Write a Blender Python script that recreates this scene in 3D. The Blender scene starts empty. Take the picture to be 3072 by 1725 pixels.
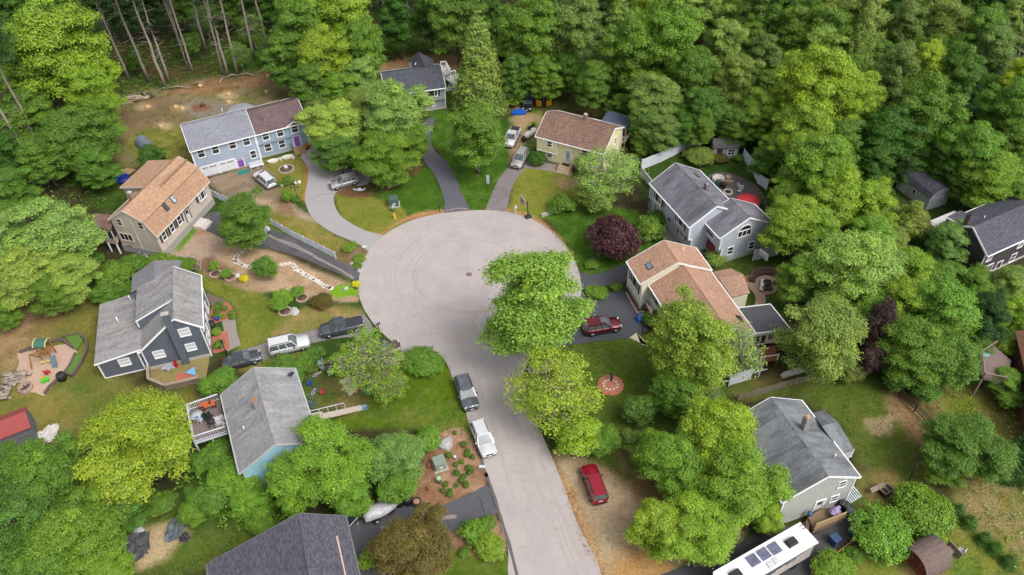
import bpy, math, random
import numpy as np
from mathutils import Vector, Matrix
R = math.radians
rnd = random.Random(7)
sc = bpy.context.scene
COL = sc.collection
# ---------------------------------------------------------------- camera, sky, sun, exposure
CAMH = 74.0
PITCH, ROLL, FPX = R(43.38), R(-1.746), 2412.0 / 3072.0      # focal length as a fraction of picture width
fw = np.array([0, math.cos(PITCH), -math.sin(PITCH)])
up0 = np.array([0, math.sin(PITCH), math.cos(PITCH)]); rt0 = np.array([1.0, 0, 0])
rt = math.cos(ROLL) * rt0 + math.sin(ROLL) * up0
up = -math.sin(ROLL) * rt0 + math.cos(ROLL) * up0
cam_d = bpy.data.cameras.new("camera"); cam = bpy.data.objects.new("camera", cam_d); COL.objects.link(cam)
cam_d.sensor_width = 36; cam_d.lens = FPX * 36; cam_d.clip_start = 0.5; cam_d.clip_end = 3000
cam.matrix_world = Matrix(((rt[0], up[0], -fw[0], 0), (rt[1], up[1], -fw[1], 0), (rt[2], up[2], -fw[2], CAMH), (0, 0, 0, 1)))
sc.camera = cam
SUN_AZ, SUN_EL = R(128), R(52)          # azimuth measured from +Y (away from camera) towards +X
w = bpy.data.worlds.new("World"); sc.world = w; w.use_nodes = True
nt = w.node_tree; bg = nt.nodes["Background"]
sky = nt.nodes.new("ShaderNodeTexSky"); sky.sky_type = 'NISHITA'; sky.sun_disc = False
sky.sun_elevation = SUN_EL; sky.sun_rotation = SUN_AZ; sky.air_density = 0.8; sky.dust_density = 4.0; sky.ozone_density = 0.6
hs = nt.nodes.new("ShaderNodeHueSaturation"); hs.inputs["Saturation"].default_value = 0.25
nt.links.new(sky.outputs[0], hs.inputs["Color"]); nt.links.new(hs.outputs[0], bg.inputs[0]); bg.inputs[1].default_value = 0.15
sd = bpy.data.lights.new("sun", 'SUN'); sd.energy = 0.95; sd.angle = R(24); sd.color = (1, .96, .9)
sun = bpy.data.objects.new("sun", sd); COL.objects.link(sun)
sdir = Vector((math.sin(SUN_AZ) * math.cos(SUN_EL), math.cos(SUN_AZ) * math.cos(SUN_EL), math.sin(SUN_EL)))
sun.rotation_euler = sdir.to_track_quat('Z', 'Y').to_euler(); sun.location = (0, 0, 200)
sc.view_settings.view_transform = 'Standard'; sc.view_settings.look = 'None'; sc.view_settings.exposure = 0.66; sc.view_settings.gamma = 1
sc.render.engine = 'CYCLES'
sc.render.resolution_x = 1024; sc.render.resolution_y = 575
# ---------------------------------------------------------------- picture survey -> ground positions
DW, DH = 2576.0, 1446.4
FD = FPX * DW
CAMP = np.array([0, 0, CAMH])
def ray(x, y): return fw + rt * ((x - DW / 2) / FD) + up * ((DH / 2 - y) / FD)
def G(x, y, z=0.0):
    d = ray(x, y); t = (z - CAMH) / d[2]; return Vector(CAMP + d * t)
def depth(x, y, z=0.0): d = ray(x, y); return (z - CAMH) / d[2]
def zoom(s, ox, oy): return lambda x, y: ((ox + x / s) / 1.19255, (oy + y / s) / 1.19255)
def heading(a, b, z=0.0):
    p, q = G(*a, z), G(*b, z); return math.atan2(q.y - p.y, q.x - p.x)
# ---------------------------------------------------------------- colour + materials
def lin(c): c /= 255.0; return c / 12.92 if c <= .04045 else ((c + .055) / 1.055) ** 2.4
ALB = 0.80
def C(r, g, b, k=1.0): return (min(.9, lin(r) * ALB * k), min(.9, lin(g) * ALB * k), min(.9, lin(b) * ALB * k), 1)
MC = {}
def newmat(name):
    m = bpy.data.materials.new(name); m.use_nodes = True
    t = m.node_tree; b = t.nodes["Principled BSDF"]; return m, t, b
def nd(t, typ, **kw):
    n = t.nodes.new(typ)
    for k, v in kw.items():
        if k[0] == '_': setattr(n, k[1:], v)
        else: n.inputs[k.replace('__', ' ')].default_value = v
    return n
def mixc(t, fac, a, b, mode='MIX'):
    n = t.nodes.new("ShaderNodeMix"); n.data_type = 'RGBA'; n.blend_type = mode
    for i, v in ((0, fac), (6, a), (7, b)):
        if hasattr(v, 'links'): t.links.new(v, n.inputs[i])
        else: n.inputs[i].default_value = v
    return n.outputs[2]
def ramp(t, src, p0, p1, c0=(0, 0, 0, 1), c1=(1, 1, 1, 1)):
    n = t.nodes.new("ShaderNodeValToRGB"); e = n.color_ramp.elements
    e[0].position, e[1].position = p0, p1; e[0].color, e[1].color = c0, c1
    t.links.new(src, n.inputs[0]); return n.outputs[0]
def noise(t, coord, scale, detail=4, vec=None, rough=.6):
    n = nd(t, "ShaderNodeTexNoise", Scale=scale, Detail=detail, Roughness=rough)
    if vec is not None:
        mp = nd(t, "ShaderNodeMapping", Scale=vec); t.links.new(coord, mp.inputs[0]); coord = mp.outputs[0]
    t.links.new(coord, n.inputs[0]); return n.outputs[0]
def mul(c, k): return (c[0] * k, c[1] * k, c[2] * k, 1)
def M(name, col, rough=.7, var=.12, scale=6.0, metal=0.0, bump=0.0, spec=.4, detail=4, big=0.0):
    if name in MC: return MC[name]
    m, t, b = newmat(name); tc = nd(t, "ShaderNodeTexCoord").outputs["Object"]
    o = noise(t, tc, scale, detail)
    c = mixc(t, ramp(t, o, .3, .7), mul(col, 1 - var), mul(col, 1 + var))
    if big: c = mixc(t, ramp(t, noise(t, tc, scale * .12, 3), .35, .7), c, mixc(t, 1.0, c, (1 - big, 1 - big, 1 - big, 1), 'MULTIPLY'))
    t.links.new(c, b.inputs["Base Color"]); b.inputs["Roughness"].default_value = rough; b.inputs["Metallic"].default_value = metal
    b.inputs["Specular IOR Level"].default_value = spec
    if bump:
        bn = nd(t, "ShaderNodeBump", Strength=bump, Distance=.05); t.links.new(o, bn.inputs["Height"]); t.links.new(bn.outputs[0], b.inputs["Normal"])
    MC[name] = m; return m
def paint(name, col, rough=.28, coat=.6, metal=.2):
    if name in MC: return MC[name]
    m, t, b = newmat(name); tc = nd(t, "ShaderNodeTexCoord").outputs["Object"]
    c = mixc(t, ramp(t, noise(t, tc, 3, 5), .35, .75), mul(col, .93), mul(col, 1.05))
    t.links.new(c, b.inputs["Base Color"]); b.inputs["Roughness"].default_value = rough; b.inputs["Coat Weight"].default_value = coat; b.inputs["Coat Roughness"].default_value = .08; b.inputs["Metallic"].default_value = metal
    MC[name] = m; return m
def glassy(name, col, rough=.08):
    if name in MC: return MC[name]
    m, t, b = newmat(name); tc = nd(t, "ShaderNodeTexCoord").outputs["Object"]
    c = mixc(t, ramp(t, noise(t, tc, 1.5, 2), .3, .7), mul(col, .7), mul(col, 1.3))
    t.links.new(c, b.inputs["Base Color"]); b.inputs["Roughness"].default_value = rough; b.inputs["Specular IOR Level"].default_value = .9
    MC[name] = m; return m
def siding(name, col, pitch=.13):
    col = tuple(min(.85, c * 1.3) for c in col[:3]) + (1,)
    if name in MC: return MC[name]
    m, t, b = newmat(name); tc = nd(t, "ShaderNodeTexCoord").outputs["Object"]
    sx = nd(t, "ShaderNodeSeparateXYZ"); t.links.new(tc, sx.inputs[0])
    mu = nd(t, "ShaderNodeMath", _operation='MULTIPLY'); mu.inputs[1].default_value = 1 / pitch; t.links.new(sx.outputs[2], mu.inputs[0])
    fr = nd(t, "ShaderNodeMath", _operation='FRACT'); t.links.new(mu.outputs[0], fr.inputs[0])
    g = ramp(t, fr.outputs[0], 0.0, .16, (.78, .78, .78, 1), (1, 1, 1, 1))
    base = mixc(t, ramp(t, noise(t, tc, .9, 5), .3, .7), mul(col, .93), mul(col, 1.05))
    dirt = mixc(t, ramp(t, noise(t, tc, 2.2, 4, (1, 1, .25)), .45, .8), base, mul(col, .82))
    t.links.new(mixc(t, 1.0, dirt, g, 'MULTIPLY'), b.inputs["Base Color"]); b.inputs["Roughness"].default_value = .65
    bn = nd(t, "ShaderNodeBump", Strength=.35, Distance=.02); t.links.new(fr.outputs[0], bn.inputs["Height"]); t.links.new(bn.outputs[0], b.inputs["Normal"])
    MC[name] = m; return m
def shingle(name, col, col2=None, stain=.0, speck=.25, row=.15, wid=.32, light=0.0):
    """asphalt shingles in UV metres: u along the eave, v up the slope"""
    if name in MC: return MC[name]
    m, t, b = newmat(name); uv = nd(t, "ShaderNodeTexCoord").outputs["UV"]
    br = nd(t, "ShaderNodeTexBrick", Scale=1.0, Color1=mul(col, 1 - speck), Color2=mul(col2 or col, 1 + speck * .8), Mortar=mul(col, .62), _offset=.5)
    br.inputs["Mortar Size"].default_value = .012; br.inputs["Brick Width"].default_value = wid; br.inputs["Row Height"].default_value = row; br.inputs["Bias"].default_value = -.1
    t.links.new(uv, br.inputs[0]); c = br.outputs[0]
    c = mixc(t, ramp(t, noise(t, uv, 6, 6), .3, .7), mixc(t, 1.0, c, (.92, .92, .92, 1), 'MULTIPLY'), c)
    c = mixc(t, ramp(t, noise(t, uv, .25, 3), .35, .7), c, mixc(t, 1.0, c, (.88, .87, .86, 1), 'MULTIPLY'))
    if stain:
        s = noise(t, uv, 1.0, 5, (.55, .16, 1)); s2 = noise(t, uv, 1.0, 5, (2.4, .3, 1))
        c = mixc(t, ramp(t, s, .43, .6), c, mixc(t, 1.0, c, (1 - stain, 1 - stain, 1 - stain * .95, 1), 'MULTIPLY'))
        c = mixc(t, ramp(t, s2, .46, .66), c, mixc(t, 1.0, c, (1 - stain * .45,) * 3 + (1,), 'MULTIPLY'))
    if light: c = mixc(t, ramp(t, noise(t, uv, 1.0, 6, (1.2, .35, 1)), .5, .72), c, mixc(t, light, c, C(205, 203, 200)))
    t.links.new(c, b.inputs["Base Color"]); b.inputs["Roughness"].default_value = .9; b.inputs["Specular IOR Level"].default_value = .25
    bn = nd(t, "ShaderNodeBump", Strength=.4, Distance=.03); t.links.new(br.outputs[1], bn.inputs["Height"]); bn.invert = True; t.links.new(bn.outputs[0], b.inputs["Normal"])
    MC[name] = m; return m
def pavement(name, col, var=.1, crack=.0, patch=.12, agg=40):
    if name in MC: return MC[name]
    m, t, b = newmat(name); tc = nd(t, "ShaderNodeTexCoord").outputs["Object"]
    c = mixc(t, ramp(t, noise(t, tc, agg, 3), .3, .7), mul(col, 1 - var), mul(col, 1 + var))
    c = mixc(t, ramp(t, noise(t, tc, .35, 5), .4, .68), c, mixc(t, 1.0, c, (1 - patch, 1 - patch, 1 - patch * .9, 1), 'MULTIPLY'))
    c = mixc(t, ramp(t, noise(t, tc, 2.1, 6), .42, .75), c, mixc(t, 1.0, c, (1 - patch * .6,) * 3 + (1,), 'MULTIPLY'))
    if crack:
        v = nd(t, "ShaderNodeTexVoronoi", Scale=.42, _feature='DISTANCE_TO_EDGE')
        nn = nd(t, "ShaderNodeTexNoise", Scale=1.6, Detail=5); t.links.new(tc, nn.inputs[0])
        ad = mixc(t, .12, tc, nn.outputs[1], 'ADD'); t.links.new(ad, v.inputs[0])
        k = ramp(t, v.outputs[0], .004, .014, (crack, crack, crack, 1), (0, 0, 0, 1))
        c = mixc(t, k, c, mul(col, .45))
    t.links.new(c, b.inputs["Base Color"]); b.inputs["Roughness"].default_value = .88; b.inputs["Specular IOR Level"].default_value = .3
    MC[name] = m; return m
def leafmat(name, trans=.3, hue=.0, dead=0.0):
    if name in MC: return MC[name]
    m, t, b = newmat(name); oi = nd(t, "ShaderNodeObjectInfo"); at = nd(t, "ShaderNodeAttribute", _attribute_name="var")
    v = at.outputs["Color"]; sp = nd(t, "ShaderNodeSeparateColor"); t.links.new(v, sp.inputs[0])
    lo = mixc(t, 1.0, oi.outputs["Color"], (.5, .56, .62, 1), 'MULTIPLY'); hi = mixc(t, 1.0, oi.outputs["Color"], (1.26, 1.18, .9, 1), 'MULTIPLY')
    c = mixc(t, sp.outputs[0], lo, hi)
    c = mixc(t, ramp(t, sp.outputs[1], .55, 1.0), c, mixc(t, 1.0, c, (1.25, 1.18, .95, 1), 'MULTIPLY'))
    t.links.new(c, b.inputs["Base Color"]); b.inputs["Roughness"].default_value = .5; b.inputs["Specular IOR Level"].default_value = .35
    tr = nd(t, "ShaderNodeBsdfTranslucent"); tcol = mixc(t, 1.0, c, (1.06, 1.15, .5, 1), 'MULTIPLY'); t.links.new(tcol, tr.inputs[0])
    mx = nd(t, "ShaderNodeMixShader"); mx.inputs[0].default_value = trans
    t.links.new(b.outputs[0], mx.inputs[1]); t.links.new(tr.outputs[0], mx.inputs[2]); t.links.new(mx.outputs[0], t.nodes["Material Output"].inputs[0])
    MC[name] = m; return m
# ---------------------------------------------------------------- mesh builder
class MB:
    def __init__(s): s.v = []; s.f = []; s.uv = []; s.mi = []; s.sm = []
    def add(s, vs, fs, uvs=None, mi=0, smooth=False):
        o = len(s.v); s.v += [tuple(p) for p in vs]
        for k, f in enumerate(fs):
            s.f.append(tuple(i + o for i in f)); s.mi.append(mi); s.sm.append(smooth)
            s.uv.append(uvs[k] if uvs else None)
        return s
    def box(s, c, d, rz=0.0, mi=0, taper=1.0, tilt=None):
        x, y, z = d[0] / 2, d[1] / 2, d[2] / 2; k = taper
        P = [(-x, -y, -z), (x, -y, -z), (x, y, -z), (-x, y, -z), (-x * k, -y * k, z), (x * k, -y * k, z), (x * k, y * k, z), (-x * k, y * k, z)]
        m = Matrix.Translation(c) @ Matrix.Rotation(rz, 4, 'Z')
        if tilt: m = m @ Matrix.Rotation(tilt[0], 4, 'X') @ Matrix.Rotation(tilt[1], 4, 'Y')
        return s.add([m @ Vector(p) for p in P], [(3, 2, 1, 0), (4, 5, 6, 7), (0, 1, 5, 4), (1, 2, 6, 5), (2, 3, 7, 6), (3, 0, 4, 7)], mi=mi)
    def bar(s, a, b, w, h=None, mi=0):
        a, b = Vector(a), Vector(b); h = h or w; d = (b - a)
        if d.length < 1e-6: return s
        dn = d.normalized(); u = Vector((0, 0, 1))
        sd_ = dn.cross(u); sd_ = sd_.normalized() if sd_.length > 1e-3 else Vector((1, 0, 0)); u = sd_.cross(dn)
        P = [p + sd_ * (i * w / 2) + u * (j * h / 2) for p in (a, b) for i, j in ((-1, -1), (1, -1), (1, 1), (-1, 1))]
        return s.add(P, [(0, 1, 2, 3), (7, 6, 5, 4), (0, 4, 5, 1), (1, 5, 6, 2), (2, 6, 7, 3), (3, 7, 4, 0)], mi=mi)
    def tube(s, pts, rad, n=6, mi=0, cap=True):
        pts = [Vector(p) for p in pts]; rs = rad if isinstance(rad, (list, tuple)) else [rad] * len(pts)
        V = []; 
        for i, p in enumerate(pts):
            d = (pts[min(i + 1, len(pts) - 1)] - pts[max(i - 1, 0)]).normalized()
            a = d.cross(Vector((0, 0, 1))); a = a.normalized() if a.length > 1e-2 else Vector((1, 0, 0)); b_ = d.cross(a)
            V += [p + (a * math.cos(k * 2 * math.pi / n) + b_ * math.sin(k * 2 * math.pi / n)) * rs[i] for k in range(n)]
        F = [(i * n + k, i * n + (k + 1) % n, (i + 1) * n + (k + 1) % n, (i + 1) * n + k) for i in range(len(pts) - 1) for k in range(n)]
        if cap: F += [tuple(range(n - 1, -1, -1)), tuple((len(pts) - 1) * n + k for k in range(n))]
        return s.add(V, F, mi=mi, smooth=n > 6)
    def lathe(s, c, prof, n=14, mi=0, cap=True):
        c = Vector(c); V = [c + Vector((r_ * math.cos(k * 2 * math.pi / n), r_ * math.sin(k * 2 * math.pi / n), z)) for r_, z in prof for k in range(n)]
        F = [(i * n + k, i * n + (k + 1) % n, (i + 1) * n + (k + 1) % n, (i + 1) * n + k) for i in range(len(prof) - 1) for k in range(n)]
        if cap: F += [tuple(range(n - 1, -1, -1)), tuple((len(prof) - 1) * n + k for k in range(n))]
        return s.add(V, F, mi=mi, smooth=True)
    def prism(s, poly, z0, z1, mi=0, side_mi=None):
        n = len(poly); a = sum(poly[i][0] * poly[(i + 1) % n][1] - poly[(i + 1) % n][0] * poly[i][1] for i in range(n))
        if a < 0: poly = list(poly)[::-1]
        V = [(p[0], p[1], z0) for p in poly] + [(p[0], p[1], z1) for p in poly]
        s.add(V, [tuple(range(n, 2 * n))], mi=mi); o = len(s.v) - 2 * n
        for i in range(n): s.f.append((o + i, o + (i + 1) % n, o + n + (i + 1) % n, o + n + i)); s.uv.append(None); s.mi.append(mi if side_mi is None else side_mi); s.sm.append(False)
        s.f.append(tuple(o + i for i in range(n - 1, -1, -1))); s.uv.append(None); s.mi.append(mi); s.sm.append(False)
        return s
    def slab(s, P, th=.14, mi=0, udir=None):
        """roof plate: polygon P (3D, top face, counter-clockwise from above), UV in metres"""
        P = [Vector(p) for p in P]; n = len(P)
        nr = Vector((0, 0, 0))
        for i in range(n): nr += P[i].cross(P[(i + 1) % n])
        nr.normalize()
        if nr.z < 0: P = P[::-1]; nr = -nr
        h = Vector((nr.x, nr.y, 0)); vdir = Vector((-nr.x, -nr.y, 0)); 
        vd = (vdir - nr * vdir.dot(nr)); vd = vd.normalized() if vd.length > 1e-4 else Vector((0, 1, 0)); ud = vd.cross(nr).normalized()
        uv = [(p.dot(ud), p.dot(vd)) for p in P]; Q = [p - Vector((0, 0, th)) for p in P]
        s.add(P + Q, [tuple(range(n)), tuple(range(2 * n - 1, n - 1, -1))] + [((i + 1) % n, i, n + i, n + (i + 1) % n) for i in range(n)], uvs=[uv, uv[::-1]] + [[(0, 0)] * 4] * n, mi=mi)
        return s
    def build(s, name, mats, parent=None, loc=None):
        me = bpy.data.meshes.new(name); me.from_pydata(s.v, [], s.f)
        for m in (mats if isinstance(mats, (list, tuple)) else [mats]): me.materials.append(m)
        me.polygons.foreach_set("material_index", s.mi); me.polygons.foreach_set("use_smooth", s.sm)
        if any(u is not None for u in s.uv):
            l = me.uv_layers.new(name="UVMap"); k = 0; arr = []
            for f, u in zip(s.f, s.uv):
                arr += [c for p in (u or [(0, 0)] * len(f)) for c in p]
            l.data.foreach_set("uv", arr)
        me.update(); me.validate()
        o = bpy.data.objects.new(name, me); COL.objects.link(o)
        if parent: o.parent = parent
        if loc is not None: o.location = loc
        return o
def thing(name, label, cat, loc=(0, 0, 0), rz=0.0, group=None):
    o = bpy.data.objects.new(name, None); COL.objects.link(o); o.location = loc; o.rotation_euler = (0, 0, rz)
    o.empty_display_size = .3; o["label"] = label; o["category"] = cat
    if group: o["group"] = group
    return o
def solo(name, mb, mats, label, cat, loc=(0, 0, 0), rz=0.0, group=None):
    o = mb.build(name, mats); o.location = loc; o.rotation_euler = (0, 0, rz); o["label"] = label; o["category"] = cat
    if group: o["group"] = group
    return o
def setting(name, mb, mats):
    o = mb.build(name, mats); o["kind"] = "structure"; return o
def smooth(P, closed=True, n=6):
    out = []; m = len(P); rng = range(m if closed else m - 1)
    for i in rng:
        p = [np.array(P[(i + k) % m] if closed else P[min(max(i + k, 0), m - 1)], float) for k in (-1, 0, 1, 2)]
        for j in range(n):
            t = j / n; out.append(tuple(.5 * (2 * p[1] + (p[2] - p[0]) * t + (2 * p[0] - 5 * p[1] + 4 * p[2] - p[3]) * t * t + (3 * p[1] - p[0] - 3 * p[2] + p[3]) * t ** 3)))
    if not closed: out.append(tuple(P[-1]))
    return out
def gpoly(P, z=0.0, sm=True): return [tuple(G(x, y, z))[:2] for x, y in (smooth(P) if sm else P)]
def ribbon(mb, P, wd, z, mi=0, closed=False, sm=4, jit=0.0):
    Q = [G(x, y, 0) for x, y in smooth(P, closed, sm)]
    if closed: Q.append(Q[0])
    for q in Q: q.x += rnd.uniform(-jit, jit); q.y += rnd.uniform(-jit, jit)
    V = []
    for i, p in enumerate(Q):
        d = (Q[min(i + 1, len(Q) - 1)] - Q[max(i - 1, 0)]); d = Vector((-d.y, d.x, 0)).normalized(); k = wd / 2 * rnd.uniform(.7, 1.25)
        V += [(p.x + d.x * k, p.y + d.y * k, z), (p.x - d.x * k, p.y - d.y * k, z)]
    mb.add(V, [(2 * i, 2 * i + 1, 2 * i + 3, 2 * i + 2) for i in range(len(Q) - 1)], mi=mi)
WHITE = M("white_trim", C(248, 248, 250, 1.1), .5, .03)
GLASS = glassy("window_glass", (.03, .035, .04, 1))
BLACK = M("black_plastic", C(48, 48, 52), .6, .2)
DARKMETAL = M("dark_metal", C(70, 72, 76), .4, .1, metal=.5)
WOODG = M("weathered_wood", C(150, 136, 124), .85, .25, 9)
WOODT = M("tan_timber", C(176, 148, 112), .85, .22, 9)
CONC = M("concrete", C(188, 182, 174), .9, .12, 5)
STONE = M("stone", C(168, 160, 152), .9, .35, 5, bump=.5)
# ---------------------------------------------------------------- ground sheet: one mesh, surface colours by what grows or lies there
def axis(lo, hi, st, far): 
    a = list(np.arange(lo, hi + .01, st)); return np.array([-far, -far * .6, lo - 60, lo - 25, lo - 8] + a + [hi + 8, hi + 25, hi + 60, far * .6, far])
gx, gy = axis(-105, 112, .42, 1500.0), axis(30, 178, .42, 1500.0)
X, Y = np.meshgrid(gx, gy); PX, PY = X.ravel(), Y.ravel(); rng = np.random.RandomState(3)
def vnoise(sc_, seed, oct_=4):
    out = np.zeros_like(PX); amp, tot = 1.0, 0.0
    for o in range(oct_):
        g = np.random.RandomState(seed + o).rand(257, 257); fx, fy = (PX / sc_ * 2 ** o + 1000.3), (PY / sc_ * 2 ** o + 1000.7)
        ix, iy = np.floor(fx).astype(int), np.floor(fy).astype(int); u, v = fx - ix, fy - iy; u, v = u * u * (3 - 2 * u), v * v * (3 - 2 * v)
        q = lambda a, b_: g[(ix + a) % 257, (iy + b_) % 257]
        out += amp * ((q(0, 0) * (1 - u) + q(1, 0) * u) * (1 - v) + (q(0, 1) * (1 - u) + q(1, 1) * u) * v); tot += amp; amp *= .55
    return out / tot
NZ1, NZ2, NZ3 = vnoise(9, 11), vnoise(3, 31), vnoise(1.2, 71)
def inside(poly):
    P = np.array(poly); n = len(P); ins = np.zeros(len(PX), bool); dist = np.full(len(PX), 1e9)
    x0, x1, y0, y1 = P[:, 0].min() - 9, P[:, 0].max() + 9, P[:, 1].min() - 9, P[:, 1].max() + 9
    k = np.where((PX > x0) & (PX < x1) & (PY > y0) & (PY < y1))[0]; qx, qy = PX[k], PY[k]; i_ = np.zeros(len(k), bool); d_ = np.full(len(k), 1e9)
    for i in range(n):
        a, b_ = P[i], P[(i + 1) % n]; ex, ey = b_ - a
        c = ((a[1] > qy) != (b_[1] > qy)) & (qx < (b_[0] - a[0]) * (qy - a[1]) / ((b_[1] - a[1]) + 1e-12) + a[0]); i_ ^= c
        t = np.clip(((qx - a[0]) * ex + (qy - a[1]) * ey) / (ex * ex + ey * ey + 1e-9), 0, 1)
        d_ = np.minimum(d_, np.hypot(qx - a[0] - t * ex, qy - a[1] - t * ey))
    sd = np.full(len(PX), -1e9); sd[k] = np.where(i_, d_, -d_); return sd
GC = np.zeros((len(PX), 3)); 
def c3(r, g, b, k=1.0): return np.array(C(r, g, b, k)[:3])
DK, GR = c3(70, 66, 44), c3(62, 90, 34)
GC[:] = DK; m_ = np.clip((NZ1 - .42) * 6, 0, 1)[:, None]; GC = GC * (1 - m_) + GR * m_
def ground(P, col, feather=1.0, k=1.0, rough=1.6, sm=True, col2=None):
    sd = inside(gpoly(P, 0, sm)); n = (NZ2 * .6 + NZ3 * .4 - .5) * 2
    w_ = np.clip((sd + n * rough) / feather + .5, 0, 1) * k; w_ = (w_ * w_ * (3 - 2 * w_))[:, None] if k == 1 else w_[:, None]
    c = np.array(col)[None, :]
    if col2 is not None: q = np.clip((NZ2 * .5 + NZ3 * .5 - .5) * 5 + .5, 0, 1)[:, None]; c = c * (1 - q) + np.array(col2)[None, :] * q
    GC[:] = GC * (1 - w_) + c * w_
LUSH, LUSH2 = c3(68, 108, 26), c3(90, 130, 38)
MIX1, MIX2 = c3(118, 128, 52), c3(98, 118, 40)
DRY, DRY2 = c3(160, 150, 84), c3(142, 130, 76)
DIRT, DIRT2 = c3(152, 134, 106), c3(132, 116, 88)
PINE, PINE2 = c3(196, 152, 104), c3(170, 140, 112)
MULCH, MULCH2 = c3(166, 122, 100), c3(142, 104, 86)
STRAW, STRAW2 = c3(206, 176, 154), c3(180, 150, 126)
REDM, REDM2 = c3(196, 120, 88), c3(170, 100, 78)
GRAV, GRAV2 = c3(196, 172, 160), c3(176, 150, 138)
SAND, SAND2 = c3(206, 182, 152), c3(188, 164, 134)
BROWN = c3(112, 92, 62)
# woodland edge grass and clearings, far to near
ground([(230, 240), (420, 215), (690, 170), (800, 260), (760, 330), (620, 280), (480, 320), (470, 430), (300, 420), (250, 330)], DIRT, 3, col2=c3(124, 124, 74), rough=3)
ground([(305, 255), (420, 240), (480, 270), (470, 330), (400, 345), (320, 330)], c3(150, 124, 100), 2, col2=DIRT2)
ground([(400, 222), (560, 195), (700, 165), (740, 200), (600, 225), (480, 240)], c3(170, 132, 104), 2, col2=c3(140, 110, 80))
ground([(340, 330), (460, 320), (480, 400), (420, 430), (330, 400)], MIX1, 3, col2=DRY)
ground([(455, 262), (520, 250), (600, 265), (560, 300), (480, 290)], c3(150, 140, 132), 2)
ground([(480, 265), (505, 262), (530, 270), (500, 280)], c3(150, 84, 70), 1, k=.8)
for cx, cy, r_ in ((365, 268, 22), (455, 272, 20), (575, 240, 26), (410, 316, 24), (585, 258, 16), (690, 262, 20)):
    ground([(cx - r_, cy), (cx, cy - r_ * .4), (cx + r_, cy), (cx, cy + r_ * .4)], SAND, 1.2, k=.85, rough=1.2)
ground([(240, 100), (700, 60), (720, 160), (560, 185), (420, 205), (250, 220)], c3(70, 84, 38), 6, col2=c3(96, 76, 52))
ground([(540, 110), (660, 110), (680, 170), (560, 185)], c3(70, 110, 34), 4, k=.8)
ground([(955, 165), (1000, 145), (1060, 135), (1140, 138), (1180, 160), (1175, 185), (1060, 180), (960, 190)], c3(186, 142, 112), 1, rough=.9, col2=c3(150, 130, 84))
ground([(960, 178), (1100, 180), (1190, 185), (1170, 260), (1000, 260)], LUSH, 2)
ground([(950, 100), (1200, 105), (1220, 135), (1000, 140), (940, 160)], c3(70, 104, 34), 4, col2=c3(84, 80, 44))
# centre lots
ground([(1085, 262), (1200, 255), (1290, 330), (1280, 430), (1240, 500), (1225, 526), (1180, 528), (1110, 395), (1080, 330)], LUSH, 1.5, col2=LUSH2)
ground([(1270, 250), (1500, 215), (1600, 300), (1800, 330), (1640, 400), (1500, 470), (1440, 450), (1330, 340)], c3(84, 92, 40), 4, col2=c3(104, 92, 58))
ground([(1290, 280), (1350, 270), (1370, 300), (1340, 380), (1300, 420), (1290, 340)], c3(92, 132, 40), 2, col2=c3(176, 150, 120))
ground([(1300, 300), (1335, 300), (1320, 360), (1335, 425), (1300, 430), (1280, 420)], c3(190, 162, 132), 1.4, rough=1)
ground([(1320, 420), (1440, 440), (1470, 520), (1400, 545), (1330, 548), (1272, 530), (1290, 470)], c3(148, 146, 68), 2, col2=c3(128, 142, 52))
ground([(1405, 450), (1450, 450), (1455, 475), (1410, 470)], c3(178, 152, 118), 1)
ground([(1375, 540), (1460, 520), (1600, 530), (1640, 600), (1620, 680), (1470, 690), (1440, 640), (1400, 580)], LUSH, 1.2, col2=LUSH2, rough=.6)
ground([(1615, 420), (1740, 370), (1860, 380), (1900, 430), (1940, 470), (1920, 540), (1650, 480)], c3(52, 84, 26), 1.5, col2=c3(66, 92, 32))
ground([(1790, 640), (1960, 630), (2000, 740), (1960, 800), (1850, 760)], c3(66, 98, 32), 2, col2=c3(92, 104, 48))
ground([(1440, 870), (1590, 850), (1720, 880), (1880, 940), (1860, 1010), (1760, 1080), (1560, 1120), (1480, 1060), (1420, 950)], c3(84, 108, 38), 2, col2=c3(98, 118, 42))
ground([(1850, 950), (2080, 915), (2060, 960), (1860, 1010)], c3(126, 118, 70), 1.5, col2=c3(90, 110, 44))
ground([(1850, 1010), (2060, 960), (2230, 960), (2340, 1080), (2330, 1230), (2200, 1220), (2120, 1080), (1980, 990)], c3(92, 114, 42), 2, col2=c3(104, 118, 50))
ground([(2160, 1190), (2300, 1160), (2340, 1180), (2310, 1300), (2170, 1330), (2130, 1270)], c3(148, 128, 84), 3, col2=c3(96, 116, 46))
ground([(2240, 960), (2330, 1060), (2340, 1130), (2290, 1110), (2240, 1030)], c3(166, 134, 104), 2, rough=2)
ground([(2190, 1060), (2240, 1050), (2240, 1090), (2200, 1090)], c3(180, 160, 130), 1)
ground([(2340, 960), (2460, 920), (2560, 1050), (2576, 1180), (2450, 1120), (2370, 1080)], c3(128, 128, 62), 4, col2=c3(166, 146, 100))
ground([(2380, 1010), (2440, 990), (2460, 1060), (2400, 1090)], c3(110, 138, 22), 2, k=.8)
ground([(2380, 1230), (2576, 1180), (2576, 1446), (2500, 1400), (2420, 1300)], c3(138, 132, 66), 4, col2=c3(160, 144, 104), rough=3)
ground([(2080, 1400), (2200, 1380), (2300, 1330), (2400, 1300), (2480, 1350), (2560, 1446), (2080, 1470)], c3(108, 134, 48), 2, col2=c3(138, 140, 66))
ground([(2290, 1420), (2350, 1400), (2360, 1446), (2280, 1450)], c3(168, 146, 112), 1)
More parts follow.
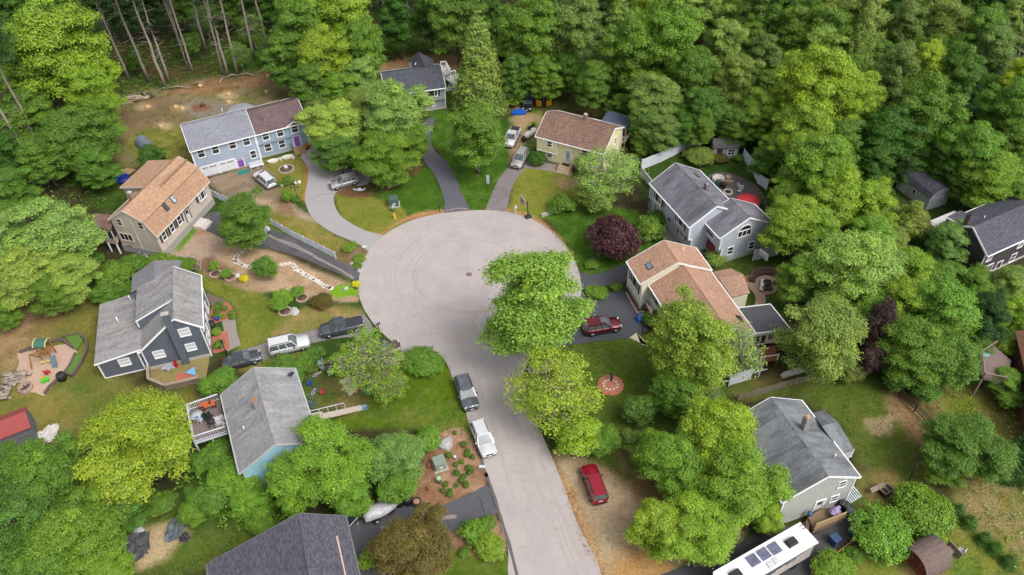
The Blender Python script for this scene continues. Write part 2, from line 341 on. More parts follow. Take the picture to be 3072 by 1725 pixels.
# sandy verge under the lime tree, right of the street
ground([(1395, 1150), (1480, 1130), (1620, 1180), (1680, 1300), (1860, 1330), (1900, 1300), (1840, 1375), (1700, 1430), (1640, 1460), (1520, 1460), (1450, 1320)], c3(200, 176, 154), 1.2, col2=c3(172, 148, 120), rough=.9)
ground([(1550, 1180), (1700, 1200), (1760, 1320), (1640, 1330), (1600, 1280)], c3(150, 122, 92), 3, col2=c3(128, 112, 72))
ground([(1500, 1100), (1640, 1080), (1640, 1180), (1500, 1170)], c3(150, 132, 88), 3, col2=c3(92, 110, 44))
ground([(1405, 1185), (1420, 1190), (1470, 1300), (1525, 1446), (1505, 1446), (1448, 1305)], c3(206, 158, 116), .6, k=.8, rough=.5)
ground([(1560, 1400), (1640, 1395), (1680, 1430), (1560, 1446)], c3(206, 158, 104), 1, k=.9)
ground([(1520, 1290), (1570, 1330), (1540, 1400), (1500, 1380)], c3(212, 188, 160), 2, k=.8)
# left lots
ground([(0, 760), (240, 740), (260, 900), (400, 990), (500, 990), (560, 1030), (470, 1100), (330, 1090), (160, 1110), (60, 1180), (0, 1150)], c3(150, 138, 76), 3, col2=c3(122, 124, 58), rough=3)
ground([(0, 770), (160, 760), (120, 830), (60, 900), (0, 930)], c3(146, 120, 84), 3, col2=c3(176, 146, 116))
ground([(180, 950), (300, 990), (360, 1060), (240, 1090), (180, 1040)], c3(96, 120, 44), 4, k=.8)
ground([(80, 1110), (180, 1080), (200, 1160), (100, 1200)], c3(140, 116, 84), 3)
ground([(230, 440), (330, 430), (400, 400), (400, 480), (300, 530), (230, 520)], c3(56, 88, 28), 3, col2=c3(72, 98, 36))
ground([(500, 680), (620, 700), (700, 770), (850, 800), (900, 790), (830, 815), (700, 850), (600, 885), (590, 780), (515, 730)], c3(138, 142, 62), 1.2, col2=c3(112, 130, 46), rough=.8)
ground([(780, 770), (900, 780), (905, 800), (800, 825), (700, 850), (690, 835)], c3(176, 150, 108), 1.5, col2=c3(142, 138, 74))
ground([(425, 640), (460, 600), (520, 560), (570, 590), (610, 620), (560, 660), (510, 675), (450, 655)], GRAV, .7, col2=GRAV2, rough=.4)
ground([(500, 570), (530, 560), (540, 585), (510, 590)], c3(190, 140, 110), .8)
ground([(470, 572), (498, 566), (500, 574), (455, 628), (440, 632)], c3(110, 150, 48), .5, rough=.3)
ground([(575, 625), (680, 630), (760, 665), (860, 705), (900, 720), (900, 745), (870, 740), (830, 760), (745, 740), (620, 730), (560, 700), (540, 670)], STRAW, .8, col2=STRAW2, rough=.6)
ground([(500, 655), (560, 650), (600, 690), (620, 720), (560, 705), (515, 690)], c3(170, 140, 118), 1, col2=c3(140, 112, 92))
ground([(835, 725), (870, 715), (898, 728), (895, 748), (850, 750), (832, 740)], c3(128, 178, 40), .5, rough=.3)
ground([(850, 750), (900, 745), (898, 758), (860, 760)], c3(190, 160, 138), .5, rough=.3)
ground([(525, 450), (600, 425), (655, 405), (690, 430), (700, 480), (735, 505), (790, 555), (740, 548), (690, 530), (630, 510), (560, 490)], c3(164, 144, 132), 1, col2=c3(142, 122, 106), rough=.7)
ground([(640, 500), (740, 520), (800, 560), (740, 552), (680, 535)], c3(190, 168, 150), 1.2)
ground([(655, 405), (700, 395), (745, 385), (768, 405), (775, 450), (768, 500), (740, 505), (705, 480), (690, 440)], c3(146, 144, 72), .8, col2=c3(126, 126, 58), rough=.6)
ground([(765, 400), (775, 400), (778, 460), (770, 510), (762, 500), (770, 450)], c3(196, 138, 84), .5, rough=.3)
ground([(700, 490), (730, 505), (750, 545), (690, 530)], c3(150, 126, 100), 1)
ground([(690, 535), (790, 560), (870, 605), (925, 632), (900, 660), (850, 640), (760, 600), (660, 540)], c3(158, 146, 82), 1, col2=c3(134, 132, 64), rough=.8)
ground([(665, 565), (700, 575), (780, 615), (840, 645), (848, 655), (800, 640), (740, 607), (670, 575)], c3(112, 146, 42), .5, rough=.3)
ground([(848, 640), (880, 605), (920, 625), (925, 660), (905, 690), (860, 665)], c3(158, 132, 108), .8, col2=c3(128, 110, 76))
ground([(843, 500), (858, 488), (985, 500), (1025, 550), (960, 592), (920, 585), (870, 560)], c3(150, 146, 66), .6, col2=c3(126, 138, 54), rough=.5)
ground([(850, 480), (870, 468), (930, 470), (938, 492), (900, 497), (855, 490)], c3(128, 92, 72), .5, rough=.3)
ground([(935, 492), (1000, 470), (1070, 420), (1095, 450), (1118, 530), (1050, 542), (1030, 540), (990, 510)], LUSH, .6, col2=c3(78, 118, 28), rough=.3)
ground([(820, 360), (1010, 380), (1060, 420), (960, 480), (900, 470)], c3(70, 84, 34), 2, col2=c3(120, 96, 66))
ground([(1040, 538), (1122, 528), (1122, 536), (1010, 560), (960, 595), (955, 588)], c3(206, 150, 112), .35, k=.85, rough=.3)
ground([(1232, 522), (1300, 530), (1380, 568), (1440, 640), (1432, 650), (1370, 585), (1290, 545), (1230, 535)], c3(210, 158, 122), .35, k=.85, rough=.35)
# front lawn left of the street
ground([(1000, 870), (1110, 890), (1165, 1010), (1205, 1120), (1110, 1085), (960, 1080), (850, 1070), (830, 1010), (960, 960)], c3(92, 120, 20), 1.2, col2=c3(110, 134, 34), rough=.8)
ground([(880, 1040), (1000, 1020), (1180, 1040), (1200, 1090), (1100, 1085), (1000, 1070)], c3(126, 136, 58), 1.5, col2=c3(92, 124, 38))
ground([(760, 930), (900, 900), (1000, 900), (960, 960), (900, 1040), (800, 1040), (770, 990)], c3(140, 126, 84), 2, col2=c3(96, 112, 48))
ground([(600, 920), (760, 885), (800, 900), (700, 925), (640, 935)], c3(166, 140, 104), 1.2, col2=c3(130, 122, 64))
ground([(1110, 1085), (1180, 1090), (1222, 1215), (1170, 1245), (1105, 1275), (1030, 1262), (1070, 1150)], c3(192, 156, 136), .4, col2=c3(160, 118, 96), rough=.3)
ground([(1130, 1340), (1200, 1318), (1245, 1300), (1275, 1385), (1220, 1415), (1160, 1395), (1130, 1360)], c3(192, 156, 136), .4, col2=c3(156, 116, 92), rough=.3)
ground([(1050, 1400), (1160, 1395), (1230, 1415), (1278, 1390), (1300, 1446), (1050, 1470)], c3(88, 112, 34), .6, col2=c3(104, 124, 44))
ground([(240, 1290), (440, 1280), (700, 1300), (560, 1446), (200, 1460)], c3(96, 116, 44), 4, col2=c3(116, 124, 54), rough=3)
ground([(385, 1320), (470, 1305), (475, 1350), (440, 1380), (420, 1410), (350, 1440), (330, 1400), (340, 1340)], SAND, 1.2, col2=SAND2, rough=1.1)
ground([(500, 1130), (700, 1110), (740, 1250), (640, 1330), (450, 1330), (470, 1220)], c3(60, 92, 30), 4, col2=c3(78, 104, 36))
gm, t, b = newmat("ground_cover"); at = nd(t, "ShaderNodeAttribute", _attribute_name="cover"); tc = nd(t, "ShaderNodeTexCoord").outputs["Object"]
c = at.outputs["Color"]
c = mixc(t, ramp(t, noise(t, tc, 5.0, 6), .3, .7), mixc(t, 1.0, c, (.72, .76, .72, 1), 'MULTIPLY'), mixc(t, 1.0, c, (1.2, 1.16, 1.1, 1), 'MULTIPLY'))
c = mixc(t, ramp(t, noise(t, tc, 1.1, 5), .4, .66), c, mixc(t, 1.0, c, (1.09, 1.02, .97, 1), 'MULTIPLY'))
c = mixc(t, ramp(t, noise(t, tc, 2.3, 7, None, .75), .36, .62), mixc(t, 1.0, c, (.7, .78, .68, 1), 'MULTIPLY'), mixc(t, 1.0, c, (1.16, 1.1, 1.06, 1), 'MULTIPLY'))
c = mixc(t, ramp(t, noise(t, tc, .55, 6, None, .7), .5, .72), c, mixc(t, .2, c, C(164, 158, 120)))
c = mixc(t, ramp(t, noise(t, tc, 18, 3), .35, .65), mixc(t, 1.0, c, (.8, .82, .8, 1), 'MULTIPLY'), c)
t.links.new(c, b.inputs["Base Color"]); b.inputs["Roughness"].default_value = .95; b.inputs["Specular IOR Level"].default_value = .15
bn = nd(t, "ShaderNodeBump", Strength=.7, Distance=.12); t.links.new(noise(t, tc, 7, 5), bn.inputs["Height"]); t.links.new(bn.outputs[0], b.inputs["Normal"])
ny, nx = X.shape; me = bpy.data.meshes.new("ground"); ii = (np.arange(ny - 1)[:, None] * nx + np.arange(nx - 1)[None, :]).ravel()
F = np.stack([ii, ii + 1, ii + nx + 1, ii + nx], 1); me.vertices.add(len(PX)); me.vertices.foreach_set("co", np.stack([PX, PY, np.zeros_like(PX)], 1).ravel())
me.loops.add(F.size); me.loops.foreach_set("vertex_index", F.ravel()); me.polygons.add(len(F)); me.polygons.foreach_set("loop_start", np.arange(0, F.size, 4)); me.update(calc_edges=True)
ca = me.color_attributes.new("cover", 'FLOAT_COLOR', 'POINT'); ca.data.foreach_set("color", np.concatenate([GC, np.ones((len(PX), 1))], 1).ravel().astype(np.float32))
me.materials.append(gm); go = bpy.data.objects.new("ground", me); COL.objects.link(go); go["kind"] = "structure"
# ---------------------------------------------------------------- street and drives
ROADM = pavement("aged_asphalt", C(189, 179, 176), .12, .0, .12)
SEAM = M("sealed_seam", C(166, 155, 150), .9, .15, 5)
RUST = M("needle_filled_seam", C(198, 160, 128), .9, .2, 4)
left = [(1300, 1470), (1278, 1380), (1255, 1300), (1232, 1215), (1205, 1140), (1183, 1080), (1165, 1010), (1142, 960), (1118, 905), (1080, 885), (1020, 905), (985, 905), (1003, 875), (975, 850), (945, 820), (920, 785), (905, 750), (902, 715), (906, 685), (916, 652), (935, 622), (956, 600), (992, 575), (1040, 553), (1105, 538), (1180, 530), (1235, 529), (1290, 536), (1340, 553), (1388, 583), (1424, 620), (1448, 660), (1460, 700), (1462, 740), (1445, 790), (1405, 835), (1360, 875), (1325, 915), (1318, 960)]
right = [(1330, 1010), (1348, 1060), (1380, 1130), (1405, 1190), (1450, 1310), (1508, 1470)]
mb = MB(); mb.prism(gpoly(left + right), -.3, .03)
ring = [(1180 + 140 * math.cos(a), 694 + 91 * math.sin(a)) for a in np.linspace(0, 2 * math.pi, 26)[:-1]]
ribbon(mb, ring, .10, .034, 1, True, 3, .05)
ribbon(mb, [(1180 + 186 * math.cos(a), 694 + 126 * math.sin(a)) for a in np.linspace(2.6, 5.2, 12)], .08, .034, 1, False, 3, .05)
ribbon(mb, [(1060, 770), (1100, 780), (1180, 788), (1240, 780), (1290, 760)], .12, .0345, 2, False, 4, .04)
for pl in ([(1192, 787), (1196, 800), (1190, 815), (1205, 840), (1200, 870), (1225, 900)], [(1110, 846), (1145, 846), (1150, 862), (1163, 880), (1172, 905)], [(903, 672), (980, 668), (1042, 665)], [(1060, 630), (1050, 610), (1020, 590), (1010, 570)], [(1178, 615), (1176, 690)],
           [(905, 850), (980, 820), (1040, 795), (1065, 785)], [(990, 820), (1060, 840), (1090, 838), (1130, 850)], [(1235, 900), (1210, 905), (1190, 920)], [(1190, 965), (1230, 940), (1300, 945)], [(1205, 1070), (1260, 1050), (1330, 1045)], [(1250, 1145), (1300, 1135), (1370, 1130)],
           [(1300, 1385), (1345, 1360), (1400, 1330), (1450, 1318)], [(1395, 665), (1420, 650), (1455, 648)], [(1300, 590), (1330, 570), (1350, 555)], [(1070, 790), (1085, 830), (1080, 860)], [(1060, 730), (1100, 700), (1180, 692)], [(1290, 640), (1330, 660), (1380, 668)], [(1420, 1270), (1405, 1300), (1440, 1400), (1460, 1470)], [(1030, 640), (1050, 700), (1040, 760), (1065, 810)], [(1270, 980), (1285, 1030), (1320, 1100), (1340, 1180), (1380, 1300)]):
    ribbon(mb, pl, .055, .035, 1, False, 5, .12)
for pl in ([(1192, 787), (1196, 800), (1190, 815), (1205, 840)], [(1112, 846), (1146, 847), (1151, 862), (1160, 876)]): ribbon(mb, pl, .09, .039, 2, False, 4, .04)
TYRE_W = M("worn_track", C(181, 171, 168), .9, .08, 2)
for sx, sy, a0, a1 in ((232, 152, 2.4, 5.6), (212, 139, 3.0, 5.0), (196, 128, 2.6, 3.9), (160, 104, 3.3, 5.2)): ribbon(mb, [(1180 + sx * math.cos(a), 700 + sy * math.sin(a)) for a in np.linspace(a0, a1, 14)], .3, .032, 3, False, 3, .1)
for dx in (0, 34, 70, 104): ribbon(mb, [(1185 + dx * .75, 900), (1215 + dx * .8, 1000), (1250 + dx * .86, 1100), (1285 + dx * .95, 1220), (1330 + dx, 1340), (1375 + dx * 1.1, 1470)], .42, .0325, 3, False, 3, .12)
for cx, cy, r_ in ((1165, 830, .9), (1175, 845, .6), (1250, 1010, .5), (1290, 1180, .4), (1330, 1400, .5), (1080, 700, .4)): p = G(cx, cy); mb.lathe((p.x, p.y, .033), [(r_, 0), (.01, .0003)], 9, 3, cap=False)
setting("road", mb, [ROADM, SEAM, RUST, TYRE_W])
mb = MB(); mb.lathe(G(1180, 690, .031), [(.42, 0), (.42, .012), (.38, .016)], 20); solo("manhole_cover", mb, M("cast_iron", C(132, 112, 108), .7, .2, 20), "round brown iron manhole cover in the middle of the turning circle", "manhole")
mb = MB(); ribbon(mb, [(1222, 1190), (1240, 1240), (1262, 1310), (1285, 1385), (1306, 1470)], .32, .045, 0, False, 4); ribbon(mb, [(1196, 1090), (1210, 1150), (1225, 1200)], .3, .045, 0); setting("asphalt_kerb", mb, pavement("kerb_asphalt", C(108, 104, 104), .12))
def drive(name, P, mat, z=.018, extra=None, sm=True):
    mb = MB(); mb.prism(gpoly(P, 0, sm), -.3, z)
    mats = [mat, M("drive_crack", C(52, 50, 52), .9, .1), M("dusty_track", C(150, 140, 134), .9, .2, 3)]
    for k, pl in enumerate(extra or []): ribbon(mb, pl[1], pl[2], z + .004 * (k + 1), pl[0], False, 5, .08)
    setting(name, mb, mats)
drive("driveway", [(757, 392), (771, 415), (776, 440), (772, 468), (767, 495), (772, 522), (790, 552), (830, 582), (870, 600), (905, 616), (932, 634), (950, 615), (972, 596), (920, 580), (880, 560), (855, 540), (843, 518), (840, 497), (848, 482), (880, 470), (925, 462), (930, 435), (880, 425), (830, 408), (812, 380), (802, 352), (785, 358), (778, 375)], pavement("grey_asphalt", C(172, 168, 168), .06, 0, .06), .02, [(1, [(838, 486), (800, 492), (790, 500)], .05)])
drive("driveway", [(925, 718), (895, 708), (850, 687), (795, 663), (735, 640), (675, 625), (620, 618), (575, 607), (530, 585), (500, 575), (515, 545), (540, 533), (600, 540), (650, 555), (690, 578), (745, 600), (800, 630), (850, 655), (890, 675), (920, 690)], pavement("worn_asphalt", C(104, 102, 106), .16, .8, .3), .019, [(2, [(600, 565), (680, 595), (760, 630), (830, 665), (890, 700)], .35), (2, [(690, 600), (740, 615), (800, 650)], .25), (1, [(760, 660), (790, 640), (800, 630)], .06), (1, [(640, 610), (720, 640), (800, 672)], .08)])
drive("driveway", [(1122, 536), (1118, 505), (1107, 470), (1092, 438), (1072, 412), (1058, 392), (1052, 370), (1060, 320), (1075, 300), (1095, 300), (1085, 330), (1085, 360), (1096, 382), (1114, 396), (1135, 425), (1152, 460), (1166, 495), (1180, 532)], pavement("dark_asphalt", C(104, 104, 112), .12, .3, .12), .022, [(2, [(1122, 530), (1150, 524), (1176, 526)], .3)])
drive("driveway", [(1225, 531), (1232, 500), (1250, 460), (1268, 432), (1290, 408), (1300, 385), (1322, 390), (1318, 425), (1300, 450), (1285, 480), (1270, 532)], pavement("patched_asphalt", C(142, 132, 132), .14, .6, .2), .021)
drive("driveway", [(1450, 695), (1500, 690), (1575, 665), (1592, 690), (1560, 712), (1500, 722), (1485, 748), (1530, 738), (1575, 733), (1600, 770), (1625, 800), (1628, 828), (1600, 845), (1560, 853), (1480, 862), (1430, 868), (1395, 870), (1440, 800)], pavement("new_asphalt", C(84, 86, 92), .08, 0, .06), .023, None)
drive("driveway", [(915, 792), (880, 803), (835, 816), (780, 832), (700, 852), (640, 872), (585, 888), (560, 915), (580, 925), (640, 912), (700, 893), (770, 868), (840, 852), (935, 838)], pavement("old_asphalt", C(150, 145, 146), .16, .7, .25), .02, [(2, [(900, 805), (800, 838), (700, 870), (600, 900)], .4), (2, [(880, 830), (800, 855), (700, 885)], .3)])
drive("driveway", [(1020, 895), (985, 885), (930, 890), (860, 905), (850, 925), (900, 930), (980, 910)], pavement("old_asphalt", C(150, 145, 146)), .02)
drive("driveway", [(1225, 1222), (1180, 1245), (1140, 1260), (1095, 1277), (1050, 1272), (1000, 1268), (940, 1285), (885, 1305), (870, 1380), (890, 1470), (960, 1470), (1010, 1400), (1090, 1360), (1140, 1335), (1190, 1312), (1248, 1294), (1240, 1262)], pavement("dark_asphalt2", C(98, 98, 104), .1, .35, .14), .021, [(1, [(1200, 1245), (1212, 1265), (1218, 1290)], .07), (1, [(1100, 1280), (1120, 1300), (1135, 1330)], .05), (2, [(1150, 1300), (1050, 1310), (960, 1330)], .5)])
drive("driveway", [(1620, 1475), (1700, 1432), (1790, 1395), (1850, 1375), (1900, 1340), (1960, 1320), (2050, 1345), (2090, 1300), (2140, 1290), (2165, 1315), (2140, 1355), (2080, 1400), (2010, 1475)], pavement("black_asphalt", C(82, 82, 84), .12, 0, .16), .021)
# brick and stone walks
drive("walkway", [(558, 806), (592, 798), (596, 835), (606, 868), (572, 884), (565, 840)], shingle("paver_walk", C(200, 190, 182), None, 0, .1, .2, .2), .03, sm=False)
drive("walkway", [(1640, 500), (1660, 520), (1690, 570), (1740, 620), (1790, 640), (1780, 660), (1740, 650), (1700, 610), (1650, 560), (1630, 520)], M("paver_dark", C(108, 100, 98), .9, .15, 6), .02)
drive("walkway", [(1653, 580), (1690, 568), (1738, 640), (1716, 640), (1700, 650)], M("concrete_walk", C(164, 150, 142), .9, .12, 3), .034, sm=False)
drive("walkway", [(1330, 398), (1380, 410), (1420, 418), (1440, 430), (1430, 442), (1380, 430), (1320, 420)], M("flag_walk", C(150, 136, 132), .9, .15, 3), .02)
drive("walkway", [(1870, 700), (1905, 690), (1925, 745), (1920, 772), (1890, 790), (1860, 792), (1895, 770), (1900, 745), (1885, 725)], M("brick_walk", C(186, 156, 134), .9, .14, 5), .03)
drive("patio", [(1895, 715), (1915, 690), (1945, 688), (1962, 710), (1950, 735), (1920, 740)], M("brick_patio", C(166, 142, 124), .9, .14, 5), .035)
drive("patio", [(1780, 445), (1830, 435), (1900, 465), (1930, 520), (1880, 520), (1800, 500)], M("patio_stone", C(110, 100, 98), .9, .15, 5), .03)
drive("walkway", [(1583, 850), (1601, 838), (1622, 858), (1612, 866), (1630, 872)], M("concrete_slab", C(214, 200, 176), .9, .06, 3), .05, sm=False)
# ---------------------------------------------------------------- houses
class House:
    def __init__(s, name, label, x0, y0, yaw, L, W, ze, zr, rr=.5, dz=0.0, ins=.35, gin=.18, cat="house"):
        s.r = thing(name, label, cat, (x0, y0, 0), R(yaw)); s.yaw = R(yaw); s.o = np.array([x0, y0, 0.0]); s.L, s.W, s.ze, s.zr, s.rr, s.dz, s.ins, s.gin = L, W, ze, zr, rr, dz, ins, gin
        s.sf = (zr - ze) / (W * rr); s.sb = (zr - ze - dz) / (W * (1 - rr))
    def loc(s, p): c, n = math.cos(-s.yaw), math.sin(-s.yaw); x, y = p[0] - s.o[0], p[1] - s.o[1]; return Vector((c * x - n * y, n * x + c * y, p[2]))
    def rl(s, px): 
        d = ray(*px); c, n = math.cos(-s.yaw), math.sin(-s.yaw); return s.loc(CAMP), Vector((c * d[0] - n * d[1], n * d[0] + c * d[1], d[2]))
    def hit(s, px, p0, nrm):
        o, d = s.rl(px); p0, nrm = Vector(p0), Vector(nrm); t = (p0 - o).dot(nrm) / d.dot(nrm); return o + d * t
    def zat(s, y): return s.ze + s.sf * y if y <= s.W * s.rr else s.ze + s.dz + s.sb * (s.W - y)
    def planes(s): 
        return {'f': ((0, s.ins, 0), (0, -1, 0)), 'b': ((0, s.W - s.ins, 0), (0, 1, 0)), 'l': ((s.gin, 0, 0), (-1, 0, 0)), 'r': ((s.L - s.gin, 0, 0), (1, 0, 0))}
    def shell(s, wall, roofm, trim=WHITE, y0=None, y1=None, found=.35, garrison=None, ridgecap=True, name='wall', x0=None, x1=None, fmat=CONC):
        y0 = s.ins if y0 is None else y0; y1 = s.W - s.ins if y1 is None else y1; a = s.gin if x0 is None else x0; b = s.L - s.gin if x1 is None else x1
        up_ = lambda y: s.zat(y) - .2
        mb = MB(); yr = s.W * s.rr
        prof = [(y0, 0), (y1, 0), (y1, up_(y1)), (yr, s.zr - .2), (y0, up_(y0))]
        if garrison: prof = [(y0 + .45, 0), (y1, 0), (y1, up_(y1)), (yr, s.zr - .2), (y0, up_(y0)), (y0, garrison), (y0 + .45, garrison)]
        n = len(prof); V = [(a, y, z) for y, z in prof] + [(b, y, z) for y, z in prof]
        mb.add(V, [tuple(range(n)), tuple(range(2 * n - 1, n - 1, -1))] + [((i + 1) % n, i, n + i, n + (i + 1) % n) for i in range(n)])
        s.wallo = mb.build(name, wall, s.r)
        mb = MB(); mb.slab([(0, 0, s.ze), (s.L, 0, s.ze), (s.L, yr, s.zr), (0, yr, s.zr)], .16); mb.slab([(0, yr, s.zr), (s.L, yr, s.zr), (s.L, s.W, s.ze + s.dz), (0, s.W, s.ze + s.dz)], .16)
        s.roof = mb.build("roof", roofm, s.r)
        if ridgecap:
            m2 = MB(); m2.slab([(0, yr - .16, s.zr + .02 - .16 * s.sf), (s.L, yr - .16, s.zr + .02 - .16 * s.sf), (s.L, yr, s.zr + .04), (0, yr, s.zr + .04)], .03); m2.slab([(0, yr, s.zr + .04), (s.L, yr, s.zr + .04), (s.L, yr + .16, s.zr + .02 - .16 * s.sb), (0, yr + .16, s.zr + .02 - .16 * s.sb)], .03)
            m2.build("ridge_cap", roofm, s.roof)
        for x in (-.03, s.L + .03):
            mb = MB(); mb.bar((x, -.02, s.ze - .11), (x, yr, s.zr - .11), .06, .24); mb.bar((x, yr, s.zr - .11), (x, s.W + .02, s.ze + s.dz - .11), .06, .24); mb.build("rake_board", trim, s.r)
        for y, z in ((-.07, s.ze), (s.W + .07, s.ze + s.dz)): mb = MB(); mb.box((s.L / 2, y, z - .10), (s.L + .06, .13, .14)); mb.build("gutter", trim, s.r)
        for x in (a, b):
            for y in (y0, y1):
                yy = y + .45 if garrison and y == y0 else y; mb = MB()
                mb.box((x, yy, up_(y) / 2 if not (garrison and y == y0) else garrison / 2), (.14, .14, up_(y) if not (garrison and y == y0) else garrison))
                if garrison and y == y0: mb.box((x, y, (garrison + up_(y)) / 2), (.14, .14, up_(y) - garrison))
                mb.build("corner_board", trim, s.r)
        if found:
            mb = MB(); g0 = y0 + (.45 if garrison else 0); mb.box(((a + b) / 2, (g0 + y1) / 2, found / 2), (b - a + .08, y1 - g0 + .08, found)); mb.build("foundation", fmat, s.r)
        return s
    def window(s, face, px, w=.8, h=1.3, frame=WHITE, shut=None, kind='dh', depth_=0.0, off=0.0, pl=None, arch=False, pane=None, name='window', center=None):
        p0, nrm = pl or s.planes()[face]; nrm = Vector(nrm); p0 = Vector(p0) + nrm * off
        p = Vector(center) if center else s.hit(px, p0, nrm); u = Vector((-nrm.y, nrm.x, 0)); z = Vector((0, 0, 1))
        def rect(mb, cx, cz, ww, hh, d0, d1):
            c = p + u * cx + z * cz; P = [c + u * (i * ww / 2) + z * (j * hh / 2) + nrm * d for d in (d0, d1) for i, j in ((-1, -1), (1, -1), (1, 1), (-1, 1))]
            mb.add(P, [(3, 2, 1, 0), (4, 5, 6, 7), (0, 1, 5, 4), (1, 2, 6, 5), (2, 3, 7, 6), (3, 0, 4, 7)])
        mb = MB(); t = .11; D1 = .07 + depth_
        rect(mb, 0, h / 2 + t / 2, w + 2 * t, t, -.02, D1); rect(mb, 0, -h / 2 - t / 2, w + 2 * t, t * 1.2, -.02, D1 + .03)
        for k in (-1, 1): rect(mb, k * (w / 2 + t / 2), 0, t, h, -.02, D1)
        if kind == 'dh': rect(mb, 0, 0, w, .06, -.01, D1 - .015)
        if kind == 'tri':
            for k in (-1, 1): rect(mb, k * w / 6, 0, .09, h, -.01, D1 - .012)
        if kind == 'pic':
            for k in (-1, 1): rect(mb, k * w * .28, 0, .08, h, -.01, D1 - .012)
        if kind == 'grid':
            for k in (-1, 0, 1): rect(mb, k * w / 4, 0, .04, h, -.01, D1 - .012)
            for k in (-1, 0, 1): rect(mb, 0, k * h / 4, w, .04, -.01, D1 - .016)
        if kind == 'door':
            rect(mb, 0, 0, w, .08, -.01, D1 - .012)
        fo = mb.build(name, frame, s.r)
        mb = MB(); rect(mb, 0, 0, w, h, -.03, .022 + depth_ * .9); mb.build("pane", pane or GLASS, fo)
        if shut:
            for k in (-1, 1):
                mb = MB(); rect(mb, k * (w / 2 + t + .2), 0, .36, h + .12, -.01, .05); mb.build("shutter", shut, s.r)
        return p
    def panel(s, name, face, px, w, h, mat, frame=WHITE, lites=None, off=0.0, parent=None, pl=None, center=None, knob=True):
        """door: frame, leaf, optional lights"""
        p0, nrm = pl or s.planes()[face]; nrm = Vector(nrm); p0 = Vector(p0) + nrm * off
        p = Vector(center) if center else s.hit(px, p0, nrm); u = Vector((-nrm.y, nrm.x, 0)); z = Vector((0, 0, 1))
        def rect(mb, cx, cz, ww, hh, d0, d1):
            c = p + u * cx + z * cz; P = [c + u * (i * ww / 2) + z * (j * hh / 2) + nrm * d for d in (d0, d1) for i, j in ((-1, -1), (1, -1), (1, 1), (-1, 1))]
            mb.add(P, [(3, 2, 1, 0), (4, 5, 6, 7), (0, 1, 5, 4), (1, 2, 6, 5), (2, 3, 7, 6), (3, 0, 4, 7)])
        mb = MB(); rect(mb, 0, 0, w, h, -.03, .03); d = mb.build(name, mat, s.r)
        mb = MB(); t = .13; rect(mb, 0, h / 2 + t / 2, w + 2 * t, t, -.02, .07)
        for k in (-1, 1): rect(mb, k * (w / 2 + t / 2), 0, t, h, -.02, .07)
        mb.build("frame", frame, d)
        if lites == 'garage':
            mb = MB()
            for k in range(8):
                if k in (3,): continue
                rect(mb, (k - 3.5) * w / 9 + (.0), h * .36, w / 12, h * .09, 0, .04)
            mb.build("lights", GLASS, d)
            mb = MB()
            for k in (-.22, .02, .24): rect(mb, 0, k * h - .1, w * .98, .025, 0, .036)
            rect(mb, 0, -.05, .16, .16, .03, .05); mb.build("panel_line", M("shadow_line", C(176, 178, 184), .7), d)
        elif lites == 'mid':
            mb = MB(); rect(mb, 0, h * .28, w * .6, h * .3, 0, .04); mb.build("lights", GLASS, d)
        elif lites == 'full':
            mb = MB(); rect(mb, 0, h * .05, w * .62, h * .78, 0, .04); mb.build("lights", GLASS, d)
        elif lites == 'oval':
            mb = MB(); mb.add([p + u * (.22 * math.cos(a)) + z * (.12 + .62 * math.sin(a)) + nrm * .045 for a in np.linspace(0, 6.283, 17)[:-1]], [tuple(range(16))]); mb.build("lights", glassy("etched_glass", (.25, .3, .33, 1)), d)
        if knob: mb = MB(); rect(mb, w * .38, 0, .08, .1, .02, .09); mb.build("handle", DARKMETAL, d)
        return p
    def chimney(s, px, z, w=.55, d=.55, h=1.4, mat=None, cap=None):
        o, dd = s.rl(px); t = (z - o.z) / dd.z; p = o + dd * t
        mb = MB(); mb.box((p.x, p.y, z - h / 2), (w, d, h)); c = mb.build("chimney", mat, s.roof)
        mb = MB(); mb.box((p.x, p.y, z + .04), (w * .75, d * .75, .1)); mb.box((p.x, p.y, z + .12), (w * .45, d * .45, .1)); c2 = mb.build("chimney_cap", cap or CONC, s.r); c2.parent = s.r
    def vent(s, px, h=.5, r=.06):
        p = s.roofhit(px)
        if p: mb = MB(); mb.tube([p - Vector((0, 0, .1)), p + Vector((0, 0, h))], r, 8); mb.build("vent_pipe", WHITE, s.roof)
    def roofhit(s, px, back=None):
        o, d = s.rl(px); best = None
        for bk in (0, 1):
            n = Vector((0, -s.sf, 1)) if not bk else Vector((0, s.sb, 1)); p0 = Vector((0, 0, s.ze)) if not bk else Vector((0, s.W, s.ze + s.dz))
            t = (p0 - o).dot(n) / d.dot(n); p = o + d * t
            if (p.y <= s.W * s.rr + .05) == (not bk) and (best is None or t < best[0]): best = (t, p, bk)
        return best[1] if best else None
    def skylight(s, px, w=.6, l=1.1, mat=None, frame=None):
        p = s.roofhit(px); sl = s.sf if p.y < s.W * s.rr else -s.sb; a = math.atan(sl)
        mb = MB(); mb.box((0, 0, .05), (w + .14, l + .14, .12)); o = mb.build("skylight", frame or DARKMETAL, s.roof); o.location = p; o.rotation_euler = (a, 0, 0)
        mb = MB(); mb.box((p.x, p.y, 0), (0, 0, 0)); mb = MB(); mb.box((0, 0, .09), (w, l, .06)); g = mb.build("skylight_pane", mat or GLASS, s.r); g.location = p + Vector((0, 0, .0)); g.rotation_euler = (a, 0, 0)
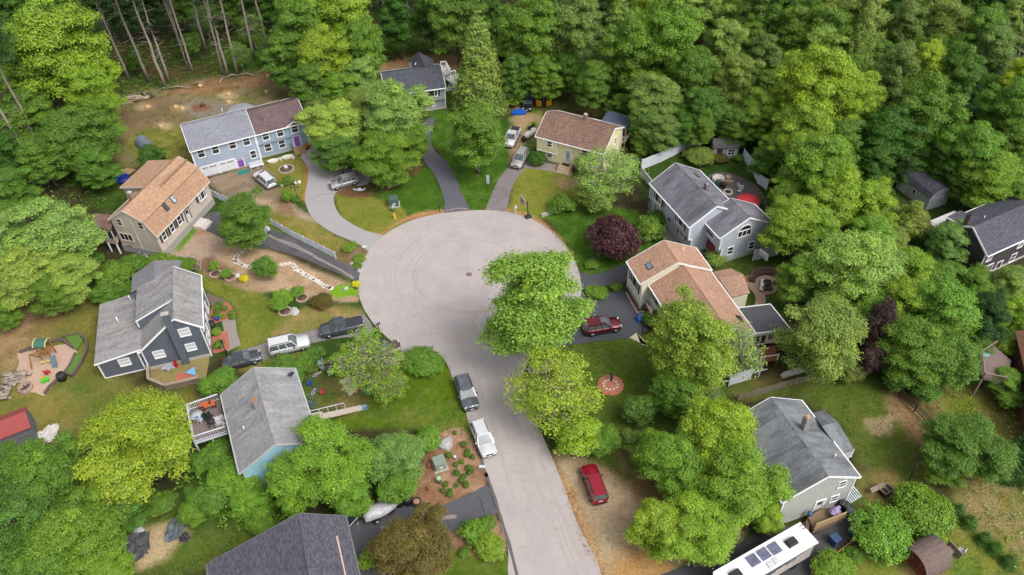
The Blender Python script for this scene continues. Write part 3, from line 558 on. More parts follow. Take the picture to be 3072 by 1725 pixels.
def steps(mb, c, w, n, tread=.32, rise=.18, rz=0.0, land=1.2):
    """landing then n steps falling towards local -y"""
    m = Matrix.Translation(c) @ Matrix.Rotation(rz, 4, 'Z'); H_ = n * rise
    q = m @ Vector((0, -land / 2, H_ / 2)); mb.box(q, (w, land, H_), rz)
    for k in range(1, n): q = m @ Vector((0, -land - tread * (k - .5), (H_ - rise * k) / 2)); mb.box(q, (w, tread, H_ - rise * k), rz)
BLUEG = siding("blue_grey_siding", C(158, 169, 187)); BLUE2 = siding("pale_blue_siding", C(144, 164, 179))
# --- A: pale blue duplex: garage half and older half
za = zoom(5.783, 520, 290)
a1 = House("blue_garage_house", "pale blue two storey house with twin white garage doors and grey and brown roof", -48.94, 105.32, 24.48, 10.1, 8.84, 5.31, 7.46)
a1.shell(BLUEG, shingle("grey_shingle", C(144, 147, 158), C(158, 160, 170), 0, .1), found=.15)
for p in ((478, 978), (727, 912), (1022, 830), (1265, 770)): a1.window('f', za(*p), .95, 1.45)
a1.window('f', za(1388, 1000), .8, 1.3)
for p in ((648, 1290), (952, 1210)): a1.panel("garage_door", 'f', za(*p), 2.42, 2.1, M("white_door", C(232, 234, 240), .5, .03), lites='garage', knob=False)
PURPLE = M("purple_paint", C(142, 88, 184), .5, .05)
a1.panel("door", 'f', za(1180, 1180), .95, 1.9, PURPLE)
mb = MB(); p = a1.hit(za(1155, 1085), *[Vector(v) for v in a1.planes()['f']]); mb.box((p.x, p.y - .05, p.z), (.9, .06, .35)); o = mb.build("welcome_sign", M("sign_mauve", C(214, 190, 214), .6), a1.r)
mb = MB(); 
for k in range(6): mb.box((p.x - .34 + k * .135, p.y - .09, p.z), (.07, .02, .2))
mb.build("lettering", PURPLE, a1.r)
a1.vent(za(862, 280), .9); mb = MB(); mb.bar((.17, -.05, 5.2), (.17, .25, 5.0), .1); mb.bar((.1, .3, 5.1), (.1, .3, .1), .1); mb.bar((10.0, .24, 5.1), (10.0, .24, .1), .12); mb.build("downspout", WHITE, a1.r)
s2 = House("x", "x", -40.07, 110.03, 24.82, 8.62, 8.67, 4.93, 6.71)
s2.shell(BLUE2, shingle("brown_shingle", C(124, 106, 108), C(138, 116, 114), .25, .16), garrison=2.75, found=.3, name="wall")
for p in ((1598, 680), (1850, 617), (2102, 550)): s2.window('f', za(*p), .95, 1.4)
for p in ((1642, 880), (1885, 818)): s2.window('f', za(*p), .95, 1.3, off=-.45)
s2.panel("door", 'f', za(2148, 780), .95, 2.0, PURPLE, off=-.45, knob=False)
pk = s2.roofhit(za(2090, 470)); mb = MB(); mb.slab([(pk.x - 1.2, .0, s2.ze + .03), (pk.x, .0, s2.ze + .62), (pk.x, 2.3, s2.ze + .62)], .08); mb.slab([(pk.x, .0, s2.ze + .62), (pk.x + 1.2, 0, s2.ze + .03), (pk.x, 2.3, s2.ze + .62)], .08)
mb.build("gablet_roof", MC["brown_shingle"], s2.roof)
mb = MB(); mb.bar((pk.x - 1.25, -.05, s2.ze), (pk.x, -.05, s2.ze + .58), .06, .16); mb.bar((pk.x, -.05, s2.ze + .58), (pk.x + 1.25, -.05, s2.ze), .06, .16); mb.build("gablet_trim", WHITE, s2.r)
pd = s2.hit(za(2148, 850), (0, s2.ins + .45, 0), (0, -1, 0)); mb = MB(); steps(mb, Vector((pd.x + .1, s2.ins + .43, 0)), 2.0, 3, land=1.1); mb.build("front_steps", WOODT, s2.r)
mb = MB()
for dx in (-.95,):
    mb.bar((pd.x + dx, s2.ins + .3, .55), (pd.x + dx, s2.ins + .3, 1.5), .05); mb.bar((pd.x + dx, -.8, .5), (pd.x + dx, -.8, 1.3), .05); mb.bar((pd.x + dx, s2.ins + .3, 1.5), (pd.x + dx, -.8, 1.3), .05)
mb.build("handrail", BLACK, s2.r)
def absorb(src, dst):
    M_ = Matrix.Translation(src.r.location) @ Matrix.Rotation(src.yaw, 4, 'Z'); D_ = (Matrix.Translation(dst.location) @ Matrix.Rotation(dst.rotation_euler[2], 4, 'Z')).inverted()
    for o in [c for c in bpy.data.objects if c.parent == src.r]: o.parent = dst; o.matrix_basis = D_ @ M_ @ o.matrix_basis
    bpy.data.objects.remove(src.r)
absorb(s2, a1.r)
# --- B: tan gambrel house
zb_ = zoom(4.52, 240, 460)
TAN = siding("tan_siding", C(196, 180, 168)); TANR = shingle("tan_shingle", C(190, 152, 124), C(204, 168, 138), 0, .13)
h = House("tan_gambrel_house", "tan gambrel roofed house with dark shutters, two skylights and screened porch", -48.67, 86.21, 72.45, 13.4, 7.2, 4.15, 7.97, .56, 1.3)
L, W = h.L, h.W; yk, zk = 1.25, 6.5; yr = W * .56; zb2 = h.ze + 1.6; pf = [(0, h.ze), (yk, zk), (yr, h.zr), (W, zb2)]
mb = MB(); g = h.gin
prof = [(.3, 0), (W - .3, 0), (W - .3, zb2 + .0), (yr, h.zr - .2), (yk + .1, zk - .2), (.3, h.ze + .1)]; n = 6
V = [(g, y, z) for y, z in prof] + [(L - g, y, z) for y, z in prof]; mb.add(V, [tuple(range(n)), tuple(range(2 * n - 1, n - 1, -1))] + [((i + 1) % n, i, n + i, n + (i + 1) % n) for i in range(n)]); mb.build("wall", TAN, h.r)
mb = MB(); mb.slab([(0, 0, h.ze), (L, 0, h.ze), (L, yk, zk), (0, yk, zk)], .14); mb.slab([(0, yk - .12, zk + .02), (L, yk - .12, zk + .02), (L, yr, h.zr), (0, yr, h.zr)], .14); mb.slab([(0, yr, h.zr), (L, yr, h.zr), (L, W, zb2), (0, W, zb2)], .14)
h.roof = mb.build("roof", TANR, h.r); mb = MB(); mb.slab([(L * .48, 2.6, 7.62), (L, 2.6, 7.62), (L, W + 2.6, 6.2), (L * .48, W + 2.6, 6.2)], .16); mb.build("rear_dormer_roof", TANR, h.r)
mb = MB(); mb.box(((L * .48 + L) / 2 + .1, W + .95, 3.0), (L * .52 - .5, 2.9, 6.0)); mb.build("rear_wing", TAN, h.r)
mb = MB()
for x in (-.03, L + .03):
    for i in range(3): mb.bar((x, pf[i][0], pf[i][1] - .1), (x, pf[i + 1][0], pf[i + 1][1] - .1), .06, .2)
mb.box((L / 2, -.06, h.ze - .08), (L, .12, .12)); mb.box((L / 2, W + .06, zb2 - .08), (L, .12, .12)); mb.bar((L * .48 - .03, 2.6, 7.5), (L * .48 - .03, W + 2.6, 6.08), .06, .2)
mb.build("trim", M("cream_trim", C(226, 214, 200), .6), h.r)
mb = MB(); mb.box((L / 2, W / 2, .55), (L - .25, W - .45, 1.1)); mb.build("foundation", M("grey_foundation", C(168, 166, 162), .9, .1, 3), h.r)
BRN = M("dark_shutter", C(62, 52, 52), .6, .1)
for p in ((1138, 1118), (1245, 1010), (1345, 905)): h.window('f', zb_(*p), .75, 1.25, shut=BRN, off=.05)
h.window('f', zb_(1638, 562), 1.5, 1.2, shut=BRN, kind='pic', off=.15, depth_=.25, name='bow_window')
h.panel("door", 'f', zb_(1462, 835), .95, 2.0, M("storm_door", C(214, 216, 214), .4), frame=BRN, lites='mid', off=.05)
h.window('l', zb_(535, 935), .7, 1.05, frame=MC["cream_trim"]); h.window('l', zb_(822, 982), .7, 1.05, frame=MC["cream_trim"]); h.window('l', zb_(632, 1135), 1.9, 1.15, frame=MC["cream_trim"], kind='tri')
mb = MB(); p = h.hit(zb_(680, 1262), (g, 0, 0), (-1, 0, 0)); mb.box((g - .02, p.y, p.z), (.06, .8, .3)); mb.build("cellar_window", GLASS, h.r)
mb = MB(); p1 = h.hit(zb_(668, 885), (g, 0, 0), (-1, 0, 0)); p2 = h.hit(zb_(855, 1290), (g, 0, 0), (-1, 0, 0)); mb.tube([p1 + Vector((-.06, 0, 0)), p2 + Vector((-.06, 0, 0))], .045, 6); mb.build("service_conduit", MC["cream_trim"], h.r)
def sky2(px, y, mat):
    nrm = Vector((0, -(zk - h.ze) / yk, 1)); p = h.hit(px, (0, 0, h.ze), nrm); a = math.atan((zk - h.ze) / yk)
    mb = MB(); mb.box((0, 0, .05), (.72, 1.15, .12)); o = mb.build("skylight", DARKMETAL, h.roof); o.location = p; o.rotation_euler = (a, 0, 0)
    mb = MB(); mb.box((0, 0, .1), (.54, .95, .06)); o = mb.build("skylight_pane", mat, h.r); o.location = p; o.rotation_euler = (a, 0, 0)
sky2(zb_(1258, 625), 0, glassy("sky_pane", C(176, 182, 200))); sky2(zb_(1160, 730), 0, GLASS)
BRICK = M("chimney_brick", C(150, 122, 108), .9, .25, 9); h.chimney(zb_(668, 530), 9.0, .6, .6, 3.2, BRICK, M("flue_silver", C(224, 224, 222), .3, metal=.3))
# screened porch on the left
pr = [h.loc(G(*zb_(205, 815), 5.4)), h.loc(G(*zb_(435, 840), 5.4)), h.loc(G(*zb_(418, 1040), 4.6)), h.loc(G(*zb_(148, 985), 4.6))]
px0, px1 = min(p.x for p in pr), max(p.x for p in pr)
x_a, x_b = -1.3, 3.1; y_a, y_b = W - .2, W + 3.3
mb = MB(); mb.slab([(x_a, y_a, 4.55), (x_b, y_a, 4.55), (x_b, y_b, 4.1), (x_a, y_b, 4.1)], .14)
pr2 = [h.loc(G(*zb_(418, 1042), 4.3)), h.loc(G(*zb_(148, 985), 4.3)), h.loc(G(*zb_(205, 812), 5.1)), h.loc(G(*zb_(455, 835), 5.1))]
mb = MB(); mb.slab([pr2[0], pr2[1], pr2[2], pr2[3]], .15); po = mb.build("porch_roof", shingle("maroon_shingle", C(150, 118, 110), C(160, 130, 118), .2, .2), h.r)
A_, B_, C_, D_ = pr2[0], pr2[1], pr2[2], pr2[3]
mb = MB(); P = [(p.x, p.y) for p in (A_.lerp(C_, .04), B_.lerp(D_, .05), C_.lerp(A_, .06), D_.lerp(B_, .05))]; mb.prism(P, 1.55, 2.55); mb.build("porch_base", TAN, h.r)
mb = MB(); mb.prism([(p[0], p[1]) for p in P], 2.55, 4.1); mb.build("porch_screen", glassy("screen_mesh", (.03, .035, .04, 1), .5), h.r)
mb = MB()
for t_ in (0.02, .34, .67, .98):
    q = A_.lerp(B_, t_) ; c_ = (A_ + B_ + C_ + D_) / 4; q = q.lerp(c_, .03); mb.box((q.x, q.y, 3.35), (.12, .12, 1.6))
q = A_.lerp(D_, .5); q = A_.lerp(C_, .05); mb.bar((q.x, q.y, 2.55), (q.x, q.y, 4.2), .1); mb.build("porch_post", MC["cream_trim"], h.r)
mb = MB()
for t_ in (.05, .5): q = A_.lerp(B_, t_); mb.bar((q.x, q.y, 0), (q.x, q.y, 1.6), .16)
mb.build("porch_leg", WHITE, h.r)
q = h.loc(G(*zb_(1530, 925), .5)); mb = MB(); mb.box((q.x, -.75, .3), (2.0, 1.5, .6)); mb.box((q.x, -1.7, .18), (2.0, .4, .36)); mb.build("front_steps", M("granite_step", C(216, 208, 202), .8, .08), h.r)
# --- C: dark slate blue house with saltbox wing
zcc = zoom(3.527, 270, 780)
SLATE = siding("slate_siding", C(92, 98, 110)); GRR = shingle("worn_grey_shingle", C(168, 165, 164), C(182, 180, 178), .26, .08, light=.3)
h = House("slate_blue_house", "dark slate blue house with worn grey roof, low left wing and tall side chimney", -37.17, 67.54, 106.07, 9.66, 8.01, 5.2, 7.57, .34, -1.82)
h.shell(SLATE, GRR, found=.5)
cdir = lambda p, z: h.loc(G(*zcc(*p), z))
w0, w1, w2 = cdir((40, 1108), 2.9), cdir((580, 915), 3.55), cdir((118, 468), 2.9)
f1 = cdir((455, 345), 4.6)
mb = MB(); yw = max(w0.y, w2.y); xw0 = w0.x; xw1 = w2.x
mb.slab([(xw0, h.W - .6, 3.75), (xw1, h.W - .6, 3.75), (xw1, yw, 2.9), (xw0, yw, 2.9)], .16); mb.build("wing_roof", GRR, h.r)
mb = MB(); mb.prism([(xw0 + .25, h.W - .4), (xw1 - .25, h.W - .4), (xw1 - .25, yw - .3), (xw0 + .25, yw - .3)], 0, 2.75); mb.build("wing_wall", SLATE, h.r)
mb = MB(); mb.bar((xw0 - .02, h.W - .6, 3.64), (xw0 - .02, yw, 2.79), .07, .22); mb.bar((xw0 + .25, yw - .3, .1), (xw0 + .25, yw - .3, 2.7), .14); mb.bar((xw0 + .25, h.W + .2, .1), (xw0 + .25, h.W + .2, 3.2), .14); mb.bar((xw0 + .25, h.W - .4, .05), (xw0 + .25, yw - .3, .05), .1, .16); mb.build("wing_trim", WHITE, h.r)
# upper shed dormer over the far half
dl, dw0 = cdir((480, 650), 5.3), cdir((820, 480), 7.4)
mb = MB(); xd = dl.x; yd = dl.y; zr2 = h.zr - .05; yr = h.W * h.rr
mb.slab([(xd, yr + .1, zr2 + .02), (h.L - .05, yr + .1, zr2 + .02), (h.L - .05, yd, 5.35), (xd, yd, 5.35)], .14); mb.build("dormer_roof", GRR, h.r)
mb = MB(); V = [(xd + .12, yr + .3, 7.2), (xd + .12, yd - .1, 5.2), (xd + .12, yd - .1, 3.0), (xd + .12, yr + .3, 5.0), (h.L - .3, yr + .3, 7.2), (h.L - .3, yd - .1, 5.2), (h.L - .3, yd - .1, 3.0), (h.L - .3, yr + .3, 5.0)]
mb.add(V, [(0, 1, 2, 3), (7, 6, 5, 4), (1, 5, 6, 2), (0, 4, 5, 1)]); mb.build("dormer_wall", SLATE, h.r)
mb = MB(); mb.bar((xd - .03, yr + .1, zr2 - .08), (xd - .03, yd, 5.25), .06, .18); mb.bar((xd + .08, yd - .1, 5.2), (xd + .08, yd - .1, 4.2), .12); mb.build("dormer_trim", WHITE, h.r)
# rear ell with darker shingles
e0, e1, e2, e3 = cdir((715, 70), 6.6), cdir((445, 165), 4.8), cdir((430, 345), 4.8), cdir((800, 420), 6.9)
mb = MB(); yy = yr + 2.6; mb.slab([(h.L - .3, yy, 6.5), (e1.x, yy, 6.5), (e1.x, e1.y, 4.8), (e2.x, e1.y, 4.8)], .16); mb.slab([(h.L - .3, yr, 6.5), (e1.x, yr - .6, 5.6), (e1.x, yy, 6.5), (h.L - .3, yy, 6.5)], .16); mb.build("ell_roof", shingle("slate_shingle", C(148, 146, 152), None, 0, .18, .17, .2), h.r)
mb = MB(); mb.box(((h.L + e1.x) / 2 - .3, (yr + e1.y) / 2, 2.3), (e1.x - h.L + .2, e1.y - yr - .5, 4.6)); mb.build("ell_wall", SLATE, h.r)
WSH = M("window_blind", C(214, 216, 218), .5, .05)
for p, wv, hv in (((1000, 762), 1.1, 1.1), ((1068, 918), 1.0, 1.05), ((732, 995), 1.1, 1.05)): h.window('l', zcc(*p), wv, hv, pane=WSH)
h.window('l', zcc(367, 1078), 1.1, 1.05, pane=WSH, pl=((xw0 + .25, 0, 0), (-1, 0, 0)))
for x_, z_ in ((1.6, 4.1), (3.4, 4.1), (6.0, 4.1), (8.0, 4.1), (1.6, 1.7), (3.2, 1.7), (7.4, 1.7)): h.window('f', None, .85, 1.25, shut=None, center=(x_, h.ins, z_))
h.panel("door", 'f', None, .95, 2.0, M("white_door", C(232, 234, 240)), center=(5.2, h.ins, 1.3))
pt = h.hit(zcc(790, 575), (h.gin - .35, 0, 0), (-1, 0, 0)); pbm = h.hit(zcc(1022, 1100), (h.gin - .35, 0, 0), (-1, 0, 0))
mb = MB(); mb.box((h.gin - .3, pt.y, pt.z / 2), (.5, .75, pt.z)); mb.build("chimney", SLATE, h.r); mb = MB(); mb.box((h.gin - .3, pt.y, pt.z + .05), (.6, .85, .1)); mb.box((h.gin - .3, pt.y, pt.z + .15), (.25, .25, .15)); mb.build("chimney_cap", CONC, h.r)
for p in ((290, 635), (420, 405), (565, 415)):
    q = h.loc(G(*zcc(*p), 3.9)); mb = MB(); mb.tube([q - Vector((0, 0, .7)), q + Vector((0, 0, .5))], .06, 7); mb.build("vent_pipe", WHITE, h.r)
# --- D: pale blue gable house with bleached grey roof, deck on its left
zd = zoom(3.527, 550, 1070)
AQUA = siding("aqua_siding", C(150, 192, 208), .11)
h = hD = House("aqua_house", "pale aqua house with bleached light grey roof and brick chimney, below the slate blue house", -20.73, 50.65, 112.95, 11.38, 8.42, 4.53, 6.76, .5, -.29)
h.shell(AQUA, shingle("bleached_shingle", C(166, 165, 168), C(180, 179, 181), .17, .08, light=.45), trim=M('aged_trim', C(196, 196, 196), .6), found=.9)
h.chimney(zd(755, 455), 7.5, .5, .5, 1.6, M("grey_block", C(150, 146, 142), .9, .2), M("clay_pot", C(186, 122, 70), .8))
h.vent(zd(645, 770), .55); mb = MB(); p = h.hit(zd(880, 1300), (h.gin, 0, 0), (-1, 0, 0)); mb.box((h.gin - .03, p.y, p.z), (.06, .8, .3)); mb.build("cellar_window", WSH, h.r)
mb = MB(); q = h.roofhit(zd(1150, 215)); mb.tube([q, q + Vector((0, 0, .45))], .03, 5); mb.lathe(q + Vector((0, 0, .45)), [(.03, 0), (.28, .05), (.34, .12)], 12, cap=False); mb.build("satellite_dish", DARKMETAL, h.r)
# --- E: pale yellow raised ranch
ze_ = zoom(7.23, 1590, 320)
YEL = siding("cream_yellow_siding", C(228, 220, 176))
h = House("yellow_house", "pale yellow raised ranch with brown roof, oval-glass front door and brick chimney", 4.37, 108.22, -28.36, 11.65, 8.48, 4.34, 6.52, .49)
h.shell(YEL, shingle("rust_brown_shingle", C(146, 118, 106), C(164, 132, 112), .16, .2), found=.3)
mb = MB(); mb.box((2.0, h.ins + .02, 3.0), (3.4, .7, 2.2)); mb.build("upper_bay", YEL, h.r); mb = MB(); mb.bar((3.72, h.ins - .33, 1.95), (3.72, h.ins - .33, 4.0), .12); mb.bar((.3, h.ins - .34, 1.93), (3.75, h.ins - .34, 1.93), .08, .1); mb.build("bay_trim", WHITE, h.r)
h.window('f', ze_(424, 810), .75, 1.0, off=.34); h.window('f', ze_(430, 1042), .75, .8); h.window('f', ze_(1190, 1000), .85, 1.0); h.window('f', ze_(1305, 1030), .7, .9)
pd = h.panel("door", 'f', ze_(822, 1075), .95, 2.1, M("pale_blue_door", C(196, 210, 222), .4, .04), lites='oval')
mb = MB(); steps(mb, Vector((pd.x, h.ins, 0)), 2.1, 4, .34, .17, 0, 1.3); mb.build("front_steps", M("tan_step", C(196, 170, 140), .85, .1), h.r); mb = MB(); mb.box((pd.x - .1, h.ins - .6, .7), (1.3, .7, .04)); mb.build("doormat", BLACK, h.r)
h.chimney(ze_(1205, 165), 7.5, .6, .6, 1.8, BRICK, M("flue_tan", C(214, 196, 170), .8))
for p in ((1848, 740),): h.window('r', ze_(*p), .6, 1.1)
# rear porch with blue metal roof
q = [h.loc(G(*ze_(1680, 200), 4.4)), h.loc(G(*ze_(2160, 290), 4.4)), h.loc(G(*ze_(2090, 530), 3.9)), h.loc(G(*ze_(1590, 410), 3.9))]
BM = M("blue_metal_roof", C(98, 108, 128), .45, .08, 4, metal=.3); xm0, xm1 = 7.6, 12.1
mb = MB(); mb.slab([(xm0, h.W - .5, 4.2), (xm1, h.W - .5, 4.2), (xm1, h.W + 3.0, 4.6), (xm0, h.W + 3.0, 4.6)], .1)
for k in range(12): x_ = xm0 + (k + .5) * (xm1 - xm0) / 12; mb.bar((x_, h.W - .48, 4.24), (x_, h.W + 2.98, 4.64), .05)
mb.build("porch_roof", BM, h.r); mb = MB(); mb.box(((xm0 + xm1) / 2, h.W + 1.3, 1.5), (xm1 - xm0 - .1, 3.2, .2)); 
for x_, y_ in ((xm0 + .1, h.W + 2.8), (xm1 - .1, h.W + 2.8), (xm1 - .1, h.W - .2)): mb.bar((x_, y_, 0), (x_, y_, 4.15), .14)
mb.build("porch_frame", WOODT, h.r)
mb = MB()
for (xa, ya), (xb, yb) in (((5.2, h.W + 2.8), (xm0, h.W + 2.8)), ((5.2, h.W - .2), (5.2, h.W + 2.8)), ((xm1, h.W - .2), (xm1, h.W + 2.8)), ((xm1 - 1.6, h.W - .2), (xm1, h.W - .2))):
    mb.bar((xa, ya, 2.55), (xb, yb, 2.55), .1, .08); mb.bar((xa, ya, 1.7), (xb, yb, 1.7), .06); n = int(max(abs(xa - xb), abs(ya - yb)) / .22)
    for k in range(n + 1): t_ = k / max(n, 1); mb.bar((xa + (xb - xa) * t_, ya + (yb - ya) * t_, 1.7), (xa + (xb - xa) * t_, ya + (yb - ya) * t_, 2.5), .05)
mb.build("porch_railing", WHITE, h.r); mb = MB(); mb.box((6.4, h.W + 1.3, 1.5), (2.4, 3.0, .16)); mb.bar((5.3, h.W + 2.7, 0), (5.3, h.W + 2.7, 1.5), .14); mb.build("deck", WOODG, h.r)
# --- F: grey house with red shutters and red garage door
zf = zoom(4.52, 1900, 480)
FG = siding("cool_grey_siding", C(178, 184, 198)); FR = shingle("streaked_grey_shingle", C(142, 142, 152), C(152, 152, 160), .42, .06)
RED = M("red_shutter", C(140, 44, 48), .5, .1)
h = House("grey_red_shutter_house", "grey raised ranch with red shutters, streaked roof and arched gable window above red garage door", 20.22, 93.75, -69.27, 10.9, 8.28, 5.17, 7.6, .47, -.09)
h.shell(FG, FR, garrison=2.7, found=.4)
mb = MB(); mb.box((1.7, h.ins - .1, 3.75), (3.4, .35, 2.2)); mb.build("upper_bay", FG, h.r)
h.window('f', zf(335, 505), 1.9, 1.4, shut=RED, kind='pic', off=.28, depth_=.12, name='bow_window'); h.window('f', zf(642, 835), 1.7, 1.15, shut=RED, kind='pic')
for p in ((352, 665), (660, 1005)): h.window('f', zf(*p), 1.2, .6, shut=RED, off=-.45)
h.panel("door", 'f', zf(500, 750), 1.0, 2.0, M("maroon_door", C(112, 52, 54), .5), lites=None, off=-.3)
h.chimney(zf(1000, 325), 8.0, .6, .5, 1.7, M("grey_brick", C(128, 118, 114), .9, .25, 9), M("flue_grey", C(168, 164, 156), .8)); h.skylight(zf(860, 208), .9, .5, M("amber_pane", C(120, 112, 98), .3))
s2 = House("x", "x", 26.15, 85.67, -69.33, 4.6, 8.52, 4.94, 7.13, .49, -.17)
s2.shell(FG, FR, garrison=2.6, found=.4)
s2.window('f', zf(1040, 965), 1.9, 1.15, kind='dh'); s2.panel("garage_door", 'f', zf(1045, 1165), 2.5, 2.0, M("red_door", C(146, 26, 40), .4, .06), lites='garage', off=-.45, knob=False)
s2.window('r', zf(1600, 1155), .8, 1.2); s2.window('r', zf(1312, 1228), .8, 1.2)
pa = s2.window('r', zf(1505, 990), 2.0, .9, kind='tri'); u_ = Vector((0, 1, 0)); c_ = pa + Vector((0, 0, .55)); mb = MB(); A = [c_ + u_ * (1.0 * math.cos(a)) + Vector((.03, 0, .85 * math.sin(a))) for a in np.linspace(0, math.pi, 13)]; mb.add(A, [tuple(range(13))]); mb.build("arched_pane", GLASS, s2.r)
mb = MB(); mb.tube([p + Vector((.03, 0, 0)) for p in A], .06, 5); mb.bar(A[0] + Vector((.03, 0, 0)), A[-1] + Vector((.03, 0, 0)), .1); mb.build("arched_frame", WHITE, s2.r)
s2.window('l', zf(885, 1100), .8, 1.1, pl=((-.02, 0, 0), (-1, 0, 0)))
absorb(s2, h.r)
mb = MB(); mb.bar((h.L - .15, .1, 5.0), (h.L - .15, .3, 2.7), .1); mb.bar((h.L - .15, .3, 2.7), (h.L - .15, .75, 2.6), .1); mb.bar((h.L - .15, .78, 2.6), (h.L - .15, .78, .2), .1); mb.bar((h.L - .15, .78, .2), (h.L - .3, .1, .1), .1); mb.build("downspout", WHITE, h.r)
# --- G: cream split level with peach roof
zg = zoom(3.143, 1840, 700)
CRM = siding("cream_siding", C(226, 222, 198)); PR = shingle("peach_shingle", C(196, 154, 130), C(212, 172, 146), .1, .1)
h = House("peach_roof_house", "cream split level house with stepped peach shingle roof and flat dark sunroom", 14.98, 77.81, -74.47, 4.6, 9.85, 4.6, 6.9, .5, -.29)
h.ze, h.zr = 4.5, 6.8; h.shell(CRM, PR, found=.5)
h.window('f', zg(200, 455), 2.3, 1.4, shut=M("green_shutter", C(44, 78, 70), .5), kind='pic'); h.skylight(zg(340, 308), 1.0, .55, glassy("skylight_teal", C(120, 146, 156)))
s2 = House("x", "x", 0, 0, 0, 1, 1, 1, 2)
yw = h.yaw; e0 = G(*zg(338, 487), 3.9); e1 = G(*zg(480, 712), 3.9); q1 = G(*zg(1345, 945), 3.7); rg = G(*zg(650, 310), 6.15)
ca, sa = math.cos(h.yaw), math.sin(h.yaw); bpy.data.objects.remove(s2.r)
W2 = (q1 - e0).dot(Vector((-sa, ca, 0))); L2 = (q1 - e0).dot(Vector((ca, sa, 0)))
s2 = House("x", "x", e0.x, e0.y, math.degrees(h.yaw), L2, W2, 3.9, 6.25, .5, -.2); s2.shell(CRM, PR, found=.4)
print('G2', L2, W2)
s2.window('f', zg(408, 640), 2.2, 1.2, shut=MC["green_shutter"], kind='pic'); s2.skylight(zg(1190, 808), .9, .6, GLASS)
absorb(s2, h.r)
mb = MB(); mb.bar((4.63, -.05, 4.42), (4.63, 4.9, 6.72), .28, .3); mb.build("step_flashing", M("cream_trim2", C(232, 222, 204), .6), h.r)
q = h.loc(G(*zg(660, 150), 6.2)); mb = MB(); mb.tube([q - Vector((0, 0, .6)), q + Vector((0, 0, .3))], .06, 7); mb.build("vent_pipe", WHITE, h.r)
# sunroom with flat dark roof, on the same house
A4 = [h.loc(G(*zg(*p), 3.5)) for p in ((1170, 705), (1480, 668), (1670, 905), (1345, 945))]
mb = MB(); mb.slab(A4, .12); mb.build("sunroom_roof", M("membrane_roof", C(84, 84, 90), .8, .1, 8, big=.15), h.r)
c_ = sum(A4, Vector()) / 4; I4 = [p.lerp(c_, .06) for p in A4]; mb = MB(); mb.prism([(p.x, p.y) for p in I4], 1.3, 3.36); mb.build("sunroom_wall", CRM, h.r)
mb = MB()
for i in range(4): a, b_ = A4[i], A4[(i + 1) % 4]; mb.bar(a - Vector((0, 0, .02)), b_ - Vector((0, 0, .02)), .1, .2)
mb.build("sunroom_fascia", WHITE, h.r)
mb = MB(); e_ = (I4[3] - I4[2]); nn = Vector((-e_.y, e_.x, 0)).normalized(); nn = nn if (I4[2] - c_).dot(nn) > 0 else -nn
def facepane(t0, t1, z0, z1, parent, mat=GLASS, off=.02):
    mb = MB(); a = I4[3].lerp(I4[2], t0) + nn * off; b_ = I4[3].lerp(I4[2], t1) + nn * off; mb.add([(a.x, a.y, z0), (b_.x, b_.y, z0), (b_.x, b_.y, z1), (a.x, a.y, z1)], [(0, 1, 2, 3)]); return mb
for t0, t1, z0, z1 in ((.03, .17, 1.5, 2.9), (.2, .34, 1.5, 2.9), (.42, .48, 2.0, 2.95), (.50, .56, 2.0, 2.95), (.68, .76, 2.0, 2.95), (.78, .86, 2.0, 2.95)):
    f = facepane(t0 - .012, t1 + .012, z0 - .08, z1 + .08, None, off=.02).build("window", WHITE, h.r); facepane(t0, t1, z0, z1, None, off=.04).build("pane", GLASS, f)
# rear lean-to with hip roof
A5 = [h.loc(G(*zg(*p), z)) for p, z in (((940, 362), 3.9), ((1105, 328), 3.9), ((1225, 385), 3.2), ((1290, 565), 3.0), ((1115, 602), 3.0), ((1000, 440), 3.9))]
mb = MB(); mb.slab([A5[0], A5[1], A5[2], h.loc(G(*zg(1215, 378), 3.5)), A5[5]], .1); mb = MB(); k1 = h.loc(G(*zg(1225, 385), 3.9)); mb.slab([h.loc(G(*zg(940, 362), 3.3)), h.loc(G(*zg(1105, 328), 3.3)), k1, h.loc(G(*zg(990, 420), 3.9))], .12); mb.slab([h.loc(G(*zg(990, 420), 3.9)), k1, A5[3], A5[4]], .12); mb.build("rear_wing_roof", shingle("peach_shingle2", C(186, 148, 126), C(198, 160, 138), .1, .1), h.r)
mb = MB(); Q = [h.loc(G(*zg(*p), 2.7)) for p in ((960, 380), (1190, 380), (1265, 590), (1130, 610))]; mb.prism([(p.x, p.y) for p in Q], 0, 2.85); mb.build("rear_wing_wall", CRM, h.r)
mb = MB(); Q = [h.loc(G(*zg(*p), 1.2)) for p in ((1350, 1085), (1530, 1055), (1545, 1190), (1380, 1215))]; mb.prism([(p.x, p.y) for p in Q], 1.05, 1.2); 
for p in Q: mb.bar((p.x, p.y, 0), (p.x, p.y, 1.1), .14)
mb.build("rear_deck", M("red_cedar", C(150, 92, 72), .8, .15, 8), h.r)
mb = MB()
for i in (3, 2): a = Q[i]; mb.bar((a.x, a.y, 1.2), (a.x, a.y, 2.2), .13)
mb.bar(Q[3] + Vector((0, 0, .9)), Q[2] + Vector((0, 0, .9)), .08); mb.build("deck_rail", WHITE, h.r)
mb = MB(); a = h.loc(G(*zg(1110, 1340), 1.9)); b_ = h.loc(G(*zg(1315, 1278), 1.9)); c2 = h.loc(G(*zg(1395, 1250), 1.9)); d2 = h.loc(G(*zg(1350, 1195), 1.9)); 
for p, q in ((a, b_), (c2, d2)): mb.bar((p.x, p.y, 1.0), (q.x, q.y, 1.0), .06, 1.9); mb.bar((p.x, p.y, 1), (p.x, p.y, 1.01), .15, 2.0)
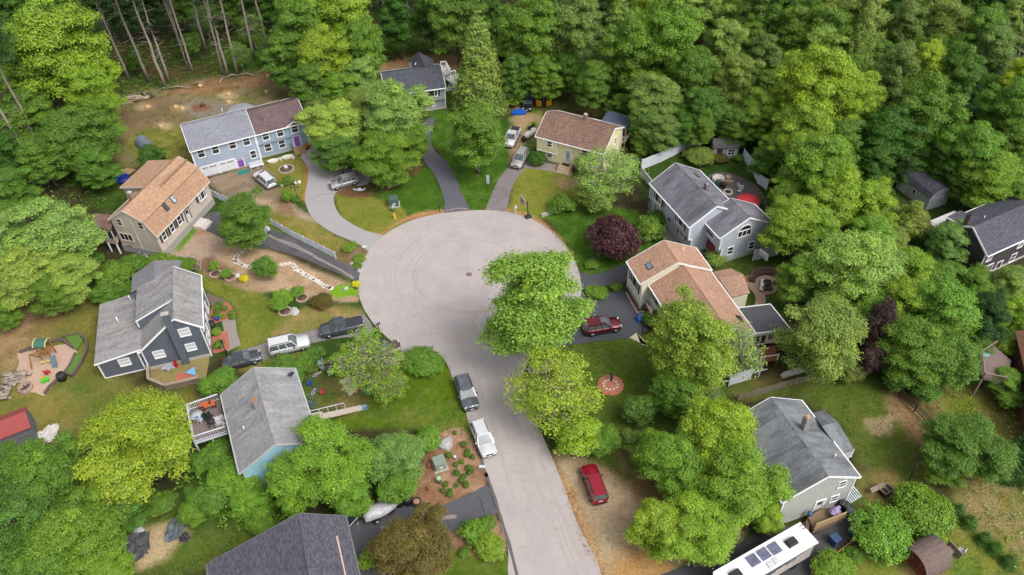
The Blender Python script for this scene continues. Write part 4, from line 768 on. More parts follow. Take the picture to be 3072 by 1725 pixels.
for p in (a, b_, c2, d2): mb.bar((p.x, p.y, 0), (p.x, p.y, 2.05), .14)
mb.build("screen_panel", M("vinyl_white", C(226, 230, 240), .45, .03), h.r)
# --- H: charcoal house at the right edge
zh = zoom(2.046, 2660, 460)
CHA = siding("charcoal_siding", C(66, 62, 64)); CR = shingle("charcoal_shingle", C(92, 92, 104), C(106, 106, 118), 0, .15)
h = House("charcoal_house", "charcoal house with white trim and dark roof at the right edge of the picture", 61.23, 76.62, 25.98, 15, 7.6, 4.6, 7.1, .44, .0)
h.shell(CHA, CR, found=.4)
for p, wv, hv in (((628, 645), .9, .7), ((772, 640), .9, 1.3), ((820, 562), .9, .7)): h.window('f', zh(*p), wv, hv)
h.window('f', zh(608, 712), 2.2, 1.2, kind='pic'); h.panel("door", 'f', zh(678, 700), .95, 2.0, M("black_door", C(50, 46, 50), .5)); h.window('l', zh(430, 550), .9, 1.1)
A6 = [h.loc(G(*zh(*p), z)) for p, z in (((365, 392), 6.0), ((450, 350), 6.2), ((585, 400), 6.4), ((490, 458), 6.0))]; mb = MB(); mb.slab(A6, .15); mb.build("rear_wing_roof", CR, h.r)
c_ = sum(A6, Vector()) / 4; mb = MB(); mb.prism([(p.lerp(c_, .08).x, p.lerp(c_, .08).y) for p in A6], 0, 5.95); mb.build("rear_wing_wall", CHA, h.r); mb = MB(); mb.bar(A6[3] - Vector((0, 0, .05)), A6[0] - Vector((0, 0, .05)), .1, .2); mb.build("rear_wing_trim", WHITE, h.r)
h.chimney(zh(515, 378), 8.0, .7, .6, 3.2, M("dark_brick", C(92, 82, 80), .9, .3, 9), DARKMETAL); h.vent(zh(597, 398), .4)
h = mb = MB(); Q = [G(*zh(*p), 2.6) for p in ((250, 420), (415, 352), (440, 362), (320, 475))]; mb.slab(Q, .12)
for q in Q: mb.bar((q.x, q.y, 0), (q.x, q.y, 2.5), .12)
solo("patio_canopy", mb, M("white_panel", C(226, 220, 218), .5, .05), "flat white patio canopy beside the charcoal house", "canopy")
# --- I: grey-green house lower right
zi = zoom(3.0136, 2180, 1160)
SG = siding("sage_grey_siding", C(172, 174, 168)); IR = shingle("grey_green_shingle", C(146, 150, 154), C(156, 160, 162), .45, .08, .17, .25)
h = House("grey_green_house", "grey-green house with blotchy grey roof and square chimney, behind the motorhome", 22.44, 51.45, -72.47, 10.23, 8.92, 4.95, 7.1, .51, -.22)
h.shell(SG, IR, found=.3)
h.window('r', zi(1043, 880), .75, .95); h.window('r', zi(970, 1010), .75, .95); h.panel("door", 'r', zi(830, 1078), 1.0, 2.0, M("white_door", C(232, 234, 240)), lites='mid')
h.window('f', zi(232, 690), 1.0, 1.2, shut=BLACK); h.window('f', zi(165, 700), .8, .5)
h.chimney(zi(735, 275), 8.3, .6, .6, 2.2, M("grey_block", C(150, 146, 142)), M("clay_pot2", C(206, 156, 120), .8)); h.vent(zi(975, 640), .6)
A7 = [h.loc(G(*zi(*p), z)) for p, z in (((870, 213), 5.2), ((1003, 310), 4.4), ((1155, 565), 4.4), ((1045, 600), 5.2), ((765, 240), 4.6), ((905, 500), 5.6))]
k0, k1 = h.loc(G(*zi(862, 356), 5.5)), h.loc(G(*zi(1003, 314), 5.5)); mb = MB(); mb.slab([h.loc(G(*zi(765, 240), 4.3)), h.loc(G(*zi(878, 213), 4.3)), k1, k0], .14); mb.slab([k0, k1, h.loc(G(*zi(1155, 565), 4.1)), h.loc(G(*zi(1046, 598), 4.1)), h.loc(G(*zi(950, 480), 4.9))], .14); mb.build("ell_roof", IR, h.r)
mb = MB(); Q = [h.loc(G(*zi(*p), 3.8)) for p in ((800, 270), (890, 240), (1000, 330), (1140, 580), (1050, 610), (950, 480))]; mb.prism([(p.x, p.y) for p in Q], 0, 3.9); mb.build("ell_wall", SG, h.r)
q = Q[3]; 
for wx in (.3, .7): h.window('r', None, .7, 1.0, center=(h.loc(G(*zi(1085, 605), 3.0)).x + .1, h.loc(G(*zi(1085, 605), 3.0)).y + wx - .5, 3.0))
# --- J: dark roofed house at the bottom
zj = zoom(5.152, 600, 1480)
JR = shingle("graphite_shingle", C(92, 92, 102), C(112, 111, 122), 0, .15)
h = House("graphite_roof_house", "house with large graphite shingle roof at the bottom edge, flag by its gutter", -20.434, 40.23, -71.38, 14, 13.1, 4.6, 8.0, .70, .6)
c0 = Vector((-20.434, 40.23, 0)); nrm = Vector((-math.sin(h.yaw), math.cos(h.yaw), 0)); o_ = c0 - nrm * (h.W * .7); h.r.location = o_; h.o = np.array([o_.x, o_.y, 0.0]); h.dz = .6; h.sb = (8.0 - 5.2) / (h.W * .3)
GRS = siding("light_grey_siding", C(186, 190, 196)); h.shell(GRS, JR, trim=M('graphite_trim', C(120, 118, 122), .6), found=.3)
mb = MB(); yq = h.W * .7 + 2.75; mb.slab([(2.4, h.W * .7 - .1, 8.12), (14, h.W * .7 - .1, 8.12), (14, yq, 6.2), (2.4, yq, 6.2)], .1); mb.build("front_roof", JR, h.r)
mb = MB(); mb.box((8.2, yq + .05, 6.12), (11.6, .16, .16)); mb.build("upper_gutter", M("leaf_filled_gutter", C(214, 186, 166), .8, .2, 4), h.r)
fp = [h.loc(G(*zj(*p), 2.9)) for p in ((2225, 1020), (2340, 1010), (2385, 1150), (2270, 1210))]; mb = MB(); mb.prism([(p.x, p.y) for p in fp], 0, 2.9); mb.build("entry_bay", GRS, h.r)
# --- K: dark grey house among the trees, back centre
zk_ = zoom(3.897, 1120, 130)
KG = siding("mid_grey_siding", C(146, 148, 158)); KR = shingle("slate_dark_shingle", C(84, 86, 96), C(98, 100, 110), 0, .15)
h = House("grey_back_house", "grey house with dark slate roof half hidden by trees at the back", -20.45, 121.81, 12.02, 10.37, 8.66, 4.48, 6.39)
h.shell(KG, KR, garrison=2.1, found=.4)
h.window('f', zk_(672, 588), 2.2, 1.05, shut=M("dark_shutter2", C(56, 54, 62), .5), kind='pic'); h.window('f', zk_(680, 712), 1.0, .6, off=-.45)
ap, rg, el, er, er2 = [h.loc(G(*zk_(*p), z)) for p, z in (((528, 97), 6.1), ((605, 275), 6.1), ((400, 205), 4.0), ((688, 180), 4.0), ((730, 268), 4.2))]
mb = MB(); el2 = h.loc(G(*zk_(440, 290), 4.4)); mb.slab([el, el2, rg, ap], .14); mb.slab([ap, rg, er2, er], .14); mb.build("rear_ell_roof", KR, h.r)
mb = MB(); mb.prism([(p.x, p.y) for p in (el.lerp(rg, .06), h.loc(G(*zk_(528, 97), 4.0)).lerp(rg, .05), er.lerp(rg, .06), er2.lerp(rg, .1), el2.lerp(rg, .1))], 0, 4.0); mb.build("rear_ell_wall", KG, h.r)
h.chimney(zk_(425, 218), 6.6, .6, .5, 3.0, M("stone_chimney", C(128, 124, 112), .9, .3, 6), DARKMETAL); h.vent(zk_(497, 275), .8)

DKW = M("pale_deck", C(206, 200, 196), .8, .1, 6); P4 = [h.loc(G(*zk_(*p), 2.6)) for p in ((790, 270), (850, 262), (900, 350), (830, 360))]; mb = MB(); mb.prism([(p.x, p.y) for p in P4], 2.4, 2.55); P5 = [h.loc(G(*zk_(*p), 1.5)) for p in ((835, 405), (960, 370), (1000, 455), (925, 470))]; mb.prism([(p.x, p.y) for p in P5], 1.4, 1.5); P6 = [h.loc(G(*zk_(*p))) for p in ((840, 560), (1060, 545), (1050, 480), (900, 420))]; mb.prism([(p.x, p.y) for p in P6], 0, .05); mb.build("rear_deck", DKW, h.r)
for Pq, z in ((P4, 2.55), (P5, 1.5)):
    mb = MB()
    for i in (0, 1, 2):
        a, b_ = Vector((Pq[i].x, Pq[i].y, z)), Vector((Pq[(i + 1) % 4].x, Pq[(i + 1) % 4].y, z)); mb.bar(a + Vector((0, 0, .95)), b_ + Vector((0, 0, .95)), .12); mb.bar(a + Vector((0, 0, .1)), b_ + Vector((0, 0, .1)), .08); mb.bar((a.x, a.y, 0), a + Vector((0, 0, 1)), .14); n = max(2, int((b_ - a).length / .3)); [mb.bar(a.lerp(b_, k / n) + Vector((0, 0, .1)), a.lerp(b_, k / n) + Vector((0, 0, .95)), .05) for k in range(n)]
    mb.bar((Pq[3].x, Pq[3].y, 0), (Pq[3].x, Pq[3].y, z + 1), .14); mb.build("deck_railing", WHITE, h.r)
a, b_ = P5[2], P5[3]; mb = MB(); [mb.box((a.lerp(b_, .5).x, a.lerp(b_, .5).y - .2 - k * .3, .65 - k * .15), (1.1, .3, 1.3 - k * .3)) for k in range(4)]; mb.build("deck_steps", DKW, h.r)
# ---------------------------------------------------------------- vehicles
TYRE = M("tyre_rubber", C(44, 44, 46), .85, .15); RIM = M("alloy_rim", C(176, 178, 182), .35, .1, metal=.6); CGL = glassy("car_glass", (.10, .12, .13, 1), .04); LAMP = M("headlamp_lens", C(222, 226, 232), .2); TAIL = M("tail_lamp", C(150, 30, 34), .3); PLATE = M("number_plate", C(228, 230, 234), .5)  # car glass base colour kept pale to stand in for reflected sky
KIND = {
 'suv': dict(top=[(-.5, .30), (-.485, .52), (-.44, .60), (.12, .60), (.2, .595), (.36, .56), (.46, .50), (.49, .42), (.5, .28)], cab=(-.475, .235), roof=(-.40, .05)),
 'boxy': dict(top=[(-.5, .30), (-.49, .55), (-.46, .60), (.12, .60), (.22, .595), (.40, .57), (.485, .53), (.497, .42), (.5, .28)], cab=(-.49, .215), roof=(-.455, .09)),
 'sedan': dict(top=[(-.5, .34), (-.49, .58), (-.42, .66), (-.3, .66), (.12, .65), (.22, .63), (.38, .56), (.46, .48), (.49, .42), (.5, .3)], cab=(-.37, .235), roof=(-.20, .06)),
 'pickup': dict(top=[(-.5, .34), (-.495, .58), (-.48, .60), (.12, .60), (.2, .60), (.42, .57), (.48, .52), (.495, .42), (.5, .3)], cab=(-.10, .265), roof=(-.06, .13)),
}
def car(kind, label, cat, near, far, L, W, H, col, rails=False, sunroof=None, name='parked_car', group=None, rearglass=True, flip=False, extra=None, metal=.25, z=0.02):
    """near/far: picture points under the rear and the front of the car"""
    a, b_ = G(*near, .5), G(*far, .5); c = (a + b_) / 2; c.z = z; yaw = math.atan2(b_.y - a.y, b_.x - a.x); K = KIND[kind]
    r = thing(name, label, cat, c, yaw, group); pm = paint(name + "_paint_" + str(len(MC)), col, metal=metal)
    zb, hw = .24, W / 2
    top = K['top']; stn = []
    fx = [t[0] for t in top]; fz = [t[1] * H for t in top]
    xs = sorted(set(fx + list(np.linspace(-.45, .45, 10))))
    mb = MB(); V = []; n = 12
    for x in xs:
        zt = float(np.interp(x, fx, fz)); e = abs(x) / .5; wv = hw * (1 - .22 * max(0, (e - .80) / .2) ** 2.2); zl = zb + .10 * max(0, (e - .8) / .2)
        zc_ = (zl + zt) * .5; sec = [(0, zl), (wv * .86, zl), (wv * .97, zl + .1), (wv, zc_), (wv * .985, zt - .12), (wv * .93, zt - .02), (0, zt + .03)]
        V += [(x * L, y, z_) for y, z_ in sec] + [(x * L, -y, z_) for y, z_ in sec[-2:0:-1]]
    m = 12; N_ = len(xs)
    F = [(i * m + k, (i + 1) * m + k, (i + 1) * m + (k + 1) % m, i * m + (k + 1) % m) for i in range(N_ - 1) for k in range(m)] + [tuple(range(m)), tuple((N_ - 1) * m + k for k in range(m - 1, -1, -1))]
    mb.add(V, F, smooth=True); body = mb.build("body", pm, r)
    # cabin glass
    c0, c1 = K['cab'][0] * L, K['cab'][1] * L; r0, r1 = K['roof'][0] * L, K['roof'][1] * L; zq = .585 * H if kind != 'sedan' else .63 * H; zr = H - .06; wb, wr = hw * .93, hw * .76
    def cab(k, zt, grow=0.0): return [(c0 - grow, -wb * k, zq - .04), (c1 + grow, -wb * k, zq - .04), (c1 + grow, wb * k, zq - .04), (c0 - grow, wb * k, zq - .04), (r0, -wr * k, zt), (r1, -wr * k, zt), (r1, wr * k, zt), (r0, wr * k, zt)]
    BX = [(3, 2, 1, 0), (4, 5, 6, 7), (0, 1, 5, 4), (1, 2, 6, 5), (2, 3, 7, 6), (3, 0, 4, 7)]
    MB().add(cab(.985, zr), BX).build("windows", CGL, r)
    mb = MB(); q = cab(1.0, zr)
    for i, j in ((1, 5), (2, 6), (0, 4), (3, 7)): mb.bar(q[i], q[j], .09, .07)
    for s_ in (-1, 1):
        for t_ in (.36, .66) if kind in ('suv', 'boxy') else (.5,):
            mb.bar((c0 + (c1 - c0) * t_, s_ * wb, zq - .05), (r0 + (r1 - r0) * min(1, t_ * 1.05), s_ * wr, zr), .09, .05)
    mb.build("pillars", pm, r)
    mb = MB(); P = [(r0 - .05, -wr * .9), (r0 + .05, -wr * 1.03), (r1 - .1, -wr * 1.03), (r1 + .06, -wr * .85), (r1 + .06, wr * .85), (r1 - .1, wr * 1.03), (r0 + .05, wr * 1.03), (r0 - .05, wr * .9)]
    mb.prism(P, zr - .02, zr + .04); mb.prism([(x * .94 + (r0 + r1) / 2 * .06, y * .86) for x, y in P], zr + .04, zr + .065); mb.build("roof", pm, r)
    if rails:
        mb = MB(); 
        for s_ in (-1, 1): mb.bar((r0 + .15, s_ * wr * .95, zr + .12), (r1 - .15, s_ * wr * .95, zr + .12), .05)
        mb.build("roof_rails", DARKMETAL, r)
    if sunroof: mb = MB(); [mb.box((x_, 0, zr + .065), (l_, wr * 1.25, .02)) for x_, l_ in sunroof]; mb.build("sunroof", CGL, r)
    if kind == 'pickup':
        mb = MB(); mb.box((-.30 * L, 0, .60 * H + .015), (.37 * L, W * .74, .03)); mb.build("bed_cover", M("bed_cover_black", C(58, 60, 66), .6), r)
    for sx in (.31, -.31):
        for s_ in (-1, 1):
            mb = MB(); R_ = .37; q = Vector((sx * L, s_ * (hw - .09), R_)); mb.tube([q - Vector((0, .12, 0)), q + Vector((0, .12, 0))], R_, 16); w_ = mb.build("wheel", TYRE, r)
            mb = MB(); mb.tube([q + Vector((0, s_ * .10, 0)), q + Vector((0, s_ * .135, 0))], R_ * .62, 12); mb.build("rim", RIM, w_)
    mb = MB()
    for sx in (.31, -.31):
        for s_ in (-1, 1): q = Vector((sx * L, s_ * (hw - .17), .40)); mb.tube([q - Vector((0, .12, 0)), q + Vector((0, .15, 0))], .44, 16)
    mb.build("wheel_arch", BLACK, r)
    for s_ in (-1, 1):
        mb = MB(); mb.box((.465 * L, s_ * hw * .68, .47 * H), (.13, .34, .13), -s_ * .45); mb.build("headlight", LAMP, r)
        mb = MB(); mb.box((-.487 * L, s_ * hw * .76, .52 * H), (.1, .2, .26)); mb.build("taillight", TAIL, r)
        mb = MB(); mb.box((c1 - .45, s_ * (hw + .06), zq + .08), (.14, .2, .13)); mb.build("wing_mirror", pm if kind != 'boxy' else BLACK, r)
        mb = MB(); mb.box((.12 * L, s_ * (hw * .99), .48 * H), (.2, .04, .04)); mb.box((-.12 * L, s_ * (hw * .99), .48 * H), (.2, .04, .04)); mb.build("door_handle", DARKMETAL if col[0] > .1 else RIM, r)
        mb = MB()
        for t_ in (-.25, -.02, .19): mb.box((t_ * L, s_ * (hw * .985 + .004), .38 * H), (.025, .02, .38 * H))
        mb.box((0, s_ * (hw * .97), .27), (.5 * L, .06, .12)); mb.build("door_seam", BLACK, r)
    mb = MB(); mb.box((.488 * L, 0, .40 * H), (.09, W * .42, .16)); mb.box((.492 * L, 0, .25 * H), (.09, W * .7, .14)); mb.build("grille", BLACK, r)
    mb = MB(); mb.box((-.5 * L, 0, .42 * H), (.03, .42, .14)); mb.build("number_plate", PLATE, r); mb = MB(); mb.box((.5 * L, 0, .30 * H), (.03, .4, .12)); mb.build("number_plate", PLATE, r)
    mb = MB(); mb.box((-.49 * L, 0, .28), (.14, W * .8, .16)); mb.build("bumper", BLACK, r)
    if extra: extra(r, L, W, H, zr, pm)
    return r
zs = zoom(2.73, 1340, 1100); zq1 = zoom(2.141, 580, 880)
car('suv', "dark silver grey car parked on the street above the white one", "car", zs(122, 100), zs(205, 345), 4.95, 1.98, 1.72, C(120, 124, 134), True, [(-.9, .75), (.25, .5)], metal=.5)
car('suv', "white car parked on the street below the dark grey one", "car", zs(250, 470), zs(352, 722), 4.7, 1.9, 1.62, C(240, 240, 242), True)
car('sedan', "charcoal saloon car at the left end of the row by the slate blue house", "car", zq1(200, 460), zq1(425, 400), 4.65, 1.82, 1.45, C(88, 90, 98), metal=.4)
car('boxy', "big white four wheel drive car in the drive between the saloon and the pickup", "car", zq1(500, 365), zq1(735, 312), 5.0, 1.98, 1.88, C(242, 242, 244), True, [(.35, .5)])
car('pickup', "dark grey pickup truck with covered bed beside the thin spring tree", "pickup truck", zq1(1080, 195), zq1(825, 250), 5.6, 1.98, 1.85, C(92, 96, 106), name='pickup_truck', metal=.4)
car('suv', "dark brown car mostly hidden under the thin spring tree", "car", zq1(1110, 385), zq1(1310, 345), 4.7, 1.85, 1.68, C(92, 74, 68))
zg2 = zoom(3.348, 1536, 864)
car('suv', "dark red car on the black drive in front of the cream split level house", "car", zg2(730, 420), zg2(1075, 360), 4.85, 1.95, 1.75, C(112, 22, 38), True, [(.1, .7)], metal=.35)
zr_ = zoom(3.348, 1536, 1293)
car('boxy', "red boxy car parked alone on the sandy verge", "car", zr_(880, 690), zr_(770, 385), 4.55, 1.85, 1.75, C(168, 26, 52), True, metal=.3)
zw = zoom(5.783, 520, 290)
car('boxy', "white car with black roof hatch on the gravel before the blue garage house", "car", (682, 466), (651, 440), 4.6, 1.85, 1.75, C(240, 241, 244), True, [(.5, .4)])
za3 = zoom(3.348, 768, 432)
car('suv', "silver car nosing out from under the big tree beside the grey curved drive", "car", za3(985, 360), za3(790, 415), 4.5, 1.8, 1.65, C(190, 188, 192), True, metal=.4)
ze3 = zoom(5.114, 1500, 360)
car('suv', "silver car facing down the drive of the yellow house", "car", ze3(375, 500), ze3(245, 715), 4.7, 1.85, 1.75, C(196, 194, 188), True, metal=.4)
car('pickup', "white pickup truck half covered by leaves above the silver car", "pickup truck", ze3(235, 180), ze3(140, 370), 5.3, 1.9, 1.8, C(236, 236, 238), name='pickup_truck')
car('suv', "white car under the tree on the worn drive by the picket fence", "car", (625, 555), (668, 583), 4.5, 1.8, 1.6, C(234, 236, 240))
car('sedan', "black car parked in the shade under the trees behind the yellow house", "car", (1333, 248), (1326, 272), 4.6, 1.8, 1.4, C(44, 44, 50))
# motorhome
zm = zoom(2.696, 2080, 1480)
a, b_ = G(*zm(150, 640), 3.2), G(*zm(870, 228), 3.2); e_ = G(*zm(1010, 400), 3.2); d_ = (b_ - a).normalized(); nrm = Vector((-d_.y, d_.x, 0)); wv = abs((e_ - b_).dot(nrm)); c_ = (b_ + e_) / 2 - d_ * 5.4; c_.z = 0
mh = thing("motorhome", "long white roofed motorhome with solar panels and dark striped side on the black drive", "motorhome", c_, math.atan2(d_.y, d_.x)); wv = min(max(wv, 2.5), 3.0); print('mh', wv)
mb = MB(); mb.box((0, 0, 1.85), (10.6, wv - .12, 2.5)); mb.build("body", M("coach_side", C(96, 88, 84), .35, .12, 2), mh)
mb = MB(); mb.prism([(-5.5, -wv * .36), (-5.2, -wv * .5), (5.4, -wv * .5), (5.4, wv * .5), (-5.2, wv * .5), (-5.5, wv * .36)], 3.08, 3.2); mb.build("roof", M("coach_roof", C(240, 240, 242), .4, .03), mh)
mb = MB(); mb.box((-5.32, 0, 2.5), (.12, wv - .3, 1.0)); mb.build("windscreen", CGL, mh)
for x_ in (-3.6, 3.1):
    mb = MB(); mb.box((x_, 0, 3.38), (1.15, .8, .36), taper=.82); mb.build("air_conditioner", BLACK, mh)
for x_, y_ in ((1.3, .3), (.05, .35), (-1.25, .35)): mb = MB(); mb.box((x_, y_, 3.26), (1.05, 1.1, .05)); mb.build("solar_panel", glassy("solar_cell", C(110, 110, 136), .15), mh)
for x_, y_ in ((.6, -.75), (-.15, -.8)): mb = MB(); mb.box((x_, y_, 3.26), (.6, .6, .14), taper=.9); mb.build("roof_vent", M("vent_plastic", C(214, 212, 214), .5), mh)
for s_ in (-1, 1):
    mb = MB(); 
    for k in range(4): mb.bar((-4.6 + k * .3, s_ * (wv / 2 - .04), .9 + k * .25), (4.9, s_ * (wv / 2 - .04), 1.1 + k * .5), .05, .07)
    mb.build("side_stripe", M("cream_stripe", C(214, 208, 200), .4), mh)
    for x_ in (-3.9, 3.2): mb = MB(); q = Vector((x_, s_ * (wv / 2 - .22), .48)); mb.tube([q - Vector((0, .16, 0)), q + Vector((0, .16, 0))], .48, 16); mb.build("wheel", TYRE, mh)
    for x_ in (-2.4, -.2, 2.2): mb = MB(); mb.box((x_, s_ * (wv / 2 - .05), 2.35), (1.2, .05, .6)); mb.build("side_window", CGL, mh)
mb = MB(); 
for y_ in (.5, .85): mb.tube([(5.33, y_, .8), (5.33, y_, 3.35), (4.9, y_, 3.35)], .03, 6)
for k in range(6): mb.bar((5.36, .5, 1 + k * .4), (5.36, .85, 1 + k * .4), .03)
mb.build("ladder", DARKMETAL, mh)
# covered boat on a trailer
zt = zoom(3.348, 768, 1293); p0, p1 = G(*zt(1090, 830), .9), G(*zt(1440, 690), 1.1); d_ = p1 - p0; c_ = (p0 + p1) / 2; c_.z = 0; Lb = Vector((d_.x, d_.y, 0)).length + .3
bt = thing("boat_trailer", "boat under a silver grey cover on its trailer beside the dark drive", "boat", c_, math.atan2(d_.y, d_.x))
mb = MB(); xs = np.linspace(-.5, .5, 12); V = []
for x in xs:
    e = max(0, (x + .1) / .6); w_ = 1.0 * (1 - e ** 2.2 * .97); zt_ = 1.15 + .15 * math.sin((x + .5) * 9) * (1 - e) + .25 * e; zs_ = .78 + .25 * e + rnd.uniform(-.02, .02)
    V += [(x * Lb, -w_ * .8, .5 + .35 * e), (x * Lb, -w_, zs_), (x * Lb, -w_ * .35, zt_ - .08), (x * Lb, 0, zt_), (x * Lb, w_ * .35, zt_ - .1), (x * Lb, w_, zs_), (x * Lb, w_ * .8, .5 + .35 * e)]
m = 7; F = [(i * m + k, (i + 1) * m + k, (i + 1) * m + (k + 1) % m, i * m + (k + 1) % m) for i in range(11) for k in range(m)] + [tuple(range(m)), tuple(11 * m + k for k in range(m - 1, -1, -1))]
mb.add(V, F, smooth=True); mb.build("cover", M("silver_tarp", C(204, 202, 210), .5, .22, 3, metal=.1), bt)
mb = MB(); mb.box((-.5, 0, .42), (Lb * .8, 1.5, .1)); mb.bar((0, 0, .45), (Lb * .62, 0, .45), .12); mb.build("trailer_frame", DARKMETAL, bt)
for s_ in (-1, 1): mb = MB(); q = Vector((-.9, s_ * 1.05, .33)); mb.tube([q - Vector((0, .1, 0)), q + Vector((0, .1, 0))], .33, 14); wh = mb.build("wheel", TYRE, bt); mb = MB(); mb.tube([q - Vector((0, .115, 0)), q + Vector((0, .115, 0))], .19, 12); mb.build("rim", M("white_rim", C(222, 224, 226), .5), wh)
# ---------------------------------------------------------------- trees and shrubs
LEAF = leafmat("leaf", .24); NEEDLE = leafmat("needle", .12)
BARK = M("bark", C(112, 98, 86), .95, .3, 5, bump=.5); BARKP = M("pale_bark", C(158, 148, 136), .95, .28, 4, bump=.4); BARKD = M("dark_bark", C(78, 66, 58), .95, .25, 5)
def leafmesh(name, lobes, ntw, per, leaf, rs, upw=.7, spread=.3, minz=-.45, inner=.72, shell=(.78, 1.05), needle=False):
    r_ = np.random.RandomState(rs); L_ = np.array([l[:3] for l in lobes], float); Rr = np.array([l[3] if len(l) == 4 else l[3:6] for l in lobes], dtype=object)
    Rr = np.array([[l[3]] * 3 if len(l) == 4 else l[3:6] for l in lobes], float); wts = (Rr.prod(1)) ** (2 / 3); wts /= wts.sum()
    k = r_.choice(len(lobes), ntw * 2, p=wts); d = r_.normal(size=(ntw * 2, 3)); d /= np.linalg.norm(d, axis=1)[:, None]
    keep = d[:, 2] > minz + r_.rand(ntw * 2) * .3; k, d = k[keep], d[keep]
    p = L_[k] + d * Rr[k] * (r_.uniform(shell[0], shell[1], (len(k), 1)) + (r_.rand(len(k), 1) < .1) * r_.uniform(0, .6, (len(k), 1)))
    ins = np.zeros(len(k), bool)
    for i in range(len(lobes)): ins |= (np.linalg.norm((p - L_[i]) / Rr[i], axis=1) < inner)
    k, d, p = k[~ins][:ntw], d[~ins][:ntw], p[~ins][:ntw]; n = len(k)
    lobv = r_.rand(len(lobes)); tv = r_.rand(n)
    of = r_.normal(size=(n * per, 3)) * np.array([spread, spread, spread * .6]); P = np.repeat(p, per, 0) + of; D_ = np.repeat(d, per, 0)
    N = D_ * .35 + of / spread * .45 + np.array([0, 0, upw]) + r_.normal(size=P.shape) * .38; N /= np.linalg.norm(N, axis=1)[:, None]
    T = np.cross(N, r_.normal(size=P.shape)); T /= np.linalg.norm(T, axis=1)[:, None] + 1e-9; B = np.cross(N, T)
    a = leaf * r_.uniform(.6, 1.25, (len(P), 1)); b_ = a * (.22 if needle else .62); mid = T * a * .15
    V = np.stack([P - T * a, P - B * b_ + mid, P + T * a, P + B * b_ + mid], 1).reshape(-1, 3); nf = len(P)
    me = bpy.data.meshes.new(name); me.vertices.add(nf * 4); me.vertices.foreach_set("co", V.ravel().astype(np.float32)); me.loops.add(nf * 4); me.loops.foreach_set("vertex_index", np.arange(nf * 4)); me.polygons.add(nf); me.polygons.foreach_set("loop_start", np.arange(0, nf * 4, 4)); me.update(calc_edges=True)
    v = np.clip(np.repeat(tv, per) * .6 + r_.rand(nf) * .4, 0, 1); g = np.repeat(lobv[k] * .55 + tv * .45, per); colr = np.stack([v, g, v, np.ones(nf)], 1)
    ca = me.color_attributes.new("var", 'FLOAT_COLOR', 'POINT'); ca.data.foreach_set("color", np.repeat(colr, 4, 0).ravel().astype(np.float32)); me.materials.append(NEEDLE if needle else LEAF); return me
def wood(name, paths, mat, n=6):
    mb = MB()
    for pts, rad in paths: mb.tube(pts, rad, n)
    me = bpy.data.meshes.new(name); me.from_pydata(mb.v, [], mb.f); me.polygons.foreach_set("use_smooth", [True] * len(mb.f)); me.materials.append(mat); me.update(); return me
def limb(a, b_, r0, r1, rr, seg=4, sag=.12):
    a, b_ = Vector(a), Vector(b_); l = (b_ - a).length; pts, rads = [], []
    for i in range(seg + 1):
        t_ = i / seg; p = a.lerp(b_, t_) + Vector((rr.uniform(-1, 1), rr.uniform(-1, 1), rr.uniform(-.3, 1))) * l * sag * .5 * math.sin(t_ * math.pi); pts.append(p); rads.append(r0 + (r1 - r0) * t_)
    return pts, rads
PROTO = {}
def broad(key, seed, r, zc, rz, nl, ntw, per, leaf, tr=.28, spread=.3, lobr=(.2, .36), bark=None, twigs=0, wild=.3, core=.42, **kw):
    rr = random.Random(seed); lobes = []; ex, ey = rr.uniform(.84, 1.05), rr.uniform(.84, 1.05); A = [(rr.uniform(0, 6.28), rr.uniform(.25, 1) * wild) for _ in range(3)]
    for i in range(nl):
        t_ = (i + rr.random()) / nl; ph = i * 2.39996 + rr.uniform(-.7, .7); zz = 1 - 1.75 * t_ ** .85; q = 1 + sum(w_ * math.cos((k + 2) * ph + a) for k, (a, w_) in enumerate(A)) * .45
        lr = r * rr.uniform(*lobr); rad = math.sqrt(max(.02, 1 - abs(zz) ** 2.3)) * (r - lr * .8) * (rr.uniform(.25, 1.0) ** .45) * q
        lobes.append((ex * rad * math.cos(ph), ey * rad * math.sin(ph), zc + (rz - lr * .5) * zz * rr.uniform(.8, 1.05) - .04 * rad, lr * rr.uniform(.8, 1.3), lr * rr.uniform(.8, 1.3), lr * rr.uniform(.42, .62)))
    out = list(lobes)
    if core: out.append((0, 0, zc - rz * .1, r * core, r * core, rz * core * .9))
    cm = leafmesh(key + "_crown", out, ntw, per, leaf, seed, spread=spread, **kw)
    base = zc - rz * .75; P = [limb((0, 0, 0), (rr.uniform(-.2, .2), rr.uniform(-.2, .2), max(.4, base)), tr, tr * .8, rr, 4, .03), limb((0, 0, max(.3, base)), (0, 0, zc + rz * .4), tr * .8, tr * .2, rr, 5, .06)]
    for l in lobes:
        z0 = rr.uniform(max(.3, base), zc); P.append(limb((0, 0, z0), (l[0], l[1], l[2]), tr * .34, tr * .08, rr))
        for _ in range(twigs):
            a = rr.uniform(0, 6.28); e = rr.uniform(-.1, 1.1); q = Vector((l[0] + l[3] * math.cos(a) * math.cos(e), l[1] + l[3] * math.sin(a) * math.cos(e), l[2] + l[5] * math.sin(e))); P.append(limb((l[0] * .6, l[1] * .6, l[2] * .95 + z0 * .05), q, tr * .14, tr * .04, rr, 3))
    PROTO[key] = (wood(key + "_trunk", P, bark or BARK), cm, zc, r, rz)
for i in range(5): broad("oak%d" % i, 10 + i, 5.8, 9.2, 6.6, 64, 4700, 15, .142, .32, .29, (.13, .29), wild=.8, shell=(.7, 1.18), minz=-.25, inner=.6, core=.42)
